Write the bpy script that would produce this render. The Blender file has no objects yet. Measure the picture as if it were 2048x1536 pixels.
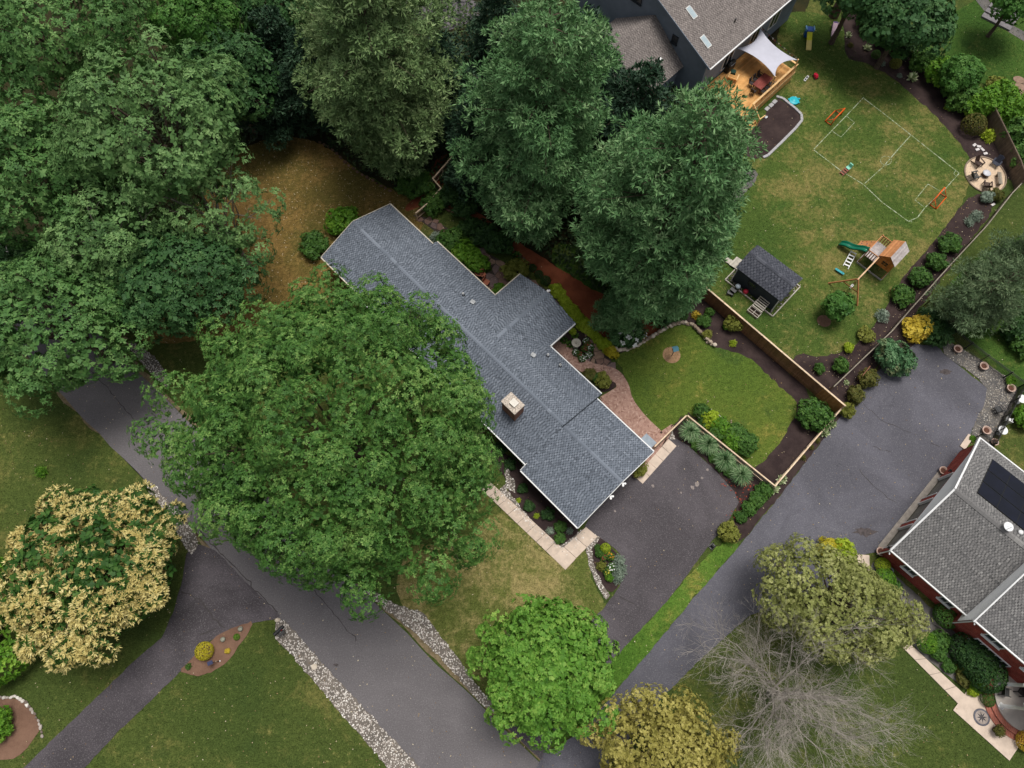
import bpy, math, random
import numpy as np
from mathutils import Vector, Matrix

random.seed(7)
RNG = np.random.default_rng(11)
R = math.radians
scene = bpy.context.scene
COL = scene.collection

# ------------------------------------------------------------------ camera
CAM_H, FPX, TILT = 60.0, 1420.0, R(20.8)
sA, cA = math.sin(TILT), math.cos(TILT)
cam_d = bpy.data.cameras.new('camera')
cam_d.sensor_width = 36.0
cam_d.lens = 36.0 * FPX / 2048.0
cam_d.clip_start = 0.5
cam_d.clip_end = 2000.0
cam = bpy.data.objects.new('camera', cam_d)
cam.location = (0, 0, CAM_H)
cam.rotation_euler = (TILT, 0, 0)
COL.objects.link(cam)
scene.camera = cam

# ------------------------------------------------------------------ sky, sun, exposure
SUN_EL, SUN_AZ = 75.0, 35.0          # azimuth measured from +Y towards +X
world = bpy.data.worlds.new('World')
scene.world = world
world.use_nodes = True
wn = world.node_tree.nodes
wl = world.node_tree.links
sky = wn.new('ShaderNodeTexSky')
sky.sky_type = 'NISHITA'
sky.sun_disc = False
sky.sun_elevation = R(SUN_EL)
sky.sun_rotation = R(SUN_AZ)
sky.dust_density = 4.0
sky.air_density = 1.0
hsv = wn.new('ShaderNodeHueSaturation')
hsv.inputs['Saturation'].default_value = 0.26     # bright even overcast
wl.new(sky.outputs[0], hsv.inputs['Color'])
wl.new(hsv.outputs[0], wn['Background'].inputs['Color'])
wn['Background'].inputs['Strength'].default_value = 0.085
sun_d = bpy.data.lights.new('sun', 'SUN')
sun_d.energy = 2.0
sun_d.angle = R(26)
sun_d.color = (1.0, 0.965, 0.90)
sun = bpy.data.objects.new('sun', sun_d)
sun.rotation_euler = (R(90 - SUN_EL), 0, R(180 - SUN_AZ))
sun.location = (0, 0, 90)
COL.objects.link(sun)
vs = scene.view_settings
scene.display_settings.display_device = 'sRGB'
vs.view_transform = 'Standard'
vs.look = 'None'
vs.gamma = 1.0
vs.use_curve_mapping = False
vs.exposure = 0.40
cy = scene.cycles
cy.max_bounces = 5
cy.diffuse_bounces = 3
cy.glossy_bounces = 2
cy.transmission_bounces = 3
cy.transparent_max_bounces = 4
cy.caustics_reflective = False
cy.caustics_refractive = False
cy.use_denoising = True


def G(px, py, z=0.0):
    """photo pixel -> world point on the level z"""
    x = (px - 1024) / FPX
    y = (768 - py) / FPX
    dy, dz = sA + y * cA, -cA + y * sA
    t = (CAM_H - z) / -dz
    return Vector((x * t, dy * t, z))


def PX(p):
    """world points (n,3) -> photo pixels"""
    dz = p[:, 2] - CAM_H
    f = p[:, 1] * sA - dz * cA
    u = p[:, 1] * cA + dz * sA
    return 1024 + FPX * p[:, 0] / f, 768 - FPX * u / f


def S(px, py, z=0.0):
    """metres per photo pixel at that level"""
    y = (768 - py) / FPX
    return (CAM_H - z) / (cA - y * sA) / FPX


# ------------------------------------------------------------------ node helpers
def lin(c):
    """sRGB 0-255 -> linear"""
    o = []
    for v in c:
        v = v / 255.0
        o.append(v / 12.92 if v <= 0.04045 else ((v + 0.055) / 1.055) ** 2.4)
    return (o[0], o[1], o[2], 1.0)


class N:
    def __init__(s, name, rough=0.85, spec=0.25):
        s.m = bpy.data.materials.new(name)
        s.m.use_nodes = True
        s.n = s.m.node_tree.nodes
        s.l = s.m.node_tree.links
        s.b = s.n['Principled BSDF']
        s.out = s.n['Material Output']
        s.b.inputs['Roughness'].default_value = rough
        s.b.inputs['Specular IOR Level'].default_value = spec
        s.pos = s.n.new('ShaderNodeNewGeometry').outputs['Position']

    def put(s, sock, v):
        if v is None:
            return
        if hasattr(v, 'links'):
            s.l.new(v, sock)
        else:
            sock.default_value = v

    def scaled(s, sc, rot=0.0, vec=None):
        k = s.n.new('ShaderNodeMapping')
        k.inputs['Scale'].default_value = sc
        k.inputs['Rotation'].default_value = (0, 0, rot)
        s.l.new(vec or s.pos, k.inputs[0])
        return k.outputs[0]

    def noise(s, scale, detail=3.0, rough=0.55, vec=None, dist=0.0):
        k = s.n.new('ShaderNodeTexNoise')
        k.inputs['Scale'].default_value = scale
        k.inputs['Detail'].default_value = detail
        k.inputs['Roughness'].default_value = rough
        k.inputs['Distortion'].default_value = dist
        s.l.new(vec or s.pos, k.inputs['Vector'])
        return k.outputs['Fac']

    def voro(s, scale, feature='F1', vec=None, rnd=1.0):
        k = s.n.new('ShaderNodeTexVoronoi')
        k.feature = feature
        k.inputs['Scale'].default_value = scale
        k.inputs['Randomness'].default_value = rnd
        s.l.new(vec or s.pos, k.inputs['Vector'])
        return k

    def mapr(s, v, a, b, c=0.0, d=1.0):
        k = s.n.new('ShaderNodeMapRange')
        k.interpolation_type = 'SMOOTHSTEP'
        s.put(k.inputs[0], v)
        for i, x in enumerate((a, b, c, d)):
            k.inputs[i + 1].default_value = x
        return k.outputs[0]

    def math(s, op, a, b=0.0):
        k = s.n.new('ShaderNodeMath')
        k.operation = op
        s.put(k.inputs[0], a)
        s.put(k.inputs[1], b)
        return k.outputs[0]

    def mix(s, f, a, b, mode='MIX'):
        k = s.n.new('ShaderNodeMix')
        k.data_type = 'RGBA'
        k.blend_type = mode
        s.put(k.inputs[0], f)
        s.put(k.inputs[6], a)
        s.put(k.inputs[7], b)
        return k.outputs[2]

    def attr(s, name):
        k = s.n.new('ShaderNodeAttribute')
        k.attribute_name = name
        return k.outputs['Fac']

    def ramp(s, f, stops):
        k = s.n.new('ShaderNodeValToRGB')
        e = k.color_ramp.elements
        while len(e) < len(stops):
            e.new(0.5)
        for i, (p, c) in enumerate(stops):
            e[i].position = p
            e[i].color = c
        s.put(k.inputs[0], f)
        return k.outputs[0]

    def bump(s, h, strength=0.5, dist=0.02):
        k = s.n.new('ShaderNodeBump')
        k.inputs['Strength'].default_value = strength
        k.inputs['Distance'].default_value = dist
        s.l.new(h, k.inputs['Height'])
        s.l.new(k.outputs[0], s.b.inputs['Normal'])

    def color(s, c):
        s.put(s.b.inputs['Base Color'], c)
        return s.m


def m_plain(name, rgb, rough=0.7, var=0.25, scale=3.0, spec=0.3, metal=0.0, bump=0.0):
    k = N(name, rough, spec)
    c = lin(rgb)
    dark = tuple(x * (1 - var) for x in c[:3]) + (1,)
    lite = tuple(min(1, x * (1 + var * 0.6)) for x in c[:3]) + (1,)
    f = k.noise(scale, 5.0, 0.65)
    col = k.mix(k.mapr(f, 0.3, 0.7), dark, lite)
    k.b.inputs['Metallic'].default_value = metal
    if bump:
        k.bump(k.noise(scale * 6, 3), bump, 0.02)
    return k.color(col)


def m_pieces(name, stops, rough=0.85, grain=40.0, gamt=0.25, spec=0.2, bump=0.0):
    """a piece takes its own tone from its attribute v"""
    k = N(name, rough, spec)
    c = k.ramp(k.attr('v'), [(p, lin(x)) for p, x in stops])
    g = k.mapr(k.noise(grain, 4, 0.7), 0.25, 0.75, 1 - gamt, 1 + gamt)
    cc = k.n.new('ShaderNodeCombineColor')
    for i in range(3):
        k.l.new(g, cc.inputs[i])
    if bump:
        k.bump(k.noise(grain, 4, 0.7), bump, 0.02)
    return k.color(k.mix(1.0, c, cc.outputs[0], 'MULTIPLY'))


def m_wood(name, rgb, rgb2, sc=(2, 2, 14), rough=0.75):
    k = N(name, rough, 0.25)
    oi = k.n.new('ShaderNodeObjectInfo').outputs['Random']
    f = k.noise(1.6, 5, 0.7, k.scaled(sc))
    f2 = k.noise(0.9, 3)
    c = k.mix(k.mapr(f, 0.3, 0.7), lin(rgb), lin(rgb2))
    d = k.math('ADD', k.math('MULTIPLY', oi, 0.35), k.math('MULTIPLY', f2, 0.5))
    d = k.math('ADD', d, 0.58)
    cc = k.n.new('ShaderNodeCombineColor')
    for i in range(3):
        k.l.new(d, cc.inputs[i])
    return k.color(k.mix(1.0, c, cc.outputs[0], 'MULTIPLY'))


def m_lawn(name, g1, g2, dry, dry_amt, seed=0.0, dark=None, straw=(176, 158, 104)):
    k = N(name, 0.95, 0.1)
    mp = k.n.new('ShaderNodeMapping')
    mp.inputs['Location'].default_value = (seed * 31.7, seed * 17.3, 0)
    mp.inputs['Scale'].default_value = (1, 1, 0)
    k.l.new(k.pos, mp.inputs[0])
    v = mp.outputs[0]
    big = k.noise(0.11, 4, 0.55, v)
    med = k.noise(0.55, 5, 0.65, v, 0.6)
    fine = k.noise(2.6, 5, 0.75, v)
    tiny = k.noise(9.0, 3, 0.8, v)
    c = k.mix(k.mapr(big, 0.35, 0.65), lin(g1), lin(g2))
    if dark:
        c = k.mix(k.mapr(k.noise(0.3, 4, 0.6, v), 0.52, 0.72, 0, 0.7), c, lin(dark))
    comb = k.math('ADD', k.math('MULTIPLY', big, 0.45), k.math('ADD', k.math('MULTIPLY', med, 0.4), k.math('MULTIPLY', fine, 0.28)))
    t = 0.565 + (0.5 - dry_amt) * 0.30
    c = k.mix(k.mapr(comb, t - 0.06, t + 0.10, 0, 0.85), c, lin(dry))
    c = k.mix(k.mapr(fine, 0.60, 0.76, 0, 0.40), c, lin(straw))
    g = k.math('ADD', k.mapr(tiny, 0.28, 0.72, 0.55, 1.38), k.mapr(fine, 0.28, 0.72, -0.22, 0.22))
    cc = k.n.new('ShaderNodeCombineColor')
    for i in range(3):
        k.l.new(g, cc.inputs[i])
    c = k.mix(1.0, c, cc.outputs[0], 'MULTIPLY')
    k.bump(tiny, 0.8, 0.05)
    return k.color(c)


def m_asphalt(name, rgb, var=0.18, crack=0.0, seed=0.0, along=None, patchy=0.5, crack_rgb=None):
    k = N(name, 0.9, 0.25)
    mp = k.n.new('ShaderNodeMapping')
    mp.inputs['Location'].default_value = (seed * 11.3, seed * 7.9, 0)
    k.l.new(k.pos, mp.inputs[0])
    v = mp.outputs[0]
    c0 = lin(rgb)
    dk = tuple(x * (1 - var * 1.6) for x in c0[:3]) + (1,)
    lt = tuple(x * (1 + var) for x in c0[:3]) + (1,)
    big = k.noise(0.16, 5, 0.6, v, 0.8)
    c = k.mix(k.mapr(big, 0.35, 0.68), dk, lt)
    st = k.noise(0.75, 6, 0.7, v, 0.4)
    c = k.mix(k.mapr(st, 0.50, 0.75, 0, patchy), c, dk)
    c = k.mix(k.mapr(k.noise(1.9, 6, 0.75, v, 1.2), 0.60, 0.75, 0, 0.30), c, lin((150, 146, 146)))
    if along is not None:           # wheel tracks and the lane joint, along the road
        w = k.scaled((0.03, 0.55, 1), along)
        c = k.mix(k.mapr(k.noise(1.0, 3, 0.5, w), 0.40, 0.66, 0, 0.50), c, dk)
    gr = k.noise(11.0, 4, 0.85, v)
    c = k.mix(k.mapr(gr, 0.52, 0.74, 0, 0.55), c, lin((162, 158, 158)))
    c = k.mix(k.mapr(gr, 0.28, 0.46, 0.50, 0.0), c, lin((34, 33, 36)))
    if crack:
        wv = k.n.new('ShaderNodeVectorMath')
        wv.operation = 'ADD'
        nz = k.n.new('ShaderNodeTexNoise')
        nz.inputs['Scale'].default_value = 0.7
        nz.inputs['Detail'].default_value = 5
        k.l.new(v, nz.inputs['Vector'])
        sc = k.n.new('ShaderNodeVectorMath')
        sc.operation = 'SCALE'
        sc.inputs['Scale'].default_value = 3.2
        k.l.new(nz.outputs['Color'], sc.inputs[0])
        k.l.new(v, wv.inputs[0])
        k.l.new(sc.outputs[0], wv.inputs[1])
        d = k.voro(0.20, 'DISTANCE_TO_EDGE', wv.outputs[0]).outputs['Distance']
        m = k.mapr(d, 0.0, 0.007, 0.75, 0.0)
        m = k.math('MULTIPLY', m, k.mapr(k.noise(0.23, 3, 0.5, v), 0.45, 0.6, 0, crack))
        c = k.mix(m, c, lin(crack_rgb or (30, 29, 32)))
    k.bump(gr, 0.35, 0.012)
    return k.color(c)


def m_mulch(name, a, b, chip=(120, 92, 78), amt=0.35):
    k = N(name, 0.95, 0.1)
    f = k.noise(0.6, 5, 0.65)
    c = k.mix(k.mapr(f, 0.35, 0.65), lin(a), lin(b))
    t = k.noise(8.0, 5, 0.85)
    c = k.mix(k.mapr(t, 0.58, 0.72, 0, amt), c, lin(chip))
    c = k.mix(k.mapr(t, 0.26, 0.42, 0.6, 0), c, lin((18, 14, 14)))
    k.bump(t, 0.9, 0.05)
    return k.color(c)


def m_leaf(name, dark, mid, lite, trans=0.25, patch=0.0, patch_rgb=None, rough=0.6):
    k = N(name, rough, 0.25)
    v = k.attr('v')
    n = k.noise(0.45, 3, 0.6)
    f = k.math('ADD', k.math('MULTIPLY', v, 0.72), k.math('MULTIPLY', n, 0.55))
    f = k.math('SUBTRACT', f, 0.13)
    c = k.ramp(f, [(0.12, lin(dark)), (0.5, lin(mid)), (0.92, lin(lite))])
    if patch_rgb:
        c = k.mix(k.mapr(k.noise(0.7, 2), 0.55, 0.68, 0, patch), c, lin(patch_rgb))
    k.color(c)
    if trans:
        t = k.n.new('ShaderNodeBsdfTranslucent')
        mx = k.n.new('ShaderNodeMixShader')
        mx.inputs[0].default_value = trans
        k.l.new(c, t.inputs['Color'])
        k.l.new(k.b.outputs[0], mx.inputs[1])
        k.l.new(t.outputs[0], mx.inputs[2])
        k.l.new(mx.outputs[0], k.out.inputs['Surface'])
    return k.m


# ------------------------------------------------------------------ mesh helpers
class MB:
    """collects shapes for ONE mesh object"""
    def __init__(s):
        s.v, s.f, s.a = [], [], []

    def add(s, vs, fs, a=0.5):
        o = len(s.v)
        s.v += [tuple(x) for x in vs]
        s.f += [tuple(i + o for i in f) for f in fs]
        s.a += [a] * len(fs)
        return s

    def hexa(s, p, a=0.5):
        """8 points: bottom ring 0-3, top ring 4-7 (counter-clockwise)"""
        return s.add(p, [(3, 2, 1, 0), (4, 5, 6, 7), (0, 1, 5, 4), (1, 2, 6, 5), (2, 3, 7, 6), (3, 0, 4, 7)], a)

    def box(s, c, d, rz=0.0, a=0.5, bev=0.0):
        x, y, z = d[0] / 2, d[1] / 2, d[2] / 2
        cr, sr = math.cos(rz), math.sin(rz)
        ring = [(-x, -y), (x, -y), (x, y), (-x, y)]
        if bev:
            b = bev
            ring = [(-x + b, -y), (x - b, -y), (x, -y + b), (x, y - b), (x - b, y), (-x + b, y), (-x, y - b), (-x, -y + b)]
        pts = [(c[0] + u * cr - w * sr, c[1] + u * sr + w * cr) for u, w in ring]
        return s.prism(pts, c[2] - z, c[2] + z, a)

    def prism(s, pts, z0, z1, a=0.5):
        n = len(pts)
        v = [(p[0], p[1], z0) for p in pts] + [(p[0], p[1], z1) for p in pts]
        f = [tuple(range(n - 1, -1, -1)), tuple(range(n, 2 * n))]
        f += [(i, (i + 1) % n, n + (i + 1) % n, n + i) for i in range(n)]
        return s.add(v, f, a)

    def bar(s, p, q, w, h=None, a=0.5, up=(0, 0, 1)):
        """square bar from p to q"""
        p, q = Vector(p), Vector(q)
        h = w if h is None else h
        d = (q - p).normalized()
        u = Vector(up)
        if abs(d.dot(u)) > 0.98:
            u = Vector((1, 0, 0))
        sd = d.cross(u).normalized()
        u = sd.cross(d).normalized()
        o = [(-w / 2, -h / 2), (w / 2, -h / 2), (w / 2, h / 2), (-w / 2, h / 2)]
        v = [p + sd * x + u * y for x, y in o] + [q + sd * x + u * y for x, y in o]
        return s.add(v, [(0, 1, 2, 3), (7, 6, 5, 4), (0, 4, 5, 1), (1, 5, 6, 2), (2, 6, 7, 3), (3, 7, 4, 0)], a)

    def tube(s, pts, rad, n=6, a=0.5, cap=True):
        pts = [Vector(p) for p in pts]
        if not hasattr(rad, '__len__'):
            rad = [rad] * len(pts)
        v, f = [], []
        ref = Vector((0.31, 0.17, 0.93))
        for i, p in enumerate(pts):
            d = (pts[min(i + 1, len(pts) - 1)] - pts[max(i - 1, 0)]).normalized()
            if abs(d.dot(ref)) > 0.97:
                x = d.cross(Vector((1, 0, 0))).normalized()
            else:
                x = d.cross(ref).normalized()
            y = d.cross(x)
            for k in range(n):
                t = 2 * math.pi * k / n
                v.append(p + (x * math.cos(t) + y * math.sin(t)) * rad[i])
        for i in range(len(pts) - 1):
            for k in range(n):
                f.append((i * n + k, i * n + (k + 1) % n, (i + 1) * n + (k + 1) % n, (i + 1) * n + k))
        if cap:
            f.append(tuple(range(n - 1, -1, -1)))
            f.append(tuple(range((len(pts) - 1) * n, len(pts) * n)))
        return s.add(v, f, a)

    def lathe(s, prof, n=16, c=(0, 0, 0), a=0.5):
        v, f = [], []
        for r, z in prof:
            for k in range(n):
                t = 2 * math.pi * k / n
                v.append((c[0] + r * math.cos(t), c[1] + r * math.sin(t), c[2] + z))
        for i in range(len(prof) - 1):
            for k in range(n):
                f.append((i * n + k, i * n + (k + 1) % n, (i + 1) * n + (k + 1) % n, (i + 1) * n + k))
        if prof[0][0] > 1e-4:
            f.append(tuple(range(n - 1, -1, -1)))
        if prof[-1][0] > 1e-4:
            f.append(tuple(range((len(prof) - 1) * n, len(prof) * n)))
        return s.add(v, f, a)

    def blob(s, c, r, a=0.5, seed=0, n=8, m=5, jit=0.18):
        """uneven stone"""
        rr = random.Random(seed)
        rx, ry, rz = r
        v = [(c[0], c[1], c[2] - rz)]
        for i in range(1, m):
            t = math.pi * i / m
            for k in range(n):
                p = 2 * math.pi * (k + 0.5 * (i % 2)) / n
                q = 1 + rr.uniform(-jit, jit)
                v.append((c[0] + rx * q * math.sin(t) * math.cos(p), c[1] + ry * q * math.sin(t) * math.sin(p), c[2] - rz * q * math.cos(t)))
        v.append((c[0], c[1], c[2] + rz))
        f = [(0, 1 + (k + 1) % n, 1 + k) for k in range(n)]
        for i in range(m - 2):
            for k in range(n):
                b = 1 + i * n
                f.append((b + k, b + (k + 1) % n, b + n + (k + 1) % n, b + n + k))
        b = 1 + (m - 2) * n
        f += [(b + k, b + (k + 1) % n, len(v) - 1) for k in range(n)]
        return s.add(v, f, a)

    def mesh(s, name, mat, smooth=False):
        me = bpy.data.meshes.new(name)
        me.from_pydata(s.v, [], s.f)
        if s.a and (min(s.a) != 0.5 or max(s.a) != 0.5):
            at = me.attributes.new('v', 'FLOAT', 'FACE')
            at.data.foreach_set('value', np.array(s.a, dtype=np.float32))
        me.materials.append(mat)
        if smooth:
            me.polygons.foreach_set('use_smooth', [True] * len(me.polygons))
        me.update()
        return me

    def obj(s, name, mat, parent=None, smooth=False, **kw):
        return link(name, s.mesh(name, mat, smooth), parent, **kw)


def tag(o, label=None, cat=None, group=None, kind=None):
    if label:
        o['label'] = label
    if cat:
        o['category'] = cat
    if group:
        o['group'] = group
    if kind:
        o['kind'] = kind
    return o


def link(name, data, parent=None, loc=None, rz=None, label=None, cat=None, group=None, kind=None, scale=None):
    o = bpy.data.objects.new(name, data)
    COL.objects.link(o)
    if parent:
        o.parent = parent
    if loc is not None:
        o.location = loc
    if rz is not None:
        o.rotation_euler = (0, 0, rz)
    if scale is not None:
        o.scale = scale if hasattr(scale, '__len__') else (scale,) * 3
    return tag(o, label, cat, group, kind)


def thing(name, label, cat, loc=(0, 0, 0), rz=0.0, group=None):
    return link(name, None, None, loc, rz, label, cat, group)


def copy_tree(o, loc, rz=0.0, label=None, group=None, scale=None, parent=None):
    c = o.copy()
    COL.objects.link(c)
    c.parent = parent
    if parent is None:
        c.location = loc
        c.rotation_euler = (0, 0, rz)
        if scale is not None:
            c.scale = scale if hasattr(scale, '__len__') else (scale,) * 3
        if label:
            c['label'] = label
        if group:
            c['group'] = group
    for ch in KIDS.get(o.name, ()):
        copy_tree(ch, None, parent=c)
    return c


KIDS = {}


def kids(o):
    """remember the parts of a prototype (children are looked up once)"""
    KIDS[o.name] = [x for x in COL.objects if x.parent == o]
    for x in KIDS[o.name]:
        kids(x)


def angle(p, q):
    return math.atan2(q[1] - p[1], q[0] - p[0])


# ------------------------------------------------------------------ outlines on the ground
def ground_poly(px, z=0.0, smooth=2, jit=0.0, step=0.5, seed=1):
    p = [G(x, y, z) for x, y in px]
    p = [(q.x, q.y) for q in p]
    for _ in range(smooth):                       # corner cutting
        o = []
        for i in range(len(p)):
            a, b = p[i], p[(i + 1) % len(p)]
            o.append((a[0] * .78 + b[0] * .22, a[1] * .78 + b[1] * .22))
            o.append((a[0] * .22 + b[0] * .78, a[1] * .22 + b[1] * .78))
        p = o
    if jit:
        rr = random.Random(seed)
        o = []
        for i in range(len(p)):
            a, b = p[i], p[(i + 1) % len(p)]
            L = math.hypot(b[0] - a[0], b[1] - a[1])
            k = max(1, int(L / step))
            for j in range(k):
                t = j / k
                o.append((a[0] + (b[0] - a[0]) * t + rr.gauss(0, jit), a[1] + (b[1] - a[1]) * t + rr.gauss(0, jit)))
        p = o
    return p


def inside(poly, x, y):
    poly = np.asarray(poly)
    r = np.zeros(len(x), bool)
    x0, y0 = poly[:, 0], poly[:, 1]
    x1, y1 = np.roll(x0, -1), np.roll(y0, -1)
    for i in range(len(poly)):
        if y0[i] == y1[i]:
            continue
        c = (y0[i] > y) != (y1[i] > y)
        xi = (x1[i] - x0[i]) * (y - y0[i]) / (y1[i] - y0[i]) + x0[i]
        r ^= c & (x < xi)
    return r


def scatter(poly, per_m2, rng, holes=()):
    p = np.asarray(poly)
    lo, hi = p.min(0), p.max(0)
    n = int((hi[0] - lo[0]) * (hi[1] - lo[1]) * per_m2)
    q = rng.random((n, 2)) * (hi - lo) + lo
    k = inside(poly, q[:, 0], q[:, 1])
    for h in holes:
        k &= ~inside(h, q[:, 0], q[:, 1])
    return q[k]


def sheet(name, poly, z, mat, kind='structure', label=None, parent=None, thick=0.0):
    b = MB()
    if thick:
        b.prism(poly, z - thick, z)
    else:
        b.add([(x, y, z) for x, y in poly], [tuple(range(len(poly)))])
    # keep faces pointing up
    me = b.mesh(name, mat)
    if not thick and me.polygons[0].normal.z < 0:
        me.flip_normals()
    return link(name, me, parent, label=label, kind=kind)


# ------------------------------------------------------------------ leaves
def quads(name, V, v, mat):
    """V: (n,4,3) quads, v: tone of each"""
    n = len(V)
    me = bpy.data.meshes.new(name)
    me.vertices.add(n * 4)
    me.vertices.foreach_set('co', V.reshape(-1).astype(np.float32))
    me.loops.add(n * 4)
    me.loops.foreach_set('vertex_index', np.arange(n * 4, dtype=np.int32))
    me.polygons.add(n)
    me.polygons.foreach_set('loop_start', np.arange(0, n * 4, 4, dtype=np.int32))
    try:
        me.polygons.foreach_set('loop_total', np.full(n, 4, dtype=np.int32))
    except Exception:
        pass
    at = me.attributes.new('v', 'FLOAT', 'FACE')
    at.data.foreach_set('value', v.astype(np.float32))
    me.materials.append(mat)
    me.update(calc_edges=True)
    return me


def unit(a):
    return a / np.maximum(np.linalg.norm(a, axis=-1, keepdims=True), 1e-6)


def leaf_quads(C, D, Nn, L, W):
    Sd = unit(np.cross(D, Nn)) * (W[:, None] * 0.5)
    mid = C + D * (L[:, None] * 0.5)
    tip = C + D * L[:, None]
    return np.stack([C, mid + Sd, tip, mid - Sd], 1)


def rosettes(T, Nn, tone, k, L, W, rng, lift=(0.0, 0.35), tone_var=0.35, nrm=0.22):
    """k leaves spread round each tuft"""
    m = len(T)
    ref = np.where(np.abs(Nn[:, 2:3]) > 0.9, np.array([[1.0, 0, 0]]), np.array([[0, 0, 1.0]]))
    t1 = unit(np.cross(Nn, ref))
    t2 = np.cross(Nn, t1)
    ph = (np.arange(k)[None, :] / k + rng.random((m, 1)) + rng.normal(0, 0.06, (m, k))) * 2 * np.pi
    up = rng.uniform(lift[0], lift[1], (m, k))
    D = np.cos(ph)[..., None] * t1[:, None] + np.sin(ph)[..., None] * t2[:, None] + up[..., None] * Nn[:, None]
    D = unit(D).reshape(-1, 3)
    NN = np.repeat(Nn, k, 0) + rng.normal(0, nrm, (m * k, 3))
    C = np.repeat(T, k, 0) + rng.normal(0, 0.25, (m * k, 3)) * (L * 0.35)
    LL = L * rng.uniform(0.7, 1.25, m * k)
    WW = W * rng.uniform(0.75, 1.25, m * k)
    v = np.repeat(tone, k) * (1 - tone_var) + rng.random(m * k) * tone_var
    return leaf_quads(C, D, unit(NN), LL, WW), v


def fib_dirs(n, rng, zmin=-0.2, flat=False):
    i = np.arange(n) + 0.5
    z = 1 - (1 - zmin) * i / n
    if flat:                      # even over the crown as seen from above, plus a skirt below the rim
        z = np.where(i < 0.74 * n, np.sqrt(np.maximum(0, 1 - i / (0.74 * n))), zmin + (0.35 - zmin) * (i / n - 0.74) / 0.26)
    ph = i * 2.399963 + rng.random() * 6.28
    r = np.sqrt(np.maximum(0, 1 - z * z))
    d = np.stack([r * np.cos(ph), r * np.sin(ph), z], 1)
    return unit(d + rng.normal(0, 0.05 if flat else 0.10, d.shape))


def low_noise(d, rng, amp=0.15, k=5):
    """smooth bumps over directions, for uneven outlines"""
    f = np.zeros(len(d))
    for _ in range(k):
        a = unit(rng.normal(0, 1, (1, 3)))[0]
        f += np.sin((d @ a) * rng.uniform(2, 5) + rng.random() * 6.28)
    return f * amp / math.sqrt(k)


def lobe_tufts(C, r, out, n, rng, squash=0.8, keep=-0.25, up=0.22):
    """tufts on the outer side of each lobe: returns centres, normals, lobe index"""
    m = len(C)
    d = unit(rng.normal(0, 1, (m, n, 3)))
    ok = ((d * out[:, None]).sum(-1) > keep) | (d[..., 2] > 0.15)
    d[..., 2] *= 1.0
    off = d * r[:, None, None] * rng.uniform(0.80, 1.06, (m, n, 1))
    off[..., 2] *= squash
    P = C[:, None] + off
    idx = np.repeat(np.arange(m)[:, None], n, 1)
    Nn = unit(d + np.array([0, 0, up]) + out[:, None] * 0.15)
    return P[ok], Nn[ok], idx[ok]

# ================================================================== materials
MAT = {}
MAT['lawn_front'] = m_lawn('lawn_front', (64, 78, 36), (76, 87, 41), (108, 104, 58), 0.30, 1.0, dark=(56, 72, 34))
MAT['lawn_dry'] = m_lawn('lawn_dry', (86, 96, 46), (102, 106, 54), (146, 132, 88), 0.50, 2.0)
MAT['lawn_inner'] = m_lawn('lawn_inner', (78, 98, 38), (92, 106, 43), (130, 120, 60), 0.30, 3.0, dark=(58, 80, 38))
MAT['lawn_play'] = m_lawn('lawn_play', (66, 86, 37), (80, 96, 43), (124, 114, 68), 0.40, 4.0, dark=(60, 86, 38))
MAT['lawn_brown'] = m_lawn('lawn_brown', (98, 88, 46), (116, 96, 52), (140, 112, 66), 0.5, 5.0, dark=(82, 82, 40), straw=(164, 138, 92))
MAT['lawn_strip'] = m_lawn('lawn_strip', (66, 100, 34), (88, 116, 46), (126, 120, 60), 0.25, 6.0, dark=(50, 84, 28))
MAT['lawn_lush'] = m_lawn('lawn_lush', (50, 78, 30), (66, 92, 38), (96, 100, 50), 0.24, 7.0, dark=(40, 66, 26))  # lush turf, a deeper green of its own
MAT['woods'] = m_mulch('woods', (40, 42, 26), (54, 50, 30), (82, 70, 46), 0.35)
MAT['mulch'] = m_mulch('mulch', (52, 42, 42), (68, 56, 54), (120, 98, 92), 0.28)
MAT['mulch_red'] = m_mulch('mulch_red', (120, 66, 46), (140, 80, 56), (168, 112, 82), 0.4)
MAT['mulch_tan'] = m_mulch('mulch_tan', (110, 84, 70), (126, 98, 82), (156, 128, 108), 0.4)
MAT['gravel_bed'] = m_mulch('gravel_bed', (104, 98, 92), (122, 114, 106), (168, 160, 150), 0.5)
MAT['gravel_grey'] = m_mulch('gravel_grey', (92, 90, 90), (110, 106, 102), (168, 162, 152), 0.6)
MAT['sand'] = m_plain('sand', (208, 184, 158), 0.95, 0.15, 6.0, 0.1, bump=0.4)
MAT['verge'] = m_plain('verge', (122, 108, 84), 0.95, 0.35, 3.0, 0.1, bump=0.4)
MAT['dirt'] = m_plain('dirt', (160, 128, 98), 0.95, 0.3, 4.0, 0.1, bump=0.4)
ROAD_A = R(-41.4)
MAT['road'] = m_asphalt('road', (104, 100, 102), 0.08, 0.25, 1.0, along=-ROAD_A, patchy=0.25)
MAT['drive'] = m_asphalt('drive', (81, 76, 80), 0.16, 0.25, 2.0, patchy=0.4)
MAT['drive_right'] = m_asphalt('drive_right', (91, 90, 98), 0.13, 0.55, 3.0, patchy=0.4)
MAT['drive_left'] = m_asphalt('drive_left', (76, 71, 75), 0.2, 0.6, 4.0, patchy=0.5)
MAT['joint'] = m_plain('joint', (70, 62, 56), 0.95, 0.3, 8.0)
MAT['soil'] = m_plain('soil', (70, 55, 46), 0.95, 0.4, 6.0, bump=0.5)

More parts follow.
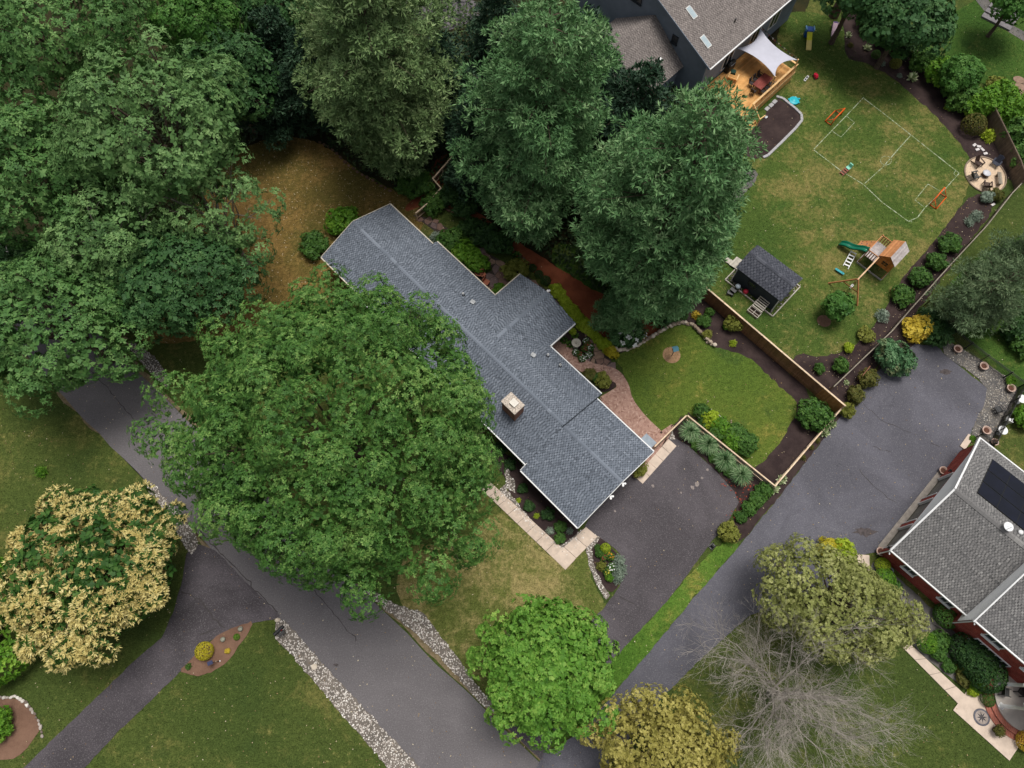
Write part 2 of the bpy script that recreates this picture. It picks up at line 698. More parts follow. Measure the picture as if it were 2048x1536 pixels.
# ================================================================== the ground
b = MB()
b.add([(-400, -300, -0.02), (400, -300, -0.02), (400, 500, -0.02), (-400, 500, -0.02)], [(0, 1, 2, 3)])
b.obj('ground', MAT['lawn_front'], kind='structure')
Z1, Z2, Z3, Z4, Z5 = 0.0, 0.006, 0.012, 0.018, 0.024

LAWN = {}


def lawn(key, px, mat, z=Z1, **kw):
    p = ground_poly(px, 0, kw.get('smooth', 2), kw.get('jit', 0.05), 0.35, len(key))
    LAWN[key] = (p, mat)
    return sheet('lawn', p, z, MAT[mat])


# woodland floor under the trees along the top
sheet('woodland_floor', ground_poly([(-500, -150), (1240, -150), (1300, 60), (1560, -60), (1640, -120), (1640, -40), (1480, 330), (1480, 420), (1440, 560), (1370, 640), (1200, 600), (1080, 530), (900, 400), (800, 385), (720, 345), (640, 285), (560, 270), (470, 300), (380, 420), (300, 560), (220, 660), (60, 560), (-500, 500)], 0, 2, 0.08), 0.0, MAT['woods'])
lawn('brown', [(470, 300), (560, 268), (640, 285), (690, 320), (740, 360), (800, 385), (860, 430), (790, 560), (600, 640), (300, 700), (250, 640), (330, 520), (400, 400)], 'lawn_brown', Z2)
lawn('play', [(1560, 30), (1610, 20), (1680, 40), (1700, 80), (1720, 120), (1770, 150), (1830, 190), (1880, 240), (1930, 290), (1945, 330), (1930, 400), (1880, 470), (1800, 560), (1760, 640), (1700, 700), (1640, 716), (1600, 708), (1575, 735), (1500, 675), (1400, 588), (1430, 470), (1480, 330), (1500, 250), (1540, 180)], 'lawn_play', Z2)
lawn('front', [(800, 1090), (930, 1080), (1000, 1010), (1125, 1140), (1175, 1090), (1180, 1150), (1205, 1200), (1215, 1210), (1130, 1310), (1040, 1440), (975, 1385), (860, 1270), (790, 1200)], 'lawn_dry', Z2)
lawn('strip', [(1445, 1080), (1482, 1082), (1455, 1120), (1380, 1205), (1310, 1290), (1290, 1320), (1240, 1370), (1180, 1440), (1110, 1495), (1092, 1492), (1150, 1420), (1240, 1300), (1320, 1215)], 'lawn_strip', Z2, jit=0.08)
lawn('far_right', [(1900, 10), (2200, -80), (2400, 400), (2060, 230), (2010, 180), (1950, 165), (1880, 110)], 'lawn_lush', Z2)
lawn('side', [(1870, 600), (1960, 500), (2200, 420), (2250, 900), (2070, 820), (1950, 700)], 'lawn_lush', Z2)
lawn('behind', [(1100, 530), (1180, 580), (1240, 650), (1230, 560), (1180, 500), (1110, 480)], 'lawn_lush', Z2)

# mulch beds
BED = {}


def bed(key, px, mat, z, jit=0.05, smooth=2):
    p = ground_poly(px, 0, smooth, jit, 0.4, len(key) + 3)
    BED[key] = p
    return sheet('mulch_bed', p, z, MAT[mat])


bed('inner', [(1360, 640), (1350, 560), (1400, 592), (1672, 824), (1545, 975), (1500, 940), (1430, 870), (1225, 710), (1290, 670)], 'mulch', Z2, smooth=1)
bed('outer', [(1680, 822), (1570, 732), (1600, 706), (1640, 715), (1700, 700), (1760, 640), (1800, 560), (1880, 470), (1930, 400), (1960, 385), (2010, 390), (1850, 600), (1790, 690), (1720, 770)], 'mulch', Z3, smooth=1)
bed('outside', [(1700, 795), (1730, 768), (1790, 690), (1850, 610), (1890, 660), (1830, 690), (1745, 752), (1680, 835), (1560, 992), (1482, 1085), (1445, 1085), (1480, 1010), (1455, 965), (1375, 885), (1345, 885), (1330, 870), (1370, 825), (1545, 972)], 'mulch', Z1 + 0.003, smooth=1)
bed('top', [(1680, 25), (1690, 60), (1688, 105), (1700, 120), (1730, 125), (1780, 150), (1835, 200), (1885, 245), (1930, 300), (1945, 330), (2045, 370), (1990, 250), (1900, 170), (1790, 80), (1710, 20)], 'mulch', Z3, smooth=1)
bed('deck', [(1520, 245), (1552, 196), (1570, 202), (1602, 232), (1600, 245), (1540, 310), (1500, 320), (1470, 280)], 'mulch', Z4, smooth=1)
bed('path', [(800, 430), (870, 400), (960, 450), (1090, 560), (1130, 610), (1240, 700), (1300, 680), (1370, 640), (1340, 620), (1220, 600), (1090, 520), (960, 430), (870, 350), (900, 300), (870, 320), (840, 380)], 'mulch_red', Z3, smooth=1)
bed('front', [(960, 880), (1045, 925), (1165, 1060), (1140, 1092), (1118, 1090), (1060, 1040), (1020, 990), (1010, 955)], 'mulch', Z3, smooth=1)
bed('corner', [(1172, 1072), (1200, 1075), (1235, 1105), (1248, 1140), (1240, 1170), (1222, 1190), (1200, 1160), (1182, 1120)], 'mulch', Z5, smooth=1)
bed('island', [(510, 1243), (490, 1275), (455, 1325), (420, 1348), (385, 1352), (355, 1345), (395, 1305), (430, 1275), (470, 1252)], 'mulch_tan', Z5)
bed('round', [(-60, 1400), (30, 1393), (60, 1410), (85, 1455), (40, 1520), (-60, 1520)], 'mulch_tan', Z3)
bed('bird', [(1105, 693), (1135, 660), (1165, 660), (1180, 682), (1186, 708), (1172, 722), (1158, 720)], 'mulch', Z5, smooth=1)
bed('nook', [(1165, 745), (1230, 760), (1234, 772), (1222, 780), (1205, 786), (1190, 770)], 'mulch', Z5, smooth=1)
bed('brick_house', [(1762, 1118), (1790, 1150), (1900, 1250), (2010, 1360), (1985, 1430), (1960, 1400), (1815, 1290), (1745, 1160), (1740, 1130)], 'gravel_grey', Z3, smooth=1)
bed('grill', [(1470, 345), (1505, 335), (1520, 352), (1480, 400), (1450, 420), (1430, 390)], 'gravel_grey', Z4, smooth=1)
p = [(math.cos(t) * 0.82, math.sin(t) * 0.82) for t in np.linspace(0, 6.283, 26)[:-1]]
c = G(1343, 710)
sheet('feeder_ring', [(c.x + x, c.y + y) for x, y in p], Z5, MAT['dirt'])
c = G(1648, 642)
sheet('mulch_ring', [(c.x + x * 0.8, c.y + y * 0.75) for x, y in p], Z4, MAT['mulch_tan'])
lawn('inner', [(1225, 715), (1250, 700), (1285, 686), (1330, 655), (1370, 645), (1390, 655), (1420, 692), (1475, 705), (1510, 725), (1550, 765), (1592, 800), (1595, 822), (1580, 850), (1560, 885), (1530, 920), (1505, 940), (1400, 840), (1372, 822), (1325, 872), (1290, 835), (1258, 790), (1250, 745)], 'lawn_inner', Z4, smooth=1)

# ---- road and driveways
r0, r1 = G(125, 785), G(840, 1536)
q0, q1 = G(318, 785), G(1095, 1536)


def ext(a, c, s):
    return (a.x + (c.x - a.x) * s, a.y + (c.y - a.y) * s)


def rough_edge(p, q, rng, n=90, j=0.05):
    o, w = [], 0.0
    for i in range(n):
        t = i / (n - 1)
        w = w * 0.7 + rng.gauss(0, j)
        o.append((p[0] + (q[0] - p[0]) * t + w * 0.7, p[1] + (q[1] - p[1]) * t + w))
    return o


rr = random.Random(3)
road_poly = rough_edge(ext(r0, r1, -1.1), ext(r0, r1, 2.2), rr) + rough_edge(ext(q0, q1, 2.2), ext(q0, q1, -1.1), rr)
sheet('road', road_poly, Z3, MAT['road'])
# worn sandy edge beside the asphalt
for nm, (a, c2), off in (('verge', (r0, r1), -0.22), ('verge', (q0, q1), 0.22)):
    d = (c2 - a).normalized()
    n2 = Vector((-d.y, d.x, 0))
    if off < 0:
        n2 = -n2
    e = [ext(a, c2, -1.1), ext(a, c2, 2.2)]
    o = rough_edge(e[0], e[1], rr, 160, 0.06) + rough_edge((e[1][0] + n2.x * .28, e[1][1] + n2.y * .28), (e[0][0] + n2.x * .28, e[0][1] + n2.y * .28), rr, 160, 0.10)
    sheet('verge', o, Z3 - 0.004, MAT['verge'])
DRIVE = {}


def drive(key, px, mat, z, smooth=0):
    p = ground_poly(px, 0, smooth, 0.025, 0.4, len(key))
    DRIVE[key] = p
    return sheet('driveway', p, z, MAT[mat])


drive('main', [(1168, 1060), (1180, 1066), (1215, 1085), (1240, 1108), (1248, 1140), (1240, 1172), (1205, 1218), (1130, 1300), (1035, 1430), (1000, 1440), (1090, 1530), (1100, 1490), (1150, 1422), (1245, 1298), (1340, 1195), (1418, 1090), (1455, 1045), (1478, 1005), (1470, 985), (1430, 940), (1375, 890), (1340, 870), (1200, 960)], 'drive', Z4)
drive('right', [(1060, 1560), (1090, 1500), (1115, 1497), (1180, 1445), (1240, 1372), (1310, 1290), (1380, 1205), (1480, 1090), (1560, 992), (1682, 832), (1745, 750), (1830, 688), (1876, 692), (1884, 705), (1900, 718), (1976, 778), (1981, 784), (1978, 792), (1942, 865), (1925, 900), (1757, 1104), (1712, 1112), (1650, 1180), (1500, 1230), (1400, 1320), (1300, 1420), (1200, 1560)], 'drive_right', Z5)
drive('left', [(388, 1085), (430, 1100), (560, 1232), (545, 1240), (510, 1245), (460, 1258), (420, 1282), (360, 1345), (230, 1470), (110, 1600), (-20, 1600), (135, 1450), (280, 1312), (325, 1275), (350, 1215), (365, 1160), (372, 1110)], 'drive_left', Z4)

# concrete and gravel areas
SLAB = m_plain('concrete', (196, 178, 162), 0.9, 0.14, 2.2, 0.2, bump=0.25)
SLAB2 = m_plain('concrete_pale', (202, 184, 168), 0.9, 0.12, 1.6, 0.2, bump=0.25)


def slab_path(name, corners, n, mat, z=0.05, gap=0.03, skip=()):
    """a row of concrete slabs from edge (a,b) to edge (d,c): each slab is a piece"""
    a, b_, c_, d_ = [G(*p) for p in corners]
    root = link(name, None, kind='structure')
    jb = MB().add([(p.x, p.y, 0.028) for p in (a, b_, c_, d_)], [(0, 1, 2, 3)])
    me = jb.mesh('joint_bed', MAT['joint'])
    if me.polygons[0].normal.z < 0:
        me.flip_normals()
    link('joint_bed', me, root)
    L = (d_ - a).length
    for i in range(n):
        t0, t1 = i / n + gap / L / 2, (i + 1) / n - gap / L / 2
        pts = [a.lerp(d_, t0), b_.lerp(c_, t0), b_.lerp(c_, t1), a.lerp(d_, t1)]
        h = z + random.uniform(-0.006, 0.006)
        q = MB()
        v = [(p.x, p.y, 0.0) for p in pts] + [(p.x, p.y, h) for p in pts]
        q.hexa(v)
        me = q.mesh('slab', mat)
        link('slab', me, root)
    return root


slab_path('front_path', [(960, 976), (979, 963), (1150, 1120), (1131, 1140)], 9, SLAB, 0.06)
slab_path('front_path', [(1106, 1115), (1131, 1138), (1195, 1073), (1172, 1054)], 3, SLAB2, 0.075)
slab_path('garage_path', [(1285, 968), (1270, 955), (1337, 878), (1353, 892)], 5, SLAB2, 0.06)
slab_path('house_walk', [(1800, 1290), (1822, 1290), (2035, 1488), (2013, 1506)], 7, SLAB2, 0.06)
slab_path('side_walk', [(1740, 1172), (1715, 1172), (1710, 1108), (1738, 1110)], 1, SLAB2, 0.06)

# ---- herringbone brick walk: fine pieces laid as one surface
PAVER = m_pieces('paver_brick', [(0, (140, 106, 94)), (0.4, (164, 130, 116)), (0.75, (178, 144, 130)), (1, (190, 160, 146))], 0.9, 30, 0.22)


def brick_field(name, poly, rot, z=0.05):
    cr, sr = math.cos(rot), math.sin(rot)
    loc = [(x * cr + y * sr, -x * sr + y * cr) for x, y in poly]
    xs, ys = [p[0] for p in loc], [p[1] for p in loc]
    w, h, g = 0.105, 0.21, 0.008
    bb = MB()
    cand = []
    for i in range(int(min(xs) / w) - 4, int(max(xs) / w) + 4):
        for j in range(int(min(ys) / w) - 4, int(max(ys) / w) + 4):
            k = (i - j) % 4
            if k == 0:
                cand.append((i * w + w, j * w + w / 2, 2 * w, w))
            elif k == 3:
                cand.append((i * w + w / 2, j * w + w, w, 2 * w))
    A = np.array(cand)
    gx, gy = A[:, 0] * cr - A[:, 1] * sr, A[:, 0] * sr + A[:, 1] * cr
    ok = inside(poly, gx, gy)
    rg = random.Random(4)
    for (x, y, a1, a2), u, v in zip(A[ok], gx[ok], gy[ok]):
        bb.box((u, v, z / 2 + rg.uniform(-.003, .003)), (a1 - g, a2 - g, z), rot, min(1, max(0, rg.gauss(0.55, 0.24))))
    for i in range(len(poly)):           # soldier course along the edge
        a_, c_ = Vector(poly[i]), Vector(poly[(i + 1) % len(poly)])
        L = (c_ - a_).length
        for j in range(max(1, int(L / 0.112))):
            p_ = a_.lerp(c_, (j + .5) / max(1, int(L / 0.112)))
            bb.box((p_.x, p_.y, z / 2 + 0.003), (0.104, 0.2, z), math.atan2(c_.y - a_.y, c_.x - a_.x), min(1, max(0, rg.gauss(0.5, 0.2))))
    root = sheet(name, poly, 0.03, MAT['joint'])
    bb.obj('brick_surface', PAVER, root, kind='stuff')
    return root


pave = ground_poly([(1128, 676), (1150, 706), (1180, 728), (1220, 735), (1240, 745), (1256, 770), (1262, 798), (1290, 835), (1326, 868), (1333, 880), (1318, 905), (1300, 900), (1195, 800), (1225, 782), (1236, 775), (1232, 762), (1190, 752), (1160, 742), (1100, 700), (1112, 682)], 0, 1)
brick_field('brick_walk', pave, R(-1))
pave2 = ground_poly([(1318, 868), (1345, 850), (1340, 866), (1296, 945), (1270, 955), (1262, 945)], 0, 0)
brick_field('brick_apron', pave2, R(44))

# ---- flagstones: every stone a piece, cut from a Voronoi pattern
FLAG = [m_plain('flagstone_%s' % n, c, 0.9, 0.22, 3.0, 0.15, bump=0.4) for n, c in (('brown', (128, 102, 92)), ('tan', (142, 118, 102)), ('grey', (118, 100, 98)))]


def clip(poly, a, n):
    o = []
    for i in range(len(poly)):
        p, q = poly[i], poly[(i + 1) % len(poly)]
        dp, dq = (p[0] - a[0]) * n[0] + (p[1] - a[1]) * n[1], (q[0] - a[0]) * n[0] + (q[1] - a[1]) * n[1]
        if dp <= 0:
            o.append(p)
        if dp * dq < 0:
            t = dp / (dp - dq)
            o.append((p[0] + (q[0] - p[0]) * t, p[1] + (q[1] - p[1]) * t))
    return o


def flagstones(name, poly, size, seed, gap=0.05):
    root = sheet(name, poly, 0.020, MAT['joint'])
    rg = np.random.default_rng(seed)
    p = np.asarray(poly)
    lo, hi = p.min(0), p.max(0)
    pts = []
    y = lo[1]
    row = 0
    while y < hi[1]:
        x = lo[0] + (row % 2) * size * 0.5
        while x < hi[0]:
            pts.append((x + rg.normal(0, size * .2), y + rg.normal(0, size * .2)))
            x += size * rg.uniform(0.85, 1.35)
        y += size * 0.8
        row += 1
    pts = np.array(pts)
    ok = inside(poly, pts[:, 0], pts[:, 1])
    for i in np.nonzero(ok)[0]:
        c = pts[i]
        cell = [(c[0] - size, c[1] - size), (c[0] + size, c[1] - size), (c[0] + size, c[1] + size), (c[0] - size, c[1] + size)]
        for j in range(len(pts)):
            d = pts[j] - c
            L = math.hypot(*d)
            if 0 < L < size * 2.2 and len(cell) > 2:
                cell = clip(cell, (c + d / 2 - d / L * gap / 2), d / L)
        if len(cell) < 3:
            continue
        m = np.array(cell)
        k = inside(poly, m[:, 0], m[:, 1])
        if not k.all():           # pull overhanging corners towards the stone's middle
            cell = [tuple(q if kk else c + (q - c) * 0.55) for q, kk in zip(m, k)]
        h = 0.045 + rg.uniform(-.008, .008)
        MB().prism(cell, 0.0, h).obj('stone', FLAG[int(rg.integers(0, 3))], root)
    return root


flagstones('flagstone_patio', ground_poly([(835, 430), (870, 440), (930, 480), (985, 512), (1045, 545), (1130, 606), (1152, 645), (1180, 668), (1215, 705), (1228, 735), (1200, 733), (1160, 718), (1187, 712), (1186, 690), (1165, 655), (1135, 640), (1040, 550), (1020, 575), (990, 600), (950, 560), (985, 540), (975, 520), (880, 470), (825, 430)], 0, 0), 0.85, 5)

# ---- loose pale gravel: pebbles as one mass per strip
PEBBLE = m_pieces('pebble', [(0, (112, 100, 92)), (0.3, (168, 158, 150)), (0.65, (204, 196, 188)), (1, (236, 232, 226))], 0.85, 30, 0.12)
STONE = m_pieces('edging_stone', [(0, (140, 124, 108)), (0.5, (180, 164, 146)), (1, (212, 200, 184))], 0.9, 18, 0.2)
pebble_protos = []
for i in range(5):
    q = MB().blob((0, 0, 0), (0.07, 0.055, 0.04), 0.5, i, 5, 4, 0.25)
    pebble_protos.append((np.array(q.v), [f for f in q.f]))


def pebbles(name, poly, per_m2, seed, size=1.0, mat=None, base=None):
    sheet('gravel_base', poly, Z5 + 0.004, base or MAT['gravel_bed'])
    rg = np.random.default_rng(seed)
    q = scatter(poly, per_m2, rg)
    vs_, fs, at, o = [], [], [], 0
    for i, (x, y) in enumerate(q):
        v, f = pebble_protos[i % 5]
        t = rg.random() * 6.28
        s_ = size * rg.uniform(0.6, 1.35)
        c1, s1 = math.cos(t) * s_, math.sin(t) * s_
        w = np.stack([v[:, 0] * c1 - v[:, 1] * s1 + x, v[:, 0] * s1 + v[:, 1] * c1 + y, v[:, 2] * s_ + 0.04], 1)
        vs_.append(w)
        fs += [tuple(k + o for k in ff) for ff in f]
        at += [float(np.clip(rg.normal(0.6, 0.22), 0, 1))] * len(f)
        o += len(v)
    bb = MB()
    bb.v = [tuple(x) for x in np.concatenate(vs_)]
    bb.f, bb.a = fs, at
    return bb.obj(name, mat or PEBBLE, kind='stuff')


pebbles('gravel_strip', ground_poly([(548, 1262), (552, 1243), (566, 1238), (578, 1250), (640, 1322), (740, 1428), (842, 1536), (900, 1600), (800, 1600), (776, 1536), (700, 1448), (640, 1378), (575, 1300), (550, 1278)], 0, 1, 0.05, 0.3), 62, 1, 0.8)
pebbles('gravel_strip', ground_poly([(740, 1180), (810, 1218), (845, 1222), (875, 1265), (920, 1320), (950, 1365), (985, 1405), (1000, 1425), (980, 1420), (950, 1395), (900, 1335), (840, 1275), (785, 1230), (720, 1180)], 0, 1, 0.05, 0.3), 62, 2, 0.8)
pebbles('gravel_strip', ground_poly([(258, 682), (280, 690), (310, 715), (345, 765), (330, 775), (290, 735), (262, 700)], 0, 1, 0.05, 0.3), 62, 3, 0.8)
pebbles('gravel_strip', ground_poly([(300, 960), (360, 1030), (398, 1075), (388, 1108), (372, 1100), (345, 1050), (320, 1010), (290, 970)], 0, 1, 0.05, 0.3), 62, 4, 0.8)
pebbles('gravel_border', ground_poly([(1010, 975), (1030, 985), (1030, 960), (1018, 950), (1022, 930), (1010, 935), (1012, 968), (990, 985), (1060, 1055), (1135, 1112), (1158, 1090), (1178, 1072), (1166, 1058), (1140, 1078), (1118, 1092), (1062, 1040)], 0, 0, 0.03, 0.3), 60, 5, 0.85)
pebbles('gravel_border', ground_poly([(1180, 1082), (1172, 1095), (1178, 1130), (1190, 1165), (1212, 1200), (1220, 1192), (1200, 1160), (1186, 1125), (1184, 1098), (1200, 1075), (1190, 1068)], 0, 0, 0.03, 0.3), 75, 6, 0.8)
pebbles('gravel_border', ground_poly([(1345, 865), (1352, 880), (1340, 878), (1334, 862)], 0, 0, 0.03, 0.3), 70, 7, 0.9)
gp = ground_poly([(1882, 686), (1900, 682), (2000, 745), (2036, 775), (2030, 800), (1985, 880), (1975, 900), (1958, 890), (1938, 868), (1980, 785), (1950, 750), (1890, 712)], 0, 1, 0.03, 0.4)
pebbles('grey_gravel', gp, 70, 8, 0.75, m_pieces('grey_pebble', [(0, (70, 68, 68)), (0.4, (122, 116, 110)), (0.8, (160, 152, 142)), (1, (204, 198, 188))], 0.9, 30, 0.12), MAT['gravel_grey'])


def stone_row(name, label, px, step, size, seed, mat=None, z=0.0, cat='stone edging', courses=1, group=None):
    """row of single stones along a line; every stone is a part"""
    pts = [G(*p) for p in px]
    root = thing(name, label, cat, (pts[0].x, pts[0].y, 0), 0, group)
    rg = random.Random(seed)
    protos = [MB().blob((0, 0, 0), (0.5, 0.42, 0.36), 0.2 + 0.15 * i, seed + i, 7, 5, 0.16).mesh('stone', mat or STONE) for i in range(5)]
    for i in range(len(pts) - 1):
        a, c_ = pts[i], pts[i + 1]
        L = (c_ - a).length
        k = max(1, int(L / step))
        for j in range(k):
            for cc in range(courses):
                p = a.lerp(c_, (j + (0.5 if cc else 0)) / k)
                s_ = size * rg.uniform(0.75, 1.25)
                link('stone', protos[rg.randrange(5)], root, (p.x - pts[0].x + rg.gauss(0, .03), p.y - pts[0].y + rg.gauss(0, .03), s_ * 0.22 + cc * size * 0.6), angle(a, c_) + rg.gauss(0, 0.2), scale=(s_ * rg.uniform(0.9, 1.4), s_, s_ * .9))
    return root


stone_row('stone_edging', 'low wall of pale stones curving along the upper side of the fenced lawn', [(1212, 690), (1235, 704), (1262, 698), (1300, 676), (1335, 655), (1365, 646), (1385, 652), (1402, 668), (1415, 685), (1430, 694)], 0.34, 0.42, 1, courses=2)
stone_row('stone_edging', 'single row of white stones round the reddish mulch bed', [(-20, 1396), (0, 1395), (30, 1393), (52, 1405), (70, 1428), (82, 1455), (85, 1480)], 0.24, 0.27, 2, mat=PEBBLE)
stone_row('stone_edging', 'long stone border between dark pine trees and the red mulch', [(862, 402), (905, 425), (960, 452), (1000, 480), (1040, 512), (1090, 560), (1120, 590), (1160, 630), (1195, 672), (1212, 690)], 0.5, 0.40, 3, mat=m_pieces('brown_stone', [(0, (92, 72, 60)), (1, (140, 112, 94))], 0.9, 18, 0.2))
stone_row('stone_edging', 'curved row of stones along the edge of the brown back lawn', [(640, 285), (665, 300), (690, 325), (715, 345), (745, 362), (780, 382), (800, 386)], 0.55, 0.36, 4, mat=bpy.data.materials['brown_stone'])

# ---- painted field lines on the play lawn (worn turf paint)
LINE = N('field_paint', 0.95, 0.1)
_f = LINE.noise(4.0, 4, 0.75)
LINE = LINE.color(LINE.mix(LINE.mapr(_f, 0.42, 0.60), lin((176, 184, 160)), lin((104, 120, 72))))
fl = MB()


def fline(px, w=0.085):
    pts = [G(*p, 0.02) for p in px]
    for i in range(len(pts) - 1):
        a, c_ = pts[i], pts[i + 1]
        k = max(1, int((c_ - a).length / 0.6))
        for j in range(k):
            p, q = a.lerp(c_, j / k), a.lerp(c_, (j + 1) / k)
            d = (q - p).normalized()
            n_ = Vector((-d.y, d.x, 0)) * w * random.uniform(0.35, 0.55)
            fl.add([p - n_, q - n_, q + n_, p + n_], [(0, 1, 2, 3)])


fline([(1728, 194), (1692, 232), (1660, 265), (1628, 298)])
fline([(1628, 300), (1680, 340), (1727, 369), (1765, 405), (1816, 442), (1824, 444)])
fline([(1728, 197), (1765, 225), (1822, 270), (1870, 308), (1918, 346)])
fline([(1918, 347), (1890, 378), (1850, 415), (1835, 435), (1818, 442)])
fline([(1822, 270), (1795, 300), (1765, 335), (1727, 369)])
fline([(1693, 232), (1709, 245), (1682, 274), (1664, 262)], 0.06)
fline([(1880, 382), (1856, 368), (1830, 400), (1848, 414)], 0.06)
cc = [(1772 + 11 * math.cos(t), 321 + 9 * math.sin(t)) for t in np.linspace(0, 6.283, 14)]
fline(cc, 0.05)
cc = [(1914 + 6 * math.cos(t), 347 + 5 * math.sin(t)) for t in np.linspace(1.5, 4.7, 7)]
fline(cc, 0.05)
fl.obj('field_line', LINE, kind='structure')

# ---- worn marks, stains and the joint on the drives
mk = MB()
STAIN = m_plain('pale_stain', (138, 128, 124), 0.95, 0.35, 7.0)
for i, (x, y, r_) in enumerate(((1385, 975, 0.20), (1394, 968, 0.22), (1306, 972, 0.14), (1415, 940, 0.13), (1404, 956, 0.12), (1220, 996, 0.13), (1230, 1022, 0.1), (1362, 985, .1))):
    c = G(x, y)
    b = MB()
    pts = [(c.x + r_ * random.uniform(.6, 1.2) * math.cos(t), c.y + r_ * random.uniform(.6, 1.2) * math.sin(t)) for t in np.linspace(0, 6.28, 12)[:-1]]
    mk.add([(x_, y_, 0.024) for x_, y_ in pts], [tuple(range(len(pts)))])
mk.obj('pale_spot', STAIN, kind='structure')
CRACK = m_plain('crack_seal', (62, 58, 58), 0.8, 0.3, 5.0)
ck = MB()


def crack(px, w, z):
    rg = random.Random(int(px[0][0]))
    pts = []
    for i in range(len(px) - 1):
        a, c_ = G(*px[i], z), G(*px[i + 1], z)
        k = max(2, int((c_ - a).length / 0.35))
        pts += [a.lerp(c_, j / k) + Vector((rg.gauss(0, .05), rg.gauss(0, .05), 0)) for j in range(k)]
    for a, c_ in zip(pts[:-1], pts[1:]):
        d = (c_ - a).normalized()
        n_ = Vector((-d.y, d.x, 0)) * w * rg.uniform(.3, .7)
        ck.add([a - n_, c_ - n_, c_ + n_, a + n_], [(0, 1, 2, 3)])


crack([(160, 720), (210, 770), (260, 830), (300, 870)], 0.05, 0.020)
crack([(400, 1062), (440, 1105), (500, 1165), (550, 1220), (560, 1232)], 0.07, 0.024)
crack([(600, 1150), (680, 1240), (720, 1290)], 0.05, 0.020)
crack([(1240, 1192), (1265, 1208), (1288, 1224)], 0.06, 0.026)
crack([(362, 1182), (400, 1200), (440, 1250), (452, 1262)], 0.10, 0.026)
crack([(400, 1270), (440, 1250)], 0.10, 0.026)
crack([(1860, 884), (1890, 898)], 0.05, 0.032)
crack([(1745, 892), (1770, 900), (1790, 902)], 0.04, 0.032)
crack([(1720, 940), (1745, 970), (1775, 995), (1800, 1010)], 0.05, 0.032)
crack([(1700, 780), (1760, 840), (1830, 870)], 0.04, 0.032)
ck.obj('asphalt_crack', CRACK, kind='structure')
oil = MB()
for x, y, r_ in ((1728, 1063, 1.0), (1891, 745, 0.7), (672, 1330, 0.25)):
    c = G(x, y)
    pts = [(c.x + r_ * random.uniform(.5, 1.2) * math.cos(t), c.y + .45 * r_ * random.uniform(.5, 1.2) * math.sin(t)) for t in np.linspace(0, 6.28, 18)[:-1]]
    oil.add([(x_, y_, 0.030) for x_, y_ in pts], [tuple(range(len(pts)))])
oil.obj('oil_stain', m_plain('oil', (74, 66, 66), 0.7, 0.45, 4.0), kind='structure')

# ================================================================== buildings
SH_GREY = m_pieces('shingle_grey', [(0, (64, 69, 77)), (0.3, (84, 90, 99)), (0.65, (112, 119, 130)), (1, (134, 141, 152))], 0.92, 30, 0.25)
SH_DARK = m_pieces('shingle_charcoal', [(0, (42, 44, 52)), (0.4, (62, 64, 72)), (1, (92, 94, 102))], 0.92, 30, 0.25)
SH_BROWN = m_pieces('shingle_brown', [(0, (84, 78, 76)), (0.35, (110, 103, 100)), (0.7, (134, 126, 122)), (1, (152, 143, 138))], 0.92, 30, 0.25)
SH_BRICK = m_pieces('shingle_weathered', [(0, (70, 70, 70)), (0.35, (96, 95, 95)), (0.7, (120, 118, 117)), (1, (146, 144, 142))], 0.92, 30, 0.25)
WHITE = m_plain('white_trim', (226, 226, 226), 0.5, 0.08, 1.5)
CREAM = m_plain('cream_trim', (206, 196, 178), 0.6, 0.12, 2.0)
SIDING = m_plain('siding_tan', (150, 140, 128), 0.8, 0.12, 2.0)
SIDING_BLUE = m_plain('siding_blue_grey', (122, 132, 146), 0.8, 0.1, 1.0)
GLASS = m_plain('window_glass', (44, 50, 56), 0.12, 0.2, 1.0, 0.6)
METAL_BLACK = m_plain('black_metal', (26, 27, 29), 0.45, 0.2, 4.0, 0.5)
METAL_GREY = m_plain('grey_metal', (146, 156, 166), 0.4, 0.15, 3.0, 0.5)
SKYGLASS = m_plain('skylight_glass', (168, 184, 190), 0.15, 0.1, 2.0, 0.6)


def m_brick_wall(name, a, b_, mortar):
    k = N(name, 0.9, 0.15)
    t = k.n.new('ShaderNodeTexBrick')
    t.inputs['Scale'].default_value = 1.0
    t.inputs['Brick Width'].default_value = 0.22
    t.inputs['Row Height'].default_value = 0.075
    t.inputs['Mortar Size'].default_value = 0.008
    t.inputs['Color1'].default_value = lin(a)
    t.inputs['Color2'].default_value = lin(b_)
    t.inputs['Mortar'].default_value = lin(mortar)
    tc = k.n.new('ShaderNodeTexCoord')
    sp = k.n.new('ShaderNodeSeparateXYZ')
    cb = k.n.new('ShaderNodeCombineXYZ')
    k.l.new(tc.outputs['Object'], sp.inputs[0])
    k.l.new(k.math('ADD', sp.outputs['X'], sp.outputs['Y']), cb.inputs[0])
    k.l.new(sp.outputs['Z'], cb.inputs[1])
    k.l.new(cb.outputs[0], t.inputs['Vector'])
    n = k.mapr(k.noise(1.2, 4), 0.3, 0.7, 0.75, 1.2)
    cc = k.n.new('ShaderNodeCombineColor')
    for i in range(3):
        k.l.new(n, cc.inputs[i])
    k.bump(t.outputs['Fac'], -0.4, 0.01)
    return k.color(k.mix(1.0, t.outputs['Color'], cc.outputs[0], 'MULTIPLY'))


BRICK_RED = m_brick_wall('brick_red', (142, 46, 40), (158, 60, 50), (160, 118, 106))
BRICK_BROWN = m_brick_wall('brick_brown', (112, 74, 62), (128, 88, 74), (140, 120, 106))


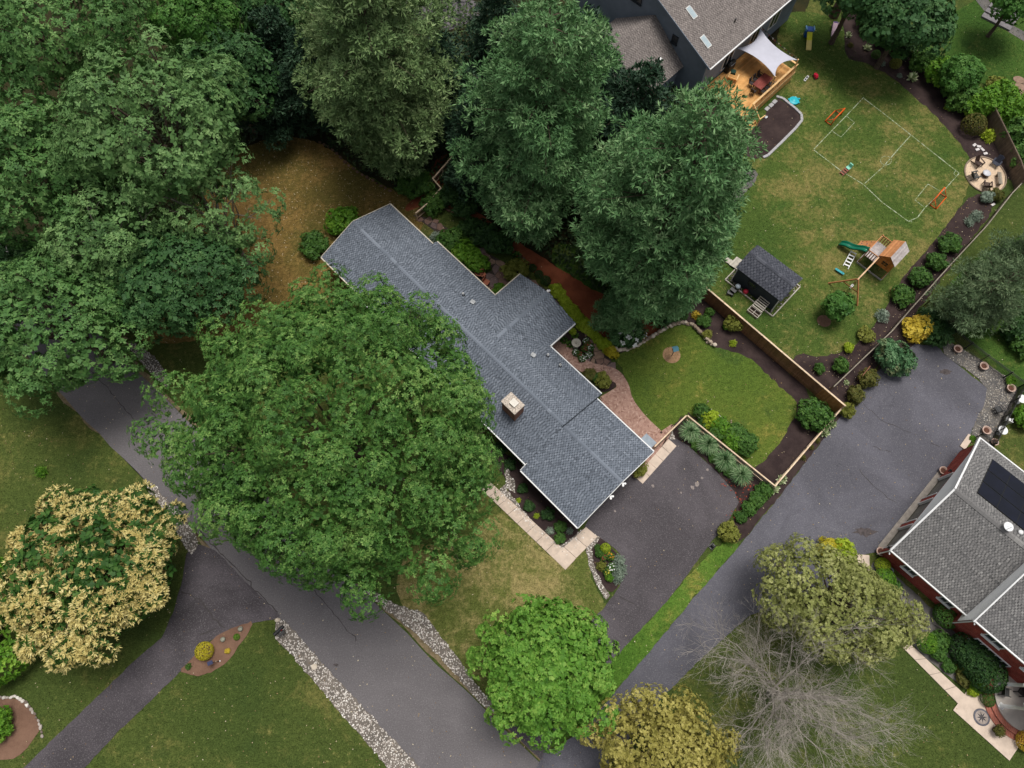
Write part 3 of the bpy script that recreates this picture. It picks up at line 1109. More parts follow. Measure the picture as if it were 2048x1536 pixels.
def roof_slope(parent, pts, mat, seed=0, course=0.17, period=0.25, thick=0.10, deck_mat=None, tabs=True):
    """pts: eave-left, eave-right, ridge-right, ridge-left (any planar polygon, first edge = eave).
    A real deck with each shingle tab laid on it; the tabs are too small to pick apart, so they are one part."""
    P = [Vector(p) for p in pts]
    e = (P[1] - P[0]).normalized()
    n = e.cross(P[-1] - P[0]).normalized()
    if n.z < 0:
        n = -n
    s = n.cross(e).normalized()
    if s.z < 0:
        s = -s
    dk = MB()
    k = len(P)
    dk.add([p - n * thick for p in P] + P, [tuple(range(k - 1, -1, -1)), tuple(range(k, 2 * k))] + [(i, (i + 1) % k, k + (i + 1) % k, k + i) for i in range(k)], 0.35)
    o = dk.obj('roof_deck', deck_mat or mat, parent)
    if not tabs:
        return o
    loc = [((p - P[0]).dot(e), (p - P[0]).dot(s)) for p in P]
    xs = [q[0] for q in loc]
    ys = [q[1] for q in loc]
    rg = random.Random(seed)
    T = []
    nrow = int(max(ys) / course) + 1
    for r_ in range(nrow):
        x = min(xs) - (r_ % 2) * period * 0.5 - rg.uniform(0, 0.12) * period
        band = rg.gauss(0, 0.025)
        while x < max(xs):
            w = period * rg.uniform(0.54, 0.64)
            w2 = period * rg.uniform(0.37, 0.45)
            T.append((x + w / 2, r_ * course, w, 0.022, 0.64 + band + rg.gauss(0, 0.12)))
            T.append((x + w + w2 / 2, r_ * course, w2, 0.010, 0.27 + band + rg.gauss(0, 0.10)))
            x += w + w2
    A = np.array([(t[0], t[1] + course / 2) for t in T])
    ok = inside(loc, A[:, 0], A[:, 1])
    bb = MB()
    for t, g in zip(T, ok):
        if not g:
            continue
        x, y, w, h, a = t
        b0 = P[0] + e * (x - w / 2) + s * y
        b1 = P[0] + e * (x + w / 2) + s * y
        c0, c1 = b0 + s * course, b1 + s * course
        bb.add([b0, b1, b1 + n * h, b0 + n * h, c1 + n * 0.003, c0 + n * 0.003],
               [(0, 1, 2, 3), (3, 2, 4, 5), (1, 4, 2), (0, 3, 5)], min(1, max(0, a)))
    bb.obj('shingle_field', mat, o, kind='stuff')
    return o


def ridge_caps(parent, p, q, half, drop, mat, seed=0, step=0.36):
    """folded cap pieces along a ridge (local points)"""
    p, q = Vector(p), Vector(q)
    d = (q - p)
    L = d.length
    d.normalize()
    sd = Vector((-d.y, d.x, 0)).normalized()
    rg = random.Random(seed)
    protos = []
    for i in range(5):
        t = 0.035
        m = MB()
        x0, x1 = 0, step * 1.12
        pr = [(-half, -drop), (0, 0.0), (half, -drop)]
        v = [(x0, y, z + t) for y, z in pr] + [(x1, y, z + t * 0.3) for y, z in pr] + [(x0, y, z) for y, z in pr]
        m.add(v, [(0, 3, 4, 1), (1, 4, 5, 2), (6, 0, 1, 7), (7, 1, 2, 8)], (0.54, 0.60, 0.66, 0.74, 0.86)[i])
        protos.append(m.mesh('ridge_cap', mat))
    k = int(L / step)
    st = 0
    for i in range(k):
        c = p + d * (i * L / k)
        if rg.random() < 0.28:
            st = rg.randrange(5)
        link('ridge_cap', protos[st], parent, (c.x, c.y, c.z + 0.02), math.atan2(d.y, d.x))


def trim(parent, name, p, q, w, h, mat):
    return MB().bar(p, q, w, h).obj(name, mat, parent)


def window(parent, c, w, h, nrm, mat_frame=None, panes=1, name='window', sill=True):
    """a window standing on a wall; c centre, nrm outward (2d), local coords"""
    nx, ny = nrm
    tx, ty = -ny, nx
    root = MB()
    t = 0.07
    mat_frame = mat_frame or WHITE

    def bx(du, dz, su, sz, off, th):
        return (c[0] + tx * du + nx * off, c[1] + ty * du + ny * off, c[2] + dz), (su, th, sz)
    rz = math.atan2(ty, tx)
    for du, dz, su, sz in ((0, h / 2 - t / 2, w, t), (0, -h / 2 + t / 2, w, t), (-w / 2 + t / 2, 0, t, h - 2 * t), (w / 2 - t / 2, 0, t, h - 2 * t)):
        cc, d = bx(du, dz, su, sz, 0.03, 0.10)
        root.box(cc, d, rz)
    for i in range(1, panes):
        cc, d = bx(-w / 2 + w * i / panes, 0, 0.06, h - 2 * t, 0.03, 0.09)
        root.box(cc, d, rz)
    o = root.obj(name, mat_frame, parent)
    for i in range(panes):
        pw = (w - 2 * t) / panes
        cc, d = bx(-w / 2 + t + pw * (i + 0.5), 0, pw - 0.06, h - 2 * t, 0.02, 0.03)
        MB().box(cc, d, rz).obj('pane', GLASS, o)
    if sill:
        cc, d = bx(0, -h / 2 - 0.05, w + 0.12, 0.06, 0.08, 0.18)
        MB().box(cc, d, rz).obj('sill', mat_frame, o)
    return o


def gable_wall(parent, name, x, y0, y1, z0, ze, yr, zr, th, mat):
    """wall across the local y axis with a gable top"""
    b = MB()
    pr = [(y0, z0), (y1, z0), (y1, ze), (yr, zr), (y0, ze)]
    v = [(x, y, z) for y, z in pr] + [(x + th, y, z) for y, z in pr]
    b.add(v, [(4, 3, 2, 1, 0), (5, 6, 7, 8, 9)] + [(i, (i + 1) % 5, 5 + (i + 1) % 5, 5 + i) for i in range(5)])
    return b.obj(name, mat, parent)


# ------------------------------------------------------------------ the long ranch house
HO, HA = Vector((-11.9, 40.33, 0)), R(-45.9)
house = thing('ranch_house', 'long low house with blue grey shingle roof, side wing and brick chimney', 'house', HO, HA)
EZ = 2.7
secs = [  # u0,u1, sw eave v, ne eave v, ridge v, ridge z
    (0.3, 6.5, -8.30, 0.05, -4.15, 4.15),
    (6.5, 27.6, -8.50, 0.50, -4.25, 4.35),
    (27.6, 34.15, -9.15, -0.10, -4.25, 4.12)]
for i, (u0, u1, vs_, vn, vr, zr) in enumerate(secs):
    roof_slope(house, [(u0, vs_, EZ), (u1, vs_, EZ), (u1, vr, zr), (u0, vr, zr)], SH_GREY, 10 + i)
    roof_slope(house, [(u1, vn, EZ), (u0, vn, EZ), (u0, vr, zr), (u1, vr, zr)], SH_GREY, 20 + i)
    ridge_caps(house, (u0 + 0.05, vr, zr), (u1 - 0.05, vr, zr), 0.15, 0.05, SH_GREY, i)
    trim(house, 'gutter', (u0, vs_ - 0.05, EZ - 0.06), (u1, vs_ - 0.05, EZ - 0.06), 0.11, 0.13, CREAM if i == 0 else WHITE)
    if i != 1:
        trim(house, 'gutter', (u0, vn + 0.05, EZ - 0.06), (u1, vn + 0.05, EZ - 0.06), 0.11, 0.13, CREAM if i == 0 else WHITE)
    # walls under each section
    x0, x1 = u0 + (0.7 if i == 0 else -0.02), u1 - (0.6 if i == 2 else 0)
    wy0, wy1 = vs_ + (0.65 if i < 2 else 0.75), vn - 0.65
    MB().box(((x0 + x1) / 2, wy0 + 0.1, 1.24), (x1 - x0, 0.2, 2.68)).obj('wall', SIDING, house)
    MB().box(((x0 + x1) / 2, wy1 - 0.1, 1.24), (x1 - x0, 0.2, 2.68)).obj('wall', SIDING, house)
    if i == 0:
        gable_wall(house, 'gable_wall', x0, wy0, wy1, -0.1, 2.8, vr, zr - 0.2, 0.2, SIDING)
    if i == 2:
        gable_wall(house, 'gable_wall', x1 - 0.2, wy0, wy1, -0.1, 2.78, vr, zr - 0.2, 0.2, SIDING)
        for yy in (-7.0, -3.6):
            dr = MB().box((x1 + 0.03, yy, 1.1), (0.08, 2.6, 2.2)).obj('garage_door', WHITE, house)
            for j in range(4):
                MB().box((x1 + 0.08, yy, 0.3 + j * 0.54), (0.03, 2.5, 0.5)).obj('door_panel', CREAM, dr)
trim(house, 'gutter', (6.5, 0.55, EZ - 0.06), (14.35, 0.55, EZ - 0.06), 0.11, 0.13, CREAM)
trim(house, 'gutter', (21.4, 0.55, EZ - 0.06), (27.6, 0.55, EZ - 0.06), 0.11, 0.13, WHITE)
# rake boards
for u, vs_, vn, vr, zr, m in ((0.27, -8.3, 0.05, -4.15, 4.15, CREAM), (34.18, -9.15, -0.1, -4.25, 4.12, WHITE)):
    trim(house, 'rake_board', (u, vs_, EZ - 0.07), (u, vr, zr - 0.07), 0.05, 0.2, m)
    trim(house, 'rake_board', (u, vn, EZ - 0.07), (u, vr, zr - 0.07), 0.05, 0.2, m)
for u, m in ((27.58, WHITE),):
    trim(house, 'rake_board', (27.63, 0.5, EZ - 0.03), (27.63, -4.25, 4.31), 0.05, 0.16, SH_GREY)
    trim(house, 'rake_board', (27.55, -9.15, EZ - 0.05), (27.55, -8.4, EZ + 0.2), 0.05, 0.18, WHITE)
# side wing with its own ridge
wu0, wu1, wv, wr, wz = 14.4, 21.35, 3.7, 17.9, 3.86
vin = 0.5 - (wz - EZ) / ((4.35 - EZ) / 4.75)
roof_slope(house, [(wu0, wv, EZ), (wu0, 0.5, EZ), (wr, vin, wz), (wr, wv, wz)], SH_GREY, 31)
roof_slope(house, [(wu1, 0.5, EZ), (wu1, wv, EZ), (wr, wv, wz), (wr, vin, wz)], SH_GREY, 32)
ridge_caps(house, (wr, wv - 0.05, wz), (wr, vin + 0.3, wz), 0.15, 0.05, SH_GREY, 9)
trim(house, 'gutter', (wu0 - 0.05, 0.5, EZ - 0.06), (wu0 - 0.05, wv, EZ - 0.06), 0.11, 0.13, CREAM)
trim(house, 'gutter', (wu1 + 0.05, 0.5, EZ - 0.06), (wu1 + 0.05, wv, EZ - 0.06), 0.11, 0.13, WHITE)
MB().box((wu0 + 0.6, 1.6, 1.24), (0.2, 3.4, 2.68)).obj('wall', SIDING, house)
MB().box((wu1 - 0.6, 1.6, 1.24), (0.2, 3.4, 2.68)).obj('wall', SIDING, house)
b = MB()
pr = [(wu0 + 0.6, -0.1), (wu1 - 0.6, -0.1), (wu1 - 0.6, 2.78), (wr, wz - 0.15), (wu0 + 0.6, 2.78)]
v = [(x, wv - 0.5, z) for x, z in pr] + [(x, wv - 0.7, z) for x, z in pr]
b.add(v, [(0, 1, 2, 3, 4), (9, 8, 7, 6, 5)] + [(i, (i + 1) % 5, 5 + (i + 1) % 5, 5 + i) for i in range(5)])
b.obj('gable_wall', SIDING, house)
for x in (3.0, 9.5, 14.0, 19.0):
    window(house, (x, -7.85 if x > 6.5 else -7.65, 1.45), 1.5, 1.2, (0, -1), panes=2)
window(house, (30.8, -8.4, 1.5), 1.4, 1.1, (0, -1), panes=2)
window(house, (10.0, -0.15, 1.45), 1.6, 1.2, (0, 1), panes=2)
dr = MB().box((24.2, -7.9, 1.02), (0.95, 0.08, 2.05)).obj('front_door', m_plain('door_red', (96, 40, 36), 0.5), house)
MB().box((24.55, -7.96, 1.0), (0.06, 0.06, 0.14)).obj('handle', METAL_GREY, dr)
# chimney
chim = MB().box((23.6, -6.2, 4.0), (1.5, 1.05, 2.6)).obj('chimney', BRICK_BROWN, house)
MB().box((23.6, -6.2, 5.36), (1.62, 1.18, 0.12), 0, 0.5, 0.03).obj('chimney_cap', m_plain('cap_stone', (192, 180, 168), 0.9, 0.5, 9.0), chim)
MB().box((23.68, -6.15, 5.52), (0.62, 0.55, 0.2), 0, 0.5, 0.03).obj('flue', m_plain('flue_white', (222, 216, 206), 0.8, 0.08), chim)


def roof_z(v_):
    return 4.35 - (4.35 - EZ) * (v_ + 4.25) / 4.75


for x, y in ((12.7, -1.8), (22.0, -0.4), (23.4, -0.3)):
    p = MB().lathe([(0.09, -0.2), (0.09, 0.38), (0.06, 0.38), (0.06, 0.1)], 10, (x, y, roof_z(y))).obj('vent_pipe', WHITE, house)
    MB().lathe([(0.17, 0.0), (0.16, 0.05), (0.10, 0.12), (0.10, 0.13)], 10, (x, y, roof_z(y) - 0.02)).obj('flashing', METAL_BLACK, p)
for x, y in ((13.85, -1.7), (21.2, -1.4)):
    p = MB().box((x, y, roof_z(y) + 0.10), (0.42, 0.36, 0.26), R(10), 0.5, 0.05).obj('box_vent', m_plain('vent_grey', (168, 170, 172), 0.5), house)
    MB().box((x, y + 0.19, roof_z(y) + 0.06), (0.30, 0.04, 0.14)).obj('vent_slot', METAL_BLACK, p)
for x, y, z in ((34.3, -4.25, 3.85), (34.3, -5.6, 3.4), (17.7, 3.85, 3.6)):
    p = MB().box((x, y, z), (0.16, 0.2, 0.16)).obj('flood_light', WHITE, house)
    for dx in (-0.12, 0.12):
        MB().lathe([(0.05, 0), (0.09, 0.08), (0.09, 0.14), (0.0, 0.15)], 10, (x + 0.1, y + dx, z - 0.02)).obj('lamp_head', WHITE, p)

# grey utility box beside the garage corner
hb = thing('utility_box', 'pale grey metal bulkhead box against the garage corner by the gate', 'utility box', HO + Matrix.Rotation(HA, 3, 'Z') @ Vector((33.1, 0.75, 0)), HA)
MB().hexa([(-0.55, -0.6, 0), (0.55, -0.6, 0), (0.55, 0.6, 0), (-0.55, 0.6, 0), (-0.55, -0.6, 0.95), (0.55, -0.6, 0.95), (0.55, 0.6, 0.55), (-0.55, 0.6, 0.55)]).obj('cabinet', METAL_GREY, hb)
MB().hexa([(-0.6, -0.62, 0.96), (0.6, -0.62, 0.96), (0.6, 0.66, 0.55), (-0.6, 0.66, 0.55), (-0.6, -0.62, 1.0), (0.6, -0.62, 1.0), (0.6, 0.66, 0.59), (-0.6, 0.66, 0.59)]).obj('lid', METAL_GREY, hb)

# ------------------------------------------------------------------ brick house on the right
BO, BA = Vector((30.29, 7.72, 0)), R(-45)
bh = thing('brick_house', 'red brick house with three garage doors, white gable and solar panels', 'house', BO, BA)
# local x = into the lot (south-east), y = along the garage front (north-east)
GW, L1 = 12.5, 6.8
MB().box((L1 / 2, 0.12, 1.3), (L1, 0.24, 2.8)).obj('wall', BRICK_RED, bh)
MB().box((L1 / 2, GW - 0.12, 1.3), (L1, 0.24, 2.8)).obj('wall', BRICK_RED, bh)
# garage front: piers, header, doors
doors = [(0.55, 2.95), (3.45, 5.95), (6.45, 8.95)]
ys = [0.0] + [t for d in doors for t in d] + [GW]
for i in range(0, len(ys), 2):
    MB().box((0.14, (ys[i] + ys[i + 1]) / 2, 1.15), (0.28, ys[i + 1] - ys[i], 2.5)).obj('pier', BRICK_RED, bh)
MB().box((0.14, GW / 2, 2.55), (0.28, GW, 0.34)).obj('header', BRICK_RED, bh)
DOORGREY = m_plain('garage_grey', (118, 114, 108), 0.6, 0.12, 1.0)
for y0, y1 in doors:
    d = MB().box((0.22, (y0 + y1) / 2, 1.15), (0.05, y1 - y0, 2.4)).obj('garage_door', DOORGREY, bh)
    for j in range(4):
        MB().box((0.185, (y0 + y1) / 2, 0.30 + j * 0.58), (0.03, y1 - y0 - 0.08, 0.53)).obj('door_panel', DOORGREY, d)
    for yj in (y0 + 0.04, y1 - 0.04):
        MB().box((0.05, yj, 1.18), (0.2, 0.10, 2.36)).obj('door_jamb', WHITE, d)
MB().box((-0.12, 5.0, 0.05), (0.5, 9.0, 0.1)).obj('apron', m_plain('apron_concrete', (148, 140, 132), 0.9, 0.2), bh)
# white gable above the doors, with overhanging soffit
gable_wall(bh, 'white_gable', -0.06, 0.0, GW, 2.68, 2.72, 5.78, 5.62, 0.1, m_plain('white_siding', (249, 249, 249), 0.6, 0.03, 1.0))
for y0, z0, y1, z1 in ((-0.16, 2.62, 5.78, 5.68), (GW + 0.3, 2.62, 5.78, 5.68)):
    trim(bh, 'rake_board', (-0.16, y0, z0), (-0.16, y1, z1), 0.14, 0.24, WHITE)
GE = 2.66
roof_slope(bh, [(-0.2, -0.16, GE), (L1 + 1.5, -0.16, GE), (L1 + 1.5, 5.78, 5.7), (-0.2, 5.78, 5.7)], SH_BRICK, 41)
roof_slope(bh, [(10, GW + 0.35, GE), (-0.2, GW + 0.35, GE), (-0.2, 5.78, 5.7), (10, 5.78, 5.7)], SH_BRICK, 42)
ridge_caps(bh, (-0.15, 5.78, 5.7), (L1 + 0.2, 5.78, 5.7), 0.22, 0.1, SH_BRICK, 12)
trim(bh, 'gutter', (-0.2, -0.22, GE - 0.06), (L1, -0.22, GE - 0.06), 0.12, 0.13, WHITE)
trim(bh, 'gutter', (-0.2, GW + 0.41, GE - 0.06), (10, GW + 0.41, GE - 0.06), 0.12, 0.13, WHITE)
b = MB().tube([(0.0, -0.5, GE - 0.1), (-0.05, -0.1, 2.2), (-0.05, -0.08, 0.1)], 0.05, 6)
b.obj('downspout', WHITE, bh)
# taller main block
MX0, MX1, MY0, MY1, ME, MR, MRZ = L1, 17.5, -0.75, 13.2, 4.45, 6.2, 7.6
MB().box(((MX0 + MX1) / 2, MY0 + 0.12, 2.15), (MX1 - MX0, 0.24, 4.5)).obj('wall', BRICK_RED, bh)
MB().box((MX0 + 0.12, (MY0 + 0.02) / 2 + 0.1, 2.15), (0.24, 0.9, 4.48)).obj('wall', BRICK_RED, bh)
gable_wall(bh, 'white_gable', MX0 - 0.02, MY0, MY1, 2.0, ME, MR, MRZ - 0.1, 0.12, bpy.data.materials['white_siding'])
roof_slope(bh, [(MX0 - 0.05, MY0 - 0.14, ME), (MX1, MY0 - 0.14, ME), (MX1, MR, MRZ), (MX0 - 0.05, MR, MRZ)], SH_BRICK, 43)
roof_slope(bh, [(MX1, MY1 + 0.35, ME), (MX0 - 0.05, MY1 + 0.35, ME), (MX0 - 0.05, MR, MRZ), (MX1, MR, MRZ)], SH_BRICK, 44, tabs=False)
trim(bh, 'gutter', (MX0, MY0 - 0.2, ME - 0.06), (MX1, MY0 - 0.2, ME - 0.06), 0.12, 0.13, WHITE)
trim(bh, 'rake_board', (MX0 - 0.10, MY0 - 0.3, ME - 0.05), (MX0 - 0.10, MR, MRZ - 0.05), 0.10, 0.22, WHITE)
MB().tube([(MX0 + 0.1, MY0 - 0.4, ME - 0.1), (MX0 + 0.1, MY0 - 0.06, 4.0), (MX0 + 0.1, MY0 - 0.06, 0.2)], 0.05, 6).obj('downspout', WHITE, bh)
window(bh, (10.0, MY0, 1.5), 2.9, 1.15, (0, -1), panes=5)
for x in (8.9, 12.2):
    window(bh, (x, MY0, 3.65), 1.5, 0.9, (0, -1), panes=2)
window(bh, (2.1, 0, 1.75), 1.15, 0.8, (0, -1), panes=2)
window(bh, (5.5, 0, 1.75), 1.15, 0.8, (0, -1), panes=2)
# solar panels lie on the north-east slope
PVM = N('solar_cells', 0.3, 0.3)
_c = PVM.mix(PVM.mapr(PVM.noise(0.8, 2), 0.4, 0.6), lin((10, 13, 28)), lin((14, 17, 34)))
PVM = PVM.color(_c)
ALU = m_plain('aluminium', (150, 154, 162), 0.35, 0.1, 2.0, 0.5)


def ne_roof(x, y, up=0.0):
    t = (GW + 0.35 - y) / (GW + 0.35 - 5.78)
    return (x, y, GE + t * (5.7 - GE) + up)


rows = [(7.1, 8.55), (8.62, 10.07), (10.14, 11.6)]
for ri, (ya, yb) in enumerate(rows):
    for ci in range(3):
        xa = 1.4 + ci * 1.715
        up = 0.12
        q = [ne_roof(xa, ya, up), ne_roof(xa + 1.70, ya, up), ne_roof(xa + 1.70, yb, up), ne_roof(xa, yb, up)]
        b = MB()
        b.hexa([(x, y, z - 0.20) for x, y, z in q] + q)
        pv = b.obj('solar_panel', METAL_BLACK, bh)
        i_ = 0.03
        q2 = [ne_roof(xa + i_, ya + i_, up + 0.004), ne_roof(xa + 1.70 - i_, ya + i_, up + 0.004), ne_roof(xa + 1.70 - i_, yb - i_, up + 0.004), ne_roof(xa + i_, yb - i_, up + 0.004)]
        b = MB()
        b.hexa([(x, y, z - 0.03) for x, y, z in q2] + q2)
        b.obj('cell_sheet', PVM, pv)
# dish on the ridge
dz = 5.7
dish = thing('satellite_dish', 'white round dish on the ridge beside the solar panels', 'satellite dish', BO + Matrix.Rotation(BA, 3, 'Z') @ Vector((4.2, 5.95, dz)), BA)
MB().tube([(0, 0, -0.2), (0, 0, 0.35)], 0.03, 6).obj('mast', METAL_GREY, dish)
b = MB().lathe([(0.0, 0.30), (0.15, 0.315), (0.28, 0.36), (0.36, 0.42), (0.35, 0.43), (0.27, 0.375), (0.0, 0.32)], 18)
b.obj('reflector', WHITE, dish, True)
MB().tube([(0.0, -0.3, 0.38), (0.05, -0.1, 0.75)], 0.02, 5).obj('feed_arm', METAL_GREY, dish)
rv = MB().lathe([(0.14, -0.3), (0.14, 0.1), (0.2, 0.12), (0.17, 0.22), (0.0, 0.25)], 12, ne_roof(5.3, 6.6)).obj('roof_vent', WHITE, bh, True)

# porch: curved brick steps, round slab, white columns
PO = BO + Matrix.Rotation(BA, 3, 'Z') @ Vector((14.3, -0.75, 0))
porch = thing('front_porch', 'round pale porch slab with curved red brick steps and white columns', 'porch', PO, BA)


def half_disc(r_, z0, z1, n=24):
    pts = [(r_ * math.cos(t), r_ * 1.12 * math.sin(t)) for t in np.linspace(math.pi, 2 * math.pi, n)]
    pts += [(r_, 0.2), (-r_, 0.2)]
    return MB().prism(pts, z0, z1)


half_disc(3.3, 0, 0.16).obj('lower_step', BRICK_RED if False else m_brick_wall('step_brick', (156, 92, 76), (170, 106, 90), (186, 150, 136)), porch)
half_disc(2.95, 0.161, 0.33).obj('middle_step', bpy.data.materials['step_brick'], porch)
half_disc(2.6, 0.331, 0.5).obj('slab', m_plain('porch_stone', (186, 178, 170), 0.85, 0.12, 1.5), porch)
for x, y in ((-2.0, -0.95), (-1.15, -2.3), (1.15, -2.3), (2.0, -0.95)):
    c = MB().lathe([(0.2, 0.5), (0.2, 0.62), (0.15, 0.66), (0.13, 3.2), (0.18, 3.28), (0.18, 3.4)], 14, (x, y, 0)).obj('column', WHITE, porch, True)
    MB().box((x, y, 0.53), (0.42, 0.42, 0.06)).obj('plinth', WHITE, c)
b = MB()
b.prism([(2.5 * math.cos(t), 2.8 * math.sin(t)) for t in np.linspace(math.pi + 0.9, 2 * math.pi, 16)] + [(2.5, 0.3), (-0.5, 0.3)], 3.4, 3.75)
b.obj('canopy', WHITE, porch)


# ------------------------------------------------------------------ grey house at the top with the cedar deck
UO, UA = Vector((18.6, 53.6, 0)), R(45)
uh = thing('grey_house', 'blue grey house with brown shingle roof and two skylights by the deck', 'house', UO, UA)
# local x along the eave (north-east), y towards the ridge (north-west)
UE, URZ, URY = 5.0, 9.3, 9.5
roof_slope(uh, [(1.4, -0.15, UE), (18, -0.15, UE), (18, URY, URZ), (1.4, URY, URZ)], SH_BROWN, 51, 0.18, 0.28)
roof_slope(uh, [(18, URY * 2, UE), (1.4, URY * 2, UE), (1.4, URY, URZ), (18, URY, URZ)], SH_BROWN, 52, tabs=False)
MB().box((9.8, 0.5, 2.4), (16.2, 0.2, 5.0)).obj('wall', SIDING_BLUE, uh)
gable_wall(uh, 'gable_wall', 1.75, 0.5, 18.5, -0.1, UE + 0.1, URY, URZ - 0.15, 0.2, SIDING_BLUE)
trim(uh, 'gutter', (1.4, -0.22, UE - 0.06), (18, -0.22, UE - 0.06), 0.12, 0.13, WHITE)
trim(uh, 'rake_board', (1.38, -0.15, UE - 0.08), (1.38, URY, URZ - 0.08), 0.05, 0.22, SIDING_BLUE)
k_ = (URZ - UE) / (URY + 0.15)
for x, y in ((3.6, 4.7), (2.9, 1.9)):
    z = UE + (y + 0.15) * k_
    hh = 0.62
    b = MB()

    def sk(dx, dy, up):
        return (x + dx, y + dy, z + dy * k_ + up)
    b.hexa([sk(-.33, -.62, -.02), sk(.33, -.62, -.02), sk(.33, .62, -.02), sk(-.33, .62, -.02), sk(-.33, -.62, .12), sk(.33, -.62, .12), sk(.33, .62, .12), sk(-.33, .62, .12)])
    s_ = b.obj('skylight', m_plain('skylight_frame', (208, 206, 202), 0.5), uh)
    b = MB()
    b.hexa([sk(-.26, -.54, .10), sk(.26, -.54, .10), sk(.26, .54, .10), sk(-.26, .54, .10), sk(-.26, -.54, .132), sk(.26, -.54, .132), sk(.26, .54, .132), sk(-.26, .54, .132)])
    b.obj('pane', SKYGLASS, s_)
MB().lathe([(0.08, -0.2), (0.08, 0.4), (0.0, 0.41)], 8, (7.2, 1.6, UE + 1.75 * k_)).obj('vent_pipe', METAL_BLACK, uh)
# lower wing to the left
LR, LRZ = 7.6, 6.3
roof_slope(uh, [(-6.5, 2.9, 2.9), (1.75, 2.9, 2.9), (1.75, LR, LRZ), (-6.5, LR, LRZ)], SH_BROWN, 53, 0.18, 0.28)
roof_slope(uh, [(1.75, 12.3, 2.9), (-6.5, 12.3, 2.9), (-6.5, LR, LRZ), (1.75, LR, LRZ)], SH_BROWN, 54, 0.18, 0.28)
MB().box((-2.2, 3.5, 1.4), (7.9, 0.2, 2.9)).obj('wall', SIDING_BLUE, uh)
gable_wall(uh, 'gable_wall', -6.2, 3.5, 11.7, -0.1, 3.1, LR, LRZ - 0.2, 0.2, SIDING_BLUE)
window(uh, (1.72, 4.7, 5.2), 0.7, 0.9, (-1, 0), m_plain('dark_frame', (50, 54, 60), 0.5))
window(uh, (1.72, 10.2, 6.9), 1.4, 1.2, (-1, 0), bpy.data.materials['dark_frame'], panes=2)
for x in (6.0, 10.5, 14.0):
    window(uh, (x, 0.4, 2.6), 1.6, 2.0, (0, -1), panes=2, sill=False)
MB().box((-0.8, 4.4, 4.55), (0.35, 0.35, 0.3)).obj('box_vent', WHITE, uh)

CEDAR = m_wood('cedar', (196, 142, 82), (216, 166, 104), (1.2, 1.2, 1.2))
CEDAR_L = m_wood('cedar_pale', (206, 164, 110), (224, 188, 138), (2, 2, 2))
deck = thing('cedar_deck', 'honey coloured cedar deck with railing and built-in stair', 'deck', UO, UA)
DZ = 1.15
k = 0
y = -5.0
pl = MB().box((0, 0, 0), (8.6, 0.138, 0.04)).mesh('plank', CEDAR)
while y < 0.35:
    link('plank', pl, deck, (6.9, y, DZ - 0.02 + random.uniform(-.003, .003)))
    y += 0.146
    k += 1
MB().box((6.9, -5.12, DZ - 0.15), (8.7, 0.05, 0.28)).obj('rim_joist', CEDAR_L, deck)
MB().box((11.25, -2.4, DZ - 0.15), (0.05, 5.3, 0.28)).obj('rim_joist', CEDAR_L, deck)
MB().box((2.58, -2.4, DZ - 0.15), (0.05, 5.3, 0.28)).obj('rim_joist', CEDAR_L, deck)
for x in (2.7, 5.5, 8.3, 11.1):
    MB().box((x, -5.0, DZ / 2 + 0.5), (0.12, 0.12, DZ + 1.0)).obj('post', CEDAR_L, deck)
    MB().box((x, 0.0, DZ / 2 - 0.05), (0.12, 0.12, DZ - 0.1)).obj('post', CEDAR_L, deck)
for x in (11.1,):
    MB().box((x, -2.5, DZ / 2 + 0.5), (0.12, 0.12, DZ + 1.0)).obj('post', CEDAR_L, deck)
MB().box((7.4, -5.0, DZ + 1.02), (7.6, 0.20, 0.05)).obj('top_rail', CEDAR_L, deck)
MB().box((7.4, -5.0, DZ + 0.14), (7.6, 0.06, 0.08)).obj('bottom_rail', CEDAR_L, deck)
MB().box((11.1, -3.75, DZ + 1.02), (0.20, 2.5, 0.05)).obj('top_rail', CEDAR_L, deck)
bal = MB().box((0, 0, 0), (0.04, 0.04, 0.85)).mesh('baluster', CEDAR)
x = 3.9
while x < 11.0:
    link('baluster', bal, deck, (x, -5.0, DZ + 0.58))
    x += 0.19
skb = MB().box((0, 0, 0), (0.9, 0.03, 0.13)).mesh('skirt_board', CEDAR)
for i in range(9):
    for j in range(6):
        link('skirt_board', skb, deck, (3.1 + i * 0.92, -5.08, 0.10 + j * 0.15))
for i in range(4):
    MB().box((3.0, -5.3 - i * 0.28, DZ - 0.22 - i * 0.25), (1.3, 0.29, 0.04)).obj('stair_tread', CEDAR, deck)
for x in (2.35, 3.65):
    MB().bar((x, -5.1, DZ - 0.1), (x, -6.3, 0.1), 0.05, 0.26).obj('stringer', CEDAR_L, deck)
MB().bar((3.7, -5.05, DZ + 1.0), (3.7, -6.3, 0.98), 0.09, 0.07).obj('stair_rail', CEDAR_L, deck)
MB().box((3.7, -6.3, 0.5), (0.1, 0.1, 1.0)).obj('post', CEDAR_L, deck)
MB().bar((3.7, -6.3, 0.98), (4.5, -6.4, 0.98), 0.09, 0.07).obj('stair_rail', CEDAR_L, deck)

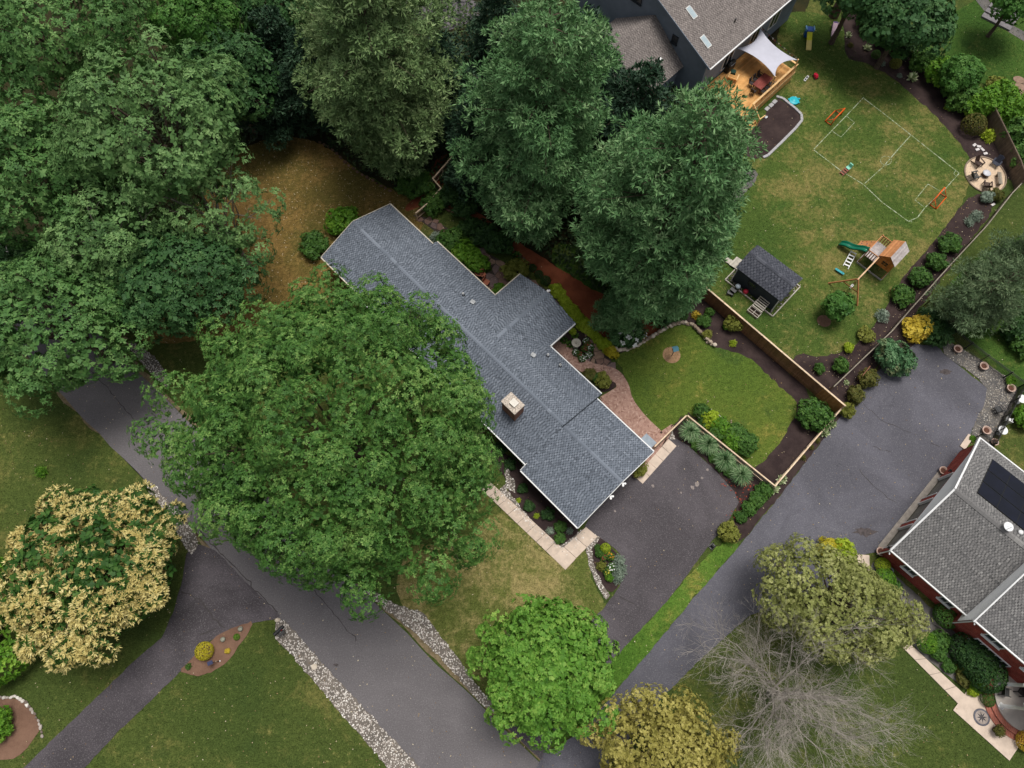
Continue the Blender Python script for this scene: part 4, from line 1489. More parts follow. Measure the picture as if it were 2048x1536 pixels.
# shade sail: one stretched sheet on four posts
sail = thing('shade_sail', 'pale grey shade sail stretched over the cedar deck', 'shade sail', UO, UA)
cor = [Vector((11.2, 0.5, 3.3)), Vector((10.7, -5.0, 3.0)), Vector((6.85, -4.85, 3.35)), Vector((7.1, 0.5, 3.3))]
n = 14
b = MB()
vs_ = []
for i in range(n + 1):
    for j in range(n + 1):
        s_, t_ = i / n, j / n
        # pull the edges inward like a tensioned cloth
        s2 = s_ + (0.5 - s_) * 0.30 * 4 * t_ * (1 - t_) * abs(2 * s_ - 1)
        t2 = t_ + (0.5 - t_) * 0.30 * 4 * s_ * (1 - s_) * abs(2 * t_ - 1)
        p = cor[0].lerp(cor[1], t2).lerp(cor[3].lerp(cor[2], t2), s2)
        p.z -= 0.35 * (4 * s_ * (1 - s_)) * (4 * t_ * (1 - t_)) * 0.6
        vs_.append(p)
fs = [(i * (n + 1) + j, i * (n + 1) + j + 1, (i + 1) * (n + 1) + j + 1, (i + 1) * (n + 1) + j) for i in range(n) for j in range(n)]
b.add(vs_, fs)
so = b.obj('cloth', m_plain('sail_cloth', (188, 188, 200), 0.8, 0.06, 1.2), sail, True)
so.modifiers.new('thick', 'SOLIDIFY').thickness = 0.012
for p in cor[1:3]:
    MB().box((p.x, p.y, p.z / 2 + 0.06), (0.12, 0.12, p.z + 0.12)).obj('post', CEDAR_L, sail)
rope = MB().tube([cor[0] + Vector((0.15, 0.1, 0.05)), cor[0].lerp(cor[1], .5) + Vector((0.25, 0, -0.35)), cor[1] + Vector((0.05, 0, 0.1))], 0.02, 5)
sl = rope.obj('light_cord', METAL_BLACK, sail)
pn = MB().add([(0, 0, 0), (0.16, 0, 0), (0.08, 0.0, -0.24), (0, 0.015, 0), (0.16, 0.015, 0), (0.08, 0.015, -0.24)], [(0, 1, 2), (5, 4, 3), (0, 3, 4, 1), (1, 4, 5, 2), (2, 5, 3, 0)])
pms = [pn.mesh('pennant', m_plain('pennant_%s' % c, rgb, 0.7)) for c, rgb in (('white', (226, 222, 220)), ('red', (150, 48, 48)), ('dark', (52, 56, 70)))]
for i in range(20):
    t = (i + 0.5) / 20
    p = cor[0].lerp(cor[1], t) + Vector((0.25 * 4 * t * (1 - t) + 0.1, 0.06, 0.03 - 0.35 * 4 * t * (1 - t)))
    link('pennant', pms[i % 3], sail, p, R(-95 + random.uniform(-15, 15)))

# dining table and chairs on the deck
DARKWOOD = m_wood('dark_red_wood', (112, 52, 46), (132, 66, 58), (2, 2, 2))
tb = thing('dining_table', 'long dark red wooden dining table under the edge of the shade sail', 'table', UO + Matrix.Rotation(UA, 3, 'Z') @ Vector((7.0, -3.75, DZ)), UA + R(2))
for i in range(6):
    MB().box((0, -0.46 + i * 0.185, 0.74), (2.1, 0.178, 0.04)).obj('top_plank', DARKWOOD, tb)
for x in (-0.92, 0.92):
    for y in (-0.4, 0.4):
        MB().box((x, y, 0.36), (0.08, 0.08, 0.72)).obj('leg', DARKWOOD, tb)
DARKCH = m_plain('dark_chair', (48, 40, 40), 0.6)


def make_chair(label, loc, rz, mat, group=None, s=1.0):
    t = thing('chair', label, 'chair', loc, rz, group)
    MB().box((0, 0, 0.44 * s), (0.46 * s, 0.46 * s, 0.05 * s), 0, .5, 0.04).obj('seat', mat, t)
    b = MB()
    b.hexa([(-.23 * s, .20 * s, .45 * s), (.23 * s, .20 * s, .45 * s), (.23 * s, .24 * s, .45 * s), (-.23 * s, .24 * s, .45 * s), (-.23 * s, .30 * s, .95 * s), (.23 * s, .30 * s, .95 * s), (.23 * s, .34 * s, .95 * s), (-.23 * s, .34 * s, .95 * s)])
    b.obj('backrest', mat, t)
    for x in (-.2, .2):
        for y in (-.2, .2):
            MB().box((x * s, y * s, .21 * s), (.04 * s, .04 * s, .42 * s)).obj('leg', mat, t)
        MB().box((x * 1.15 * s, 0, .64 * s), (.05 * s, .44 * s, .04 * s)).obj('armrest', mat, t)
    return t


RU = Matrix.Rotation(UA, 3, 'Z')
for i, dx in enumerate((-0.7, 0.0, 0.7)):
    make_chair('dark chair on the house side of the red dining table, ' + ('sunny end', 'middle place', 'sail end')[i], UO + RU @ Vector((7.0 + dx, -2.95, DZ)), UA, DARKCH, 'chairs at the deck table')
for i, dx in enumerate((-0.7, 0.0, 0.7)):
    make_chair('dark chair on the railing side of the red dining table, ' + ('sunny end', 'middle place', 'sail end')[i], UO + RU @ Vector((7.0 + dx, -4.5, DZ)), UA + math.pi, DARKCH, 'chairs at the deck table')
make_chair('dark chair at the sunny end of the red dining table', UO + RU @ Vector((5.55, -3.75, DZ)), UA + R(90), DARKCH, 'chairs at the deck table')

# wooden lounge chair with slatted back and green cushion
lc = thing('lounge_chair', 'honey wood slatted lounge chair with a green cushion on the deck', 'chair', UO + RU @ Vector((5.6, -1.05, DZ)), UA + R(20))
for i in range(5):
    MB().box((0.12 * i - 0.24, 0, 0.36), (0.10, 0.9, 0.04)).obj('seat_slat', CEDAR, lc)
for i in range(6):
    MB().bar((-0.38, -0.4 + i * 0.16, 0.36), (-0.78, -0.4 + i * 0.16, 0.95), 0.10, 0.03).obj('back_slat', CEDAR, lc)
for y in (-0.47, 0.47):
    MB().box((-0.05, y, 0.58), (0.85, 0.10, 0.04)).obj('armrest', CEDAR_L, lc)
    for x in (-0.4, 0.32):
        MB().box((x, y, 0.29), (0.08, 0.08, 0.56)).obj('leg', CEDAR_L, lc)
MB().box((0.62, 0.2, 0.30), (0.5, 0.5, 0.5), R(20), .5, .08).obj('cushion', m_plain('green_cushion', (34, 66, 56), 0.8), lc)
gr = thing('barbecue_grill', 'black covered barbecue grill against the house wall on the deck', 'grill', UO + RU @ Vector((6.4, 0.05, DZ)), UA)
MB().box((0, 0, 0.42), (1.2, 0.5, 0.82), 0, .5, .05).obj('cabinet', METAL_BLACK, gr)
MB().tube([(-0.5, 0, 0.9), (0.5, 0, 0.9)], 0.25, 12).obj('hood', METAL_BLACK, gr, True)
MB().tube([(-0.4, -0.28, 0.95), (0.4, -0.28, 0.95)], 0.02, 6).obj('handle', METAL_GREY, gr)

# ================================================================== trees
BARK = m_plain('bark', (92, 80, 70), 0.95, 0.4, 6.0, 0.1, bump=0.6)
BARK_GREY = m_plain('bark_grey', (138, 130, 122), 0.95, 0.3, 6.0, 0.1, bump=0.5)
LF = {}
LF['maple_dark'] = m_leaf('leaf_maple_dark', (38, 72, 30), (76, 118, 50), (150, 180, 98), 0.24)
LF['maple_bright'] = m_leaf('leaf_maple_bright', (58, 102, 32), (104, 152, 56), (164, 194, 94), 0.3)
LF['woods'] = m_leaf('leaf_woods', (44, 78, 38), (82, 122, 62), (134, 168, 98), 0.22)
LF['woods_grey'] = m_leaf('leaf_woods_grey', (54, 86, 46), (96, 132, 74), (146, 176, 112), 0.22)
LF['woods_deep'] = m_leaf('leaf_woods_deep', (34, 66, 34), (62, 100, 54), (108, 142, 84), 0.22)
LF['woods_bright'] = m_leaf('leaf_woods_bright', (44, 84, 32), (76, 122, 50), (120, 158, 80), 0.28)
LF['olive'] = m_leaf('leaf_olive', (90, 98, 46), (144, 150, 84), (204, 204, 140), 0.24)
LF['olive_gold'] = m_leaf('leaf_olive_gold', (104, 102, 42), (164, 156, 80), (218, 206, 130), 0.24)
LF['chestnut'] = m_leaf('leaf_chestnut', (30, 62, 24), (58, 96, 38), (108, 138, 64), 0.22)
LF['blossom'] = m_leaf('leaf_blossom', (172, 156, 88), (216, 200, 130), (240, 228, 170), 0.2)
LF['pine'] = m_leaf('needle_pine', (46, 82, 48), (94, 134, 82), (154, 182, 130), 0.14)
LF['pine_warm'] = m_leaf('needle_pine_warm', (58, 84, 50), (108, 134, 82), (162, 178, 124), 0.14)
LF['hemlock'] = m_leaf('needle_hemlock', (22, 42, 30), (40, 66, 46), (70, 98, 68), 0.08)
LF['grey_pine'] = m_leaf('needle_grey', (56, 78, 52), (94, 116, 80), (140, 156, 114), 0.1)


def put_crown(root, V, v, mat, name='crown'):
    me = quads(name, V, v, mat)
    return link(name, me, root)


def broad_tree(label, cpx, zc, rx, ry, rz, nl, lr, nt, k, L, W, mat, seed, trunk=0.3, zmin=-0.35, group=None, amp=0.14, inner=True, name='broadleaf_tree', squash=0.8, fill=1.0, top_shift=0.0, limbs_every=3, bark=None, blossom=None, limb_r=1.0, outline=None, lobe_var=0.28, inner_r=0.60, majors=13, furrow=0.20, flat=False, inner_leaf=(1.6, 3.0), inner_n=1.0):
    rng = np.random.default_rng(seed)
    C = G(cpx[0], cpx[1], zc)
    root = thing(name, label, 'tree', (C.x, C.y, 0), 0, group)
    d = fib_dirs(nl, rng, zmin, flat)
    mj = fib_dirs(majors, rng, zmin, flat)          # main boughs stand proud, furrows lie between them
    dist = np.arccos(np.clip(d @ mj.T, -1, 1)).min(1)
    wd = 1.75 / math.sqrt(majors)
    rad = np.clip(0.95 - furrow * np.clip(dist / wd, 0, 1) ** 1.5 * 1.6 + low_noise(d, rng, amp * 0.8) + rng.normal(0, 0.04, nl), 0.45, 1.12)
    r = lr * rng.uniform(1 - lobe_var, 1 + lobe_var, nl)
    LC = d * rad[:, None] * np.array([rx - lr * 0.7, ry - lr * 0.7, rz - lr * 0.5]) + np.array([0, 0, zc])
    if outline is not None:      # draw lobes in until the crown keeps the outline seen in the photograph
        for _ in range(14):
            u_, w_ = PX(LC + np.array([C.x, C.y, 0]))
            out_ = ~inside(outline, u_, w_)
            LC[out_] = (LC[out_] - np.array([0, 0, zc])) * np.array([0.93, 0.93, 0.99]) + np.array([0, 0, zc])
        u_, w_ = PX(LC + np.array([C.x, C.y, 0]))
        ok = inside(outline, u_, w_)
        LC, r, d = LC[ok], r[ok], d[ok]
        nl = len(LC)
    if fill < 1:
        ok = rng.random(nl) < fill
        LC, r, d = LC[ok], r[ok], d[ok]
    tone = np.clip(rng.normal(0.5, 0.20, len(LC)), 0, 1)
    P, Nn, ix = lobe_tufts(LC, r, unit(d + np.array([0, 0, 0.4])), nt, rng, squash, 0.12)
    tt = np.clip(tone[ix] * 0.5 + rng.random(len(P)) * 0.5, 0, 1)
    if blossom is not None:
        bsel = blossom(P, d[ix], rng) & (Nn[:, 2] > 0.05)
        P2, N2, t2 = P[bsel], Nn[bsel], tt[bsel]
        keepl = ~bsel | (rng.random(len(P)) < 0.55)
        P, Nn, tt = P[keepl], Nn[keepl], tt[keepl]
    V, v = rosettes(P, Nn, tt, k, L, W * 1.25, rng)
    if inner:
        n2 = int(min(60, max(8, nl // 3)) * inner_n)
        d2 = fib_dirs(n2, rng, -0.3, flat)
        LC2 = d2 * np.array([rx, ry, rz]) * inner_r + np.array([0, 0, zc - rz * 0.06])
        P3, N3, i3 = lobe_tufts(LC2, np.full(n2, max(lr * 1.35, rx * 0.19)), unit(d2), int(min(nt, 95) * 0.42 * inner_n), rng, 0.8, 0.0)
        if outline is not None:
            ok3 = inside(outline, *PX(P3 + np.array([C.x, C.y, 0])))
            P3, N3 = P3[ok3], N3[ok3]
        V3, v3 = rosettes(P3, N3, np.clip(rng.normal(0.4, 0.15, len(P3)), 0, 1), 5, L * inner_leaf[0], W * inner_leaf[1], rng)
        V, v = np.concatenate([V, V3]), np.concatenate([v, v3])
    put_crown(root, V, v, mat)
    if blossom is not None:
        Vb, vb = rosettes(P2 + N2 * 0.10, N2, t2, 9, 0.30, 0.085, rng, (0.35, 1.3))
        put_crown(root, Vb, vb, LF['blossom'], 'blossom')
    b = MB()
    zt = zc - rz * 0.25
    b.tube([(0, 0, -0.1), (0.05, 0, zt * 0.3), (0.0, 0.1, zt * 0.65), (0, 0, zt)], [trunk * 1.35, trunk, trunk * 0.85, trunk * 0.6], 9)
    for i in range(0, len(LC), limbs_every):
        q = Vector(LC[i]) + Vector((0, 0, r[i] * 0.25))
        z0 = zt * random.uniform(0.45, 0.98)
        s_ = Vector((0, 0, z0))
        m1 = s_.lerp(q, 0.4) + Vector((random.uniform(-.5, .5), random.uniform(-.5, .5), rz * 0.12))
        m2 = s_.lerp(q, 0.75) + Vector((random.uniform(-.4, .4), random.uniform(-.4, .4), rz * 0.08))
        r0 = trunk * 0.38 * limb_r
        b.tube([s_, m1, m2, q], [r0, r0 * .65, r0 * .4, r0 * .16], 5, cap=False)
        for _ in range(2):
            e_ = q + Vector((random.uniform(-1, 1), random.uniform(-1, 1), random.uniform(0, .7))) * r[i] * 0.9
            b.tube([m2, m2.lerp(e_, .5) + Vector((0, 0, .15)), e_], [r0 * .32, r0 * .2, r0 * .07], 4, cap=False)
    b.obj('trunk', bark or BARK, root)
    return root


def pine_tree(label, base_px, h, rmax, mat, seed, group=None, name='pine_tree', whorl=0.75, per=7, plume=0.62, nt=34, k=10, L=0.30, W=0.055, z0=0.16, droop=0.1, tip_pow=0.75, lean=(0, 0), trunk=0.32, outline=None, shoulder=0.18):
    rng = np.random.default_rng(seed)
    C = G(*base_px)
    root = thing(name, label, 'tree', (C.x, C.y, 0), 0, group)
    b = MB()

    def ax(z):
        t = z / h
        return Vector((lean[0] * t * t, lean[1] * t * t, z))
    b.tube([ax(-0.1 if i == 0 else h * i / 8) for i in range(9)], [trunk * (1.15 - i * 0.135) for i in range(9)], 9)
    PC, PR, PO, PT = [], [], [], []
    z = h * z0
    rot = 0.0
    while z < h * 0.985:
        t = (z - h * z0) / (h * (1 - z0))
        Lm = rmax * (1 - t) ** tip_pow * (0.55 + 0.45 * min(1, t / shoulder)) + 0.35
        n = max(4, int(per * (0.6 + 0.4 * (1 - t)) + rng.integers(-1, 2)))
        rot += rng.random() * 2
        for i in range(n):
            a = rot + 6.283 * (i + rng.uniform(-.28, .28)) / n
            Lb = Lm * rng.uniform(0.52, 1.28)
            s_ = ax(z)
            zb = rng.uniform(-0.25, 0.25)
            rise = Lb * rng.uniform(0.0, 0.32) - droop * Lb * (1 - t)
            e_ = s_ + Vector((math.cos(a) * Lb, math.sin(a) * Lb, rise + zb))
            m_ = s_.lerp(e_, 0.5) + Vector((0, 0, -0.06 * Lb))
            ee = np.array([[e_.x + C.x, e_.y + C.y, e_.z]])
            if outline is None or inside(outline, *PX(ee))[0]:
                b.tube([s_, m_, e_], [0.05 + 0.02 * Lb / rmax, 0.04, 0.012], 4, cap=False)
            tone = rng.normal(0.5, 0.14)
            np_ = max(2, int(Lb / (plume * 0.78)))
            for j in range(np_):
                f = 0.30 + 0.70 * (j + 0.6) / np_
                p = m_.lerp(e_, (f - .5) * 2) if f > .5 else s_.lerp(m_, f * 2)
                wid = Lb * 0.20 * math.sin(math.pi * min(1, f * 0.85))
                for sdn in ((0,) if j == np_ - 1 else (-1, 1)):
                    o = wid * sdn * rng.uniform(.6, 1.2)
                    c_ = p + Vector((-math.sin(a) * o, math.cos(a) * o, rng.uniform(-.1, .2)))
                    PC.append(c_)
                    PR.append(plume * rng.uniform(0.7, 1.2) * (0.75 + 0.25 * (1 - t)))
                    PO.append((math.cos(a) * 0.8, math.sin(a) * 0.8, 0.55))
                    PT.append(tone + rng.normal(0, 0.12))
        z += whorl * rng.uniform(0.8, 1.2)
    PC, PR, PO, PT = np.array(PC), np.array(PR), unit(np.array(PO)), np.clip(np.array(PT), 0, 1)
    if outline is not None:
        u_, w_ = PX(PC + np.array([C.x, C.y, 0]))
        ok = inside(outline, u_, w_)
        PC, PR, PO, PT = PC[ok], PR[ok], PO[ok], PT[ok]
    P, Nn, ix = lobe_tufts(PC, PR, PO, nt, rng, 0.55, 0.1)
    V, v = rosettes(P, unit(Nn + PO[ix] * 0.7), PT[ix] * 0.6 + rng.random(len(P)) * 0.4, k, L * 1.1, W * 0.85, rng, (0.3, 1.3), nrm=0.3)
    put_crown(root, V, v, mat)
    b.obj('trunk', BARK, root)
    return root


# the great maple over the front of the house
MAPLE = [(640, 560), (740, 565), (825, 605), (880, 660), (925, 735), (948, 810), (965, 880), (985, 960), (990, 1060), (945, 1115), (880, 1170), (825, 1220), (765, 1222), (700, 1182), (620, 1140), (540, 1090), (450, 1045), (360, 1000), (305, 940), (285, 880), (283, 830), (300, 760), (330, 705), (410, 655), (490, 620), (560, 575)]
broad_tree('huge dark green maple with a vast round crown spreading over the house and road', (680, 872), 12.0, 14.8, 14.2, 7.8, 200, 1.3, 185, 8, 0.215, 0.07, LF['maple_dark'], 101, 0.55, -0.12, amp=0.10, limbs_every=10, outline=MAPLE, lobe_var=0.30, inner_r=0.60, squash=1.25, majors=38, furrow=0.20, flat=True, limb_r=0.7, inner_leaf=(1.7, 3.8), inner_n=1.5)
# the small bright maple by the drive
broad_tree('small bright lime green maple between the road and the driveway', (1096, 1332), 5.6, 6.2, 6.0, 3.8, 130, 0.72, 80, 8, 0.20, 0.10, LF['maple_bright'], 102, 0.22, -0.3, amp=0.14, flat=True, limbs_every=6, majors=20, furrow=0.26, lobe_var=.35, inner_r=0.58, inner_leaf=(1.7, 3.0), inner_n=1.2, squash=1.1)


def bl(P, dd, rng):
    # flower plumes at the ends of the boughs, fewest over the shaded middle
    h = np.hypot(dd[:, 0], dd[:, 1])
    f = h * 0.75 - dd[:, 0] * 0.34 + low_noise(dd, np.random.default_rng(5), 0.32, 5) + rng.normal(0, 0.16, len(P))
    return f > 0.0


broad_tree('chestnut tree covered in cream blossom plumes beside the left driveway', (180, 1122), 5.5, 7.9, 7.2, 3.8, 115, 1.0, 110, 9, 0.30, 0.10, LF['chestnut'], 103, 0.28, -0.35, amp=0.2, blossom=bl, fill=0.93, majors=14, furrow=0.26, lobe_var=.35)
broad_tree('olive green tree beside the right driveway and brick house', (1668, 1212), 5.0, 7.6, 5.8, 3.6, 120, 0.95, 110, 9, 0.15, 0.062, LF['olive'], 104, 0.28, -0.4, amp=0.2, majors=12, furrow=0.22, lobe_var=.35, outline=[(1505, 1165), (1530, 1120), (1600, 1095), (1660, 1105), (1700, 1125), (1730, 1160), (1780, 1190), (1835, 1212), (1840, 1240), (1805, 1280), (1760, 1300), (1700, 1315), (1640, 1290), (1600, 1245), (1540, 1225), (1500, 1195)])
broad_tree('golden olive tree at the end of the right driveway below the bare tree', (1335, 1515), 5.0, 6.1, 5.6, 3.8, 105, 0.9, 110, 9, 0.15, 0.062, LF['olive_gold'], 105, 0.26, -0.4, amp=0.2, majors=12, furrow=0.3, lobe_var=.35)

# woodland on the left
wood = 'woodland trees beyond the left side of the house'
broad_tree('tall deep green oak at the far corner of the woods above the road', (95, 70), 13.0, 10.0, 9.0, 6.5, 75, 2.0, 110, 8, 0.33, 0.105, LF['woods'], 111, 0.4, -0.45, wood, amp=0.18)
broad_tree('tall pale green oak with open feathery crown in the middle of the woods', (312, 268), 13.5, 8.6, 8.4, 6.0, 62, 1.7, 120, 8, 0.30, 0.105, LF['woods_grey'], 112, 0.35, -0.5, wood, amp=0.22, fill=0.85, limb_r=1.3)
broad_tree('grey green oak at the edge of the woods beside the tall pale oak', (90, 350), 11.5, 7.4, 7.0, 5.4, 60, 1.6, 115, 8, 0.30, 0.105, LF['woods'], 113, 0.32, -0.5, wood, amp=0.2)
broad_tree('sprawling oak whose branches hang over the top end of the road', (110, 640), 8.5, 8.6, 7.4, 4.6, 70, 1.55, 115, 8, 0.29, 0.105, LF['woods'], 114, 0.32, -0.5, wood, amp=0.22, fill=0.9, limb_r=1.3)
broad_tree('broad mid green tree between the great maple and the woods', (345, 562), 8.0, 7.0, 5.4, 4.0, 60, 1.4, 115, 8, 0.29, 0.105, LF['woods_deep'], 115, 0.3, -0.4, wood, amp=0.18)
broad_tree('thin open tree with bare twigs leaning over the brown lawn', (430, 430), 9.0, 6.2, 5.8, 4.6, 44, 1.25, 95, 8, 0.28, 0.105, LF['woods_grey'], 116, 0.24, -0.6, wood, amp=0.3, inner=False, fill=0.62, limbs_every=1, bark=BARK_GREY, limb_r=0.9)
broad_tree('slender tree with a ragged crown standing among the oaks', (215, 500), 9.5, 6.0, 5.5, 4.8, 48, 1.35, 105, 8, 0.29, 0.105, LF['woods_grey'], 117, 0.26, -0.55, wood, amp=0.28, fill=0.75, limbs_every=1, bark=BARK_GREY)
broad_tree('fresh green tree with small crown behind the oaks at the top of the woods', (395, 50), 10.0, 4.6, 4.6, 4.4, 42, 1.2, 100, 8, 0.28, 0.105, LF['woods_bright'], 118, 0.24, -0.5, wood, amp=0.2)
broad_tree('deep green tree hidden between the oaks and the dark hemlocks', (455, 150), 8.0, 5.2, 5.0, 4.2, 42, 1.4, 95, 8, 0.29, 0.105, LF['woods_deep'], 119, 0.26, -0.5, wood, amp=0.2)
broad_tree('small dark understorey tree at the far left edge of the woods', (20, 560), 6.0, 4.6, 4.4, 3.4, 36, 1.2, 95, 8, 0.28, 0.105, LF['woods_deep'], 120, 0.2, -0.5, wood, amp=0.2)
broad_tree('shady green tree at the top edge beyond the dark hemlocks', (560, 10), 8.0, 5.0, 4.4, 4.0, 40, 1.3, 90, 8, 0.29, 0.105, LF['woods_deep'], 121, 0.24, -0.5, wood, amp=0.2)

# dark hemlocks and the three great pines
pine_tree('dark hemlock beside the brown lawn, left of its pair', (575, 262), 9.5, 3.8, LF['hemlock'], 131, 'dark hemlocks', 'hemlock_tree', plume=0.55, nt=9, k=5, L=0.42, W=0.16)
pine_tree('dark hemlock between the brown lawn and the pale topped white pine', (660, 250), 11.5, 4.2, LF['hemlock'], 132, 'dark hemlocks', 'hemlock_tree', plume=0.55, nt=9, k=5, L=0.42, W=0.16)
pine_tree('slim dark hemlock deep in the woods behind the other hemlocks', (600, 190), 11.0, 3.8, LF['hemlock'], 133, 'dark hemlocks', 'hemlock_tree', plume=0.55, nt=9, k=5, L=0.42, W=0.16)
tall = 'tall white pines behind the house'
pine_tree('tall white pine with warm green plumes nearest the brown lawn', (800, 330), 25.0, 8.2, LF['pine_warm'], 141, tall, whorl=0.9, plume=0.8, nt=12, k=6, L=0.40, W=0.13, z0=0.12, tip_pow=0.5, per=8, outline=[(560, -200), (925, -200), (930, 40), (910, 140), (900, 230), (850, 310), (830, 340), (780, 340), (740, 310), (700, 280), (660, 240), (600, 190), (600, 100)])
pine_tree('tall blue green white pine standing between two other pines', (1075, 452), 25.5, 8.2, LF['pine'], 142, tall, whorl=0.9, plume=0.8, nt=12, k=6, L=0.40, W=0.13, z0=0.10, tip_pow=0.5, per=8, outline=[(920, -60), (1190, -60), (1240, 40), (1235, 150), (1200, 240), (1160, 340), (1120, 420), (1085, 480), (1040, 470), (1000, 430), (940, 380), (910, 300), (890, 200), (880, 90)])
pine_tree('tall blue green white pine beside the shed and play lawn', (1283, 606), 26.0, 9.0, LF['pine'], 143, tall, whorl=0.85, plume=0.8, nt=11, k=6, L=0.40, W=0.13, z0=0.08, tip_pow=0.5, per=9, outline=[(1230, 150), (1300, 115), (1380, 120), (1440, 150), (1490, 215), (1515, 280), (1490, 350), (1460, 440), (1440, 510), (1410, 560), (1370, 610), (1320, 640), (1270, 620), (1240, 560), (1190, 540), (1160, 470), (1150, 400), (1170, 300), (1200, 220)])
pine_tree('smaller soft green pine tucked below the large pines by the path', (1234, 652), 6.0, 2.1, LF['pine'], 144, None, whorl=0.55, plume=0.5, nt=20, k=7, W=0.08, z0=0.08, trunk=0.14)
pine_tree('dark pine between the middle white pine and the shade of the woods', (960, 380), 13.0, 3.8, LF['hemlock'], 145, None, plume=0.6, nt=9, k=5, L=0.42, W=0.16)
pine_tree('sparse grey green pine leaning over the post and rail fence', (1905, 640), 9.5, 4.1, LF['grey_pine'], 146, None, whorl=0.8, plume=0.6, nt=13, k=6, L=0.36, W=0.07, z0=0.25, per=6, lean=(1.0, 0.6), trunk=0.2)
pine_tree('drooping grey green pine at the right edge beyond the fence', (1985, 560), 8.0, 3.6, LF['grey_pine'], 147, None, whorl=0.8, plume=0.6, nt=13, k=6, L=0.36, W=0.07, z0=0.2, per=6, trunk=0.2)

for i_, (px_, h_, r_, lb_) in enumerate(((( 1195, 395), 12.0, 4.4, 'dark hemlock in the gap between the middle and right white pines'), ((900, 270), 12.0, 4.6, 'dark hemlock in the gap between the left and middle white pines'), ((1150, 250), 14.0, 5.0, 'dark hemlock behind the white pines near the grey house'), ((1000, 200), 14.0, 5.0, 'dark hemlock far behind the middle white pine'), ((1255, 330), 13.0, 4.8, 'dark hemlock in front of the grey house wing'))):
    pine_tree(lb_, px_, h_, r_, LF['hemlock'], 160 + i_, 'dark hemlocks', 'hemlock_tree', whorl=0.95, plume=0.8, nt=9, k=5, L=0.48, W=0.20)
# top right trees
far = 'trees beyond the top right fence'
broad_tree('dark leafy tree overhanging the picket fence behind the play lawn', (1815, 35), 6.5, 5.4, 4.4, 3.4, 50, 1.2, 100, 8, 0.30, 0.14, LF['woods_deep'], 151, 0.25, -0.5, far, amp=0.2)
broad_tree('dark tree at the top edge above the pink toy slide', (1720, -25), 7.0, 4.8, 4.0, 3.6, 44, 1.2, 95, 8, 0.30, 0.14, LF['woods_deep'], 152, 0.25, -0.5, far, amp=0.2)
broad_tree('light green young tree with feathery leaves beyond the hedge', (1925, 145), 2.6, 2.3, 2.1, 1.7, 34, 0.6, 80, 8, 0.24, 0.08, LF['woods_bright'], 153, 0.10, -0.4, far, amp=0.25)
broad_tree('leafy tree in shade by the stone stair at the top corner', (2035, -5), 5.0, 3.0, 2.6, 2.2, 32, 0.9, 90, 8, 0.26, 0.12, LF['woods_bright'], 154, 0.18, -0.4, far)
broad_tree('young green tree growing out of the lawn beside the play set', (1678, 612), 1.9, 1.45, 1.4, 1.5, 34, 0.42, 70, 8, 0.18, 0.07, LF['woods_bright'], 155, 0.05, -0.5, amp=0.2)

# ---- the bare grey tree
DEAD = m_plain('dead_wood', (164, 156, 148), 0.9, 0.25, 3.0, 0.1)


def bare_tree(label, base_px, seed):
    rg = random.Random(seed)
    C = G(*base_px)
    root = thing('bare_tree', label, 'tree', (C.x, C.y, 0), 0)
    tk, tw = MB(), MB()

    def grow(p, d, L, r_, lev):
        n = 4 if lev < 3 else 3
        pts, rs = [p], [r_]
        q = p
        dd = d
        for i in range(n):
            dd = (dd + Vector((rg.gauss(0, .17), rg.gauss(0, .17), rg.gauss(0.02, .12)))).normalized()
            q = q + dd * L / n
            pts.append(q)
            rs.append(r_ * (1 - 0.65 * (i + 1) / n))
        (tk if lev < 2 else tw).tube(pts, rs, 6 if lev < 1 else (4 if lev < 3 else 3), cap=False)
        if lev >= 5:
            return
        kk = (6, 6, 5, 4, 3)[lev]
        for i in range(kk):
            t = rg.uniform(0.25, 1.0) if lev else rg.uniform(0.45, 1.0)
            j = min(n - 1, int(t * n))
            s_ = pts[j].lerp(pts[j + 1], t * n - j)
            side = dd.cross(Vector((rg.gauss(0, 1), rg.gauss(0, 1), rg.gauss(0, 1)))).normalized()
            nd = (dd * rg.uniform(.75, 1.2) + side * rg.uniform(.35, .8) + Vector((0, 0, 0.06))).normalized()
            grow(s_, nd, L * rg.uniform(0.45, 0.72), rs[j] * 0.5 + 0.003, lev + 1)

    for i in range(20):
        a = 6.283 * i / 20 + rg.uniform(-.5, .5)
        el = rg.uniform(0.3, 1.1) if i % 3 else 0.75
        d = Vector((math.cos(a) * math.cos(el), math.sin(a) * math.cos(el), math.sin(el) * 0.9)).normalized()
        grow(Vector((rg.gauss(0, .25), rg.gauss(0, .25), 1.0 + rg.random() * 1.6)), d, rg.uniform(4.4, 6.8), 0.07, 1)
    tk.tube([(0, 0, -0.1), (0.05, 0, 0.8), (0, 0, 2.0)], [0.30, 0.24, 0.16], 9)
    tk.obj('trunk', DEAD, root)
    tw.obj('twigs', DEAD, root)
    return root


bare_tree('bare grey leafless tree with fine spreading twigs beside the right driveway', (1540, 1385), 9)

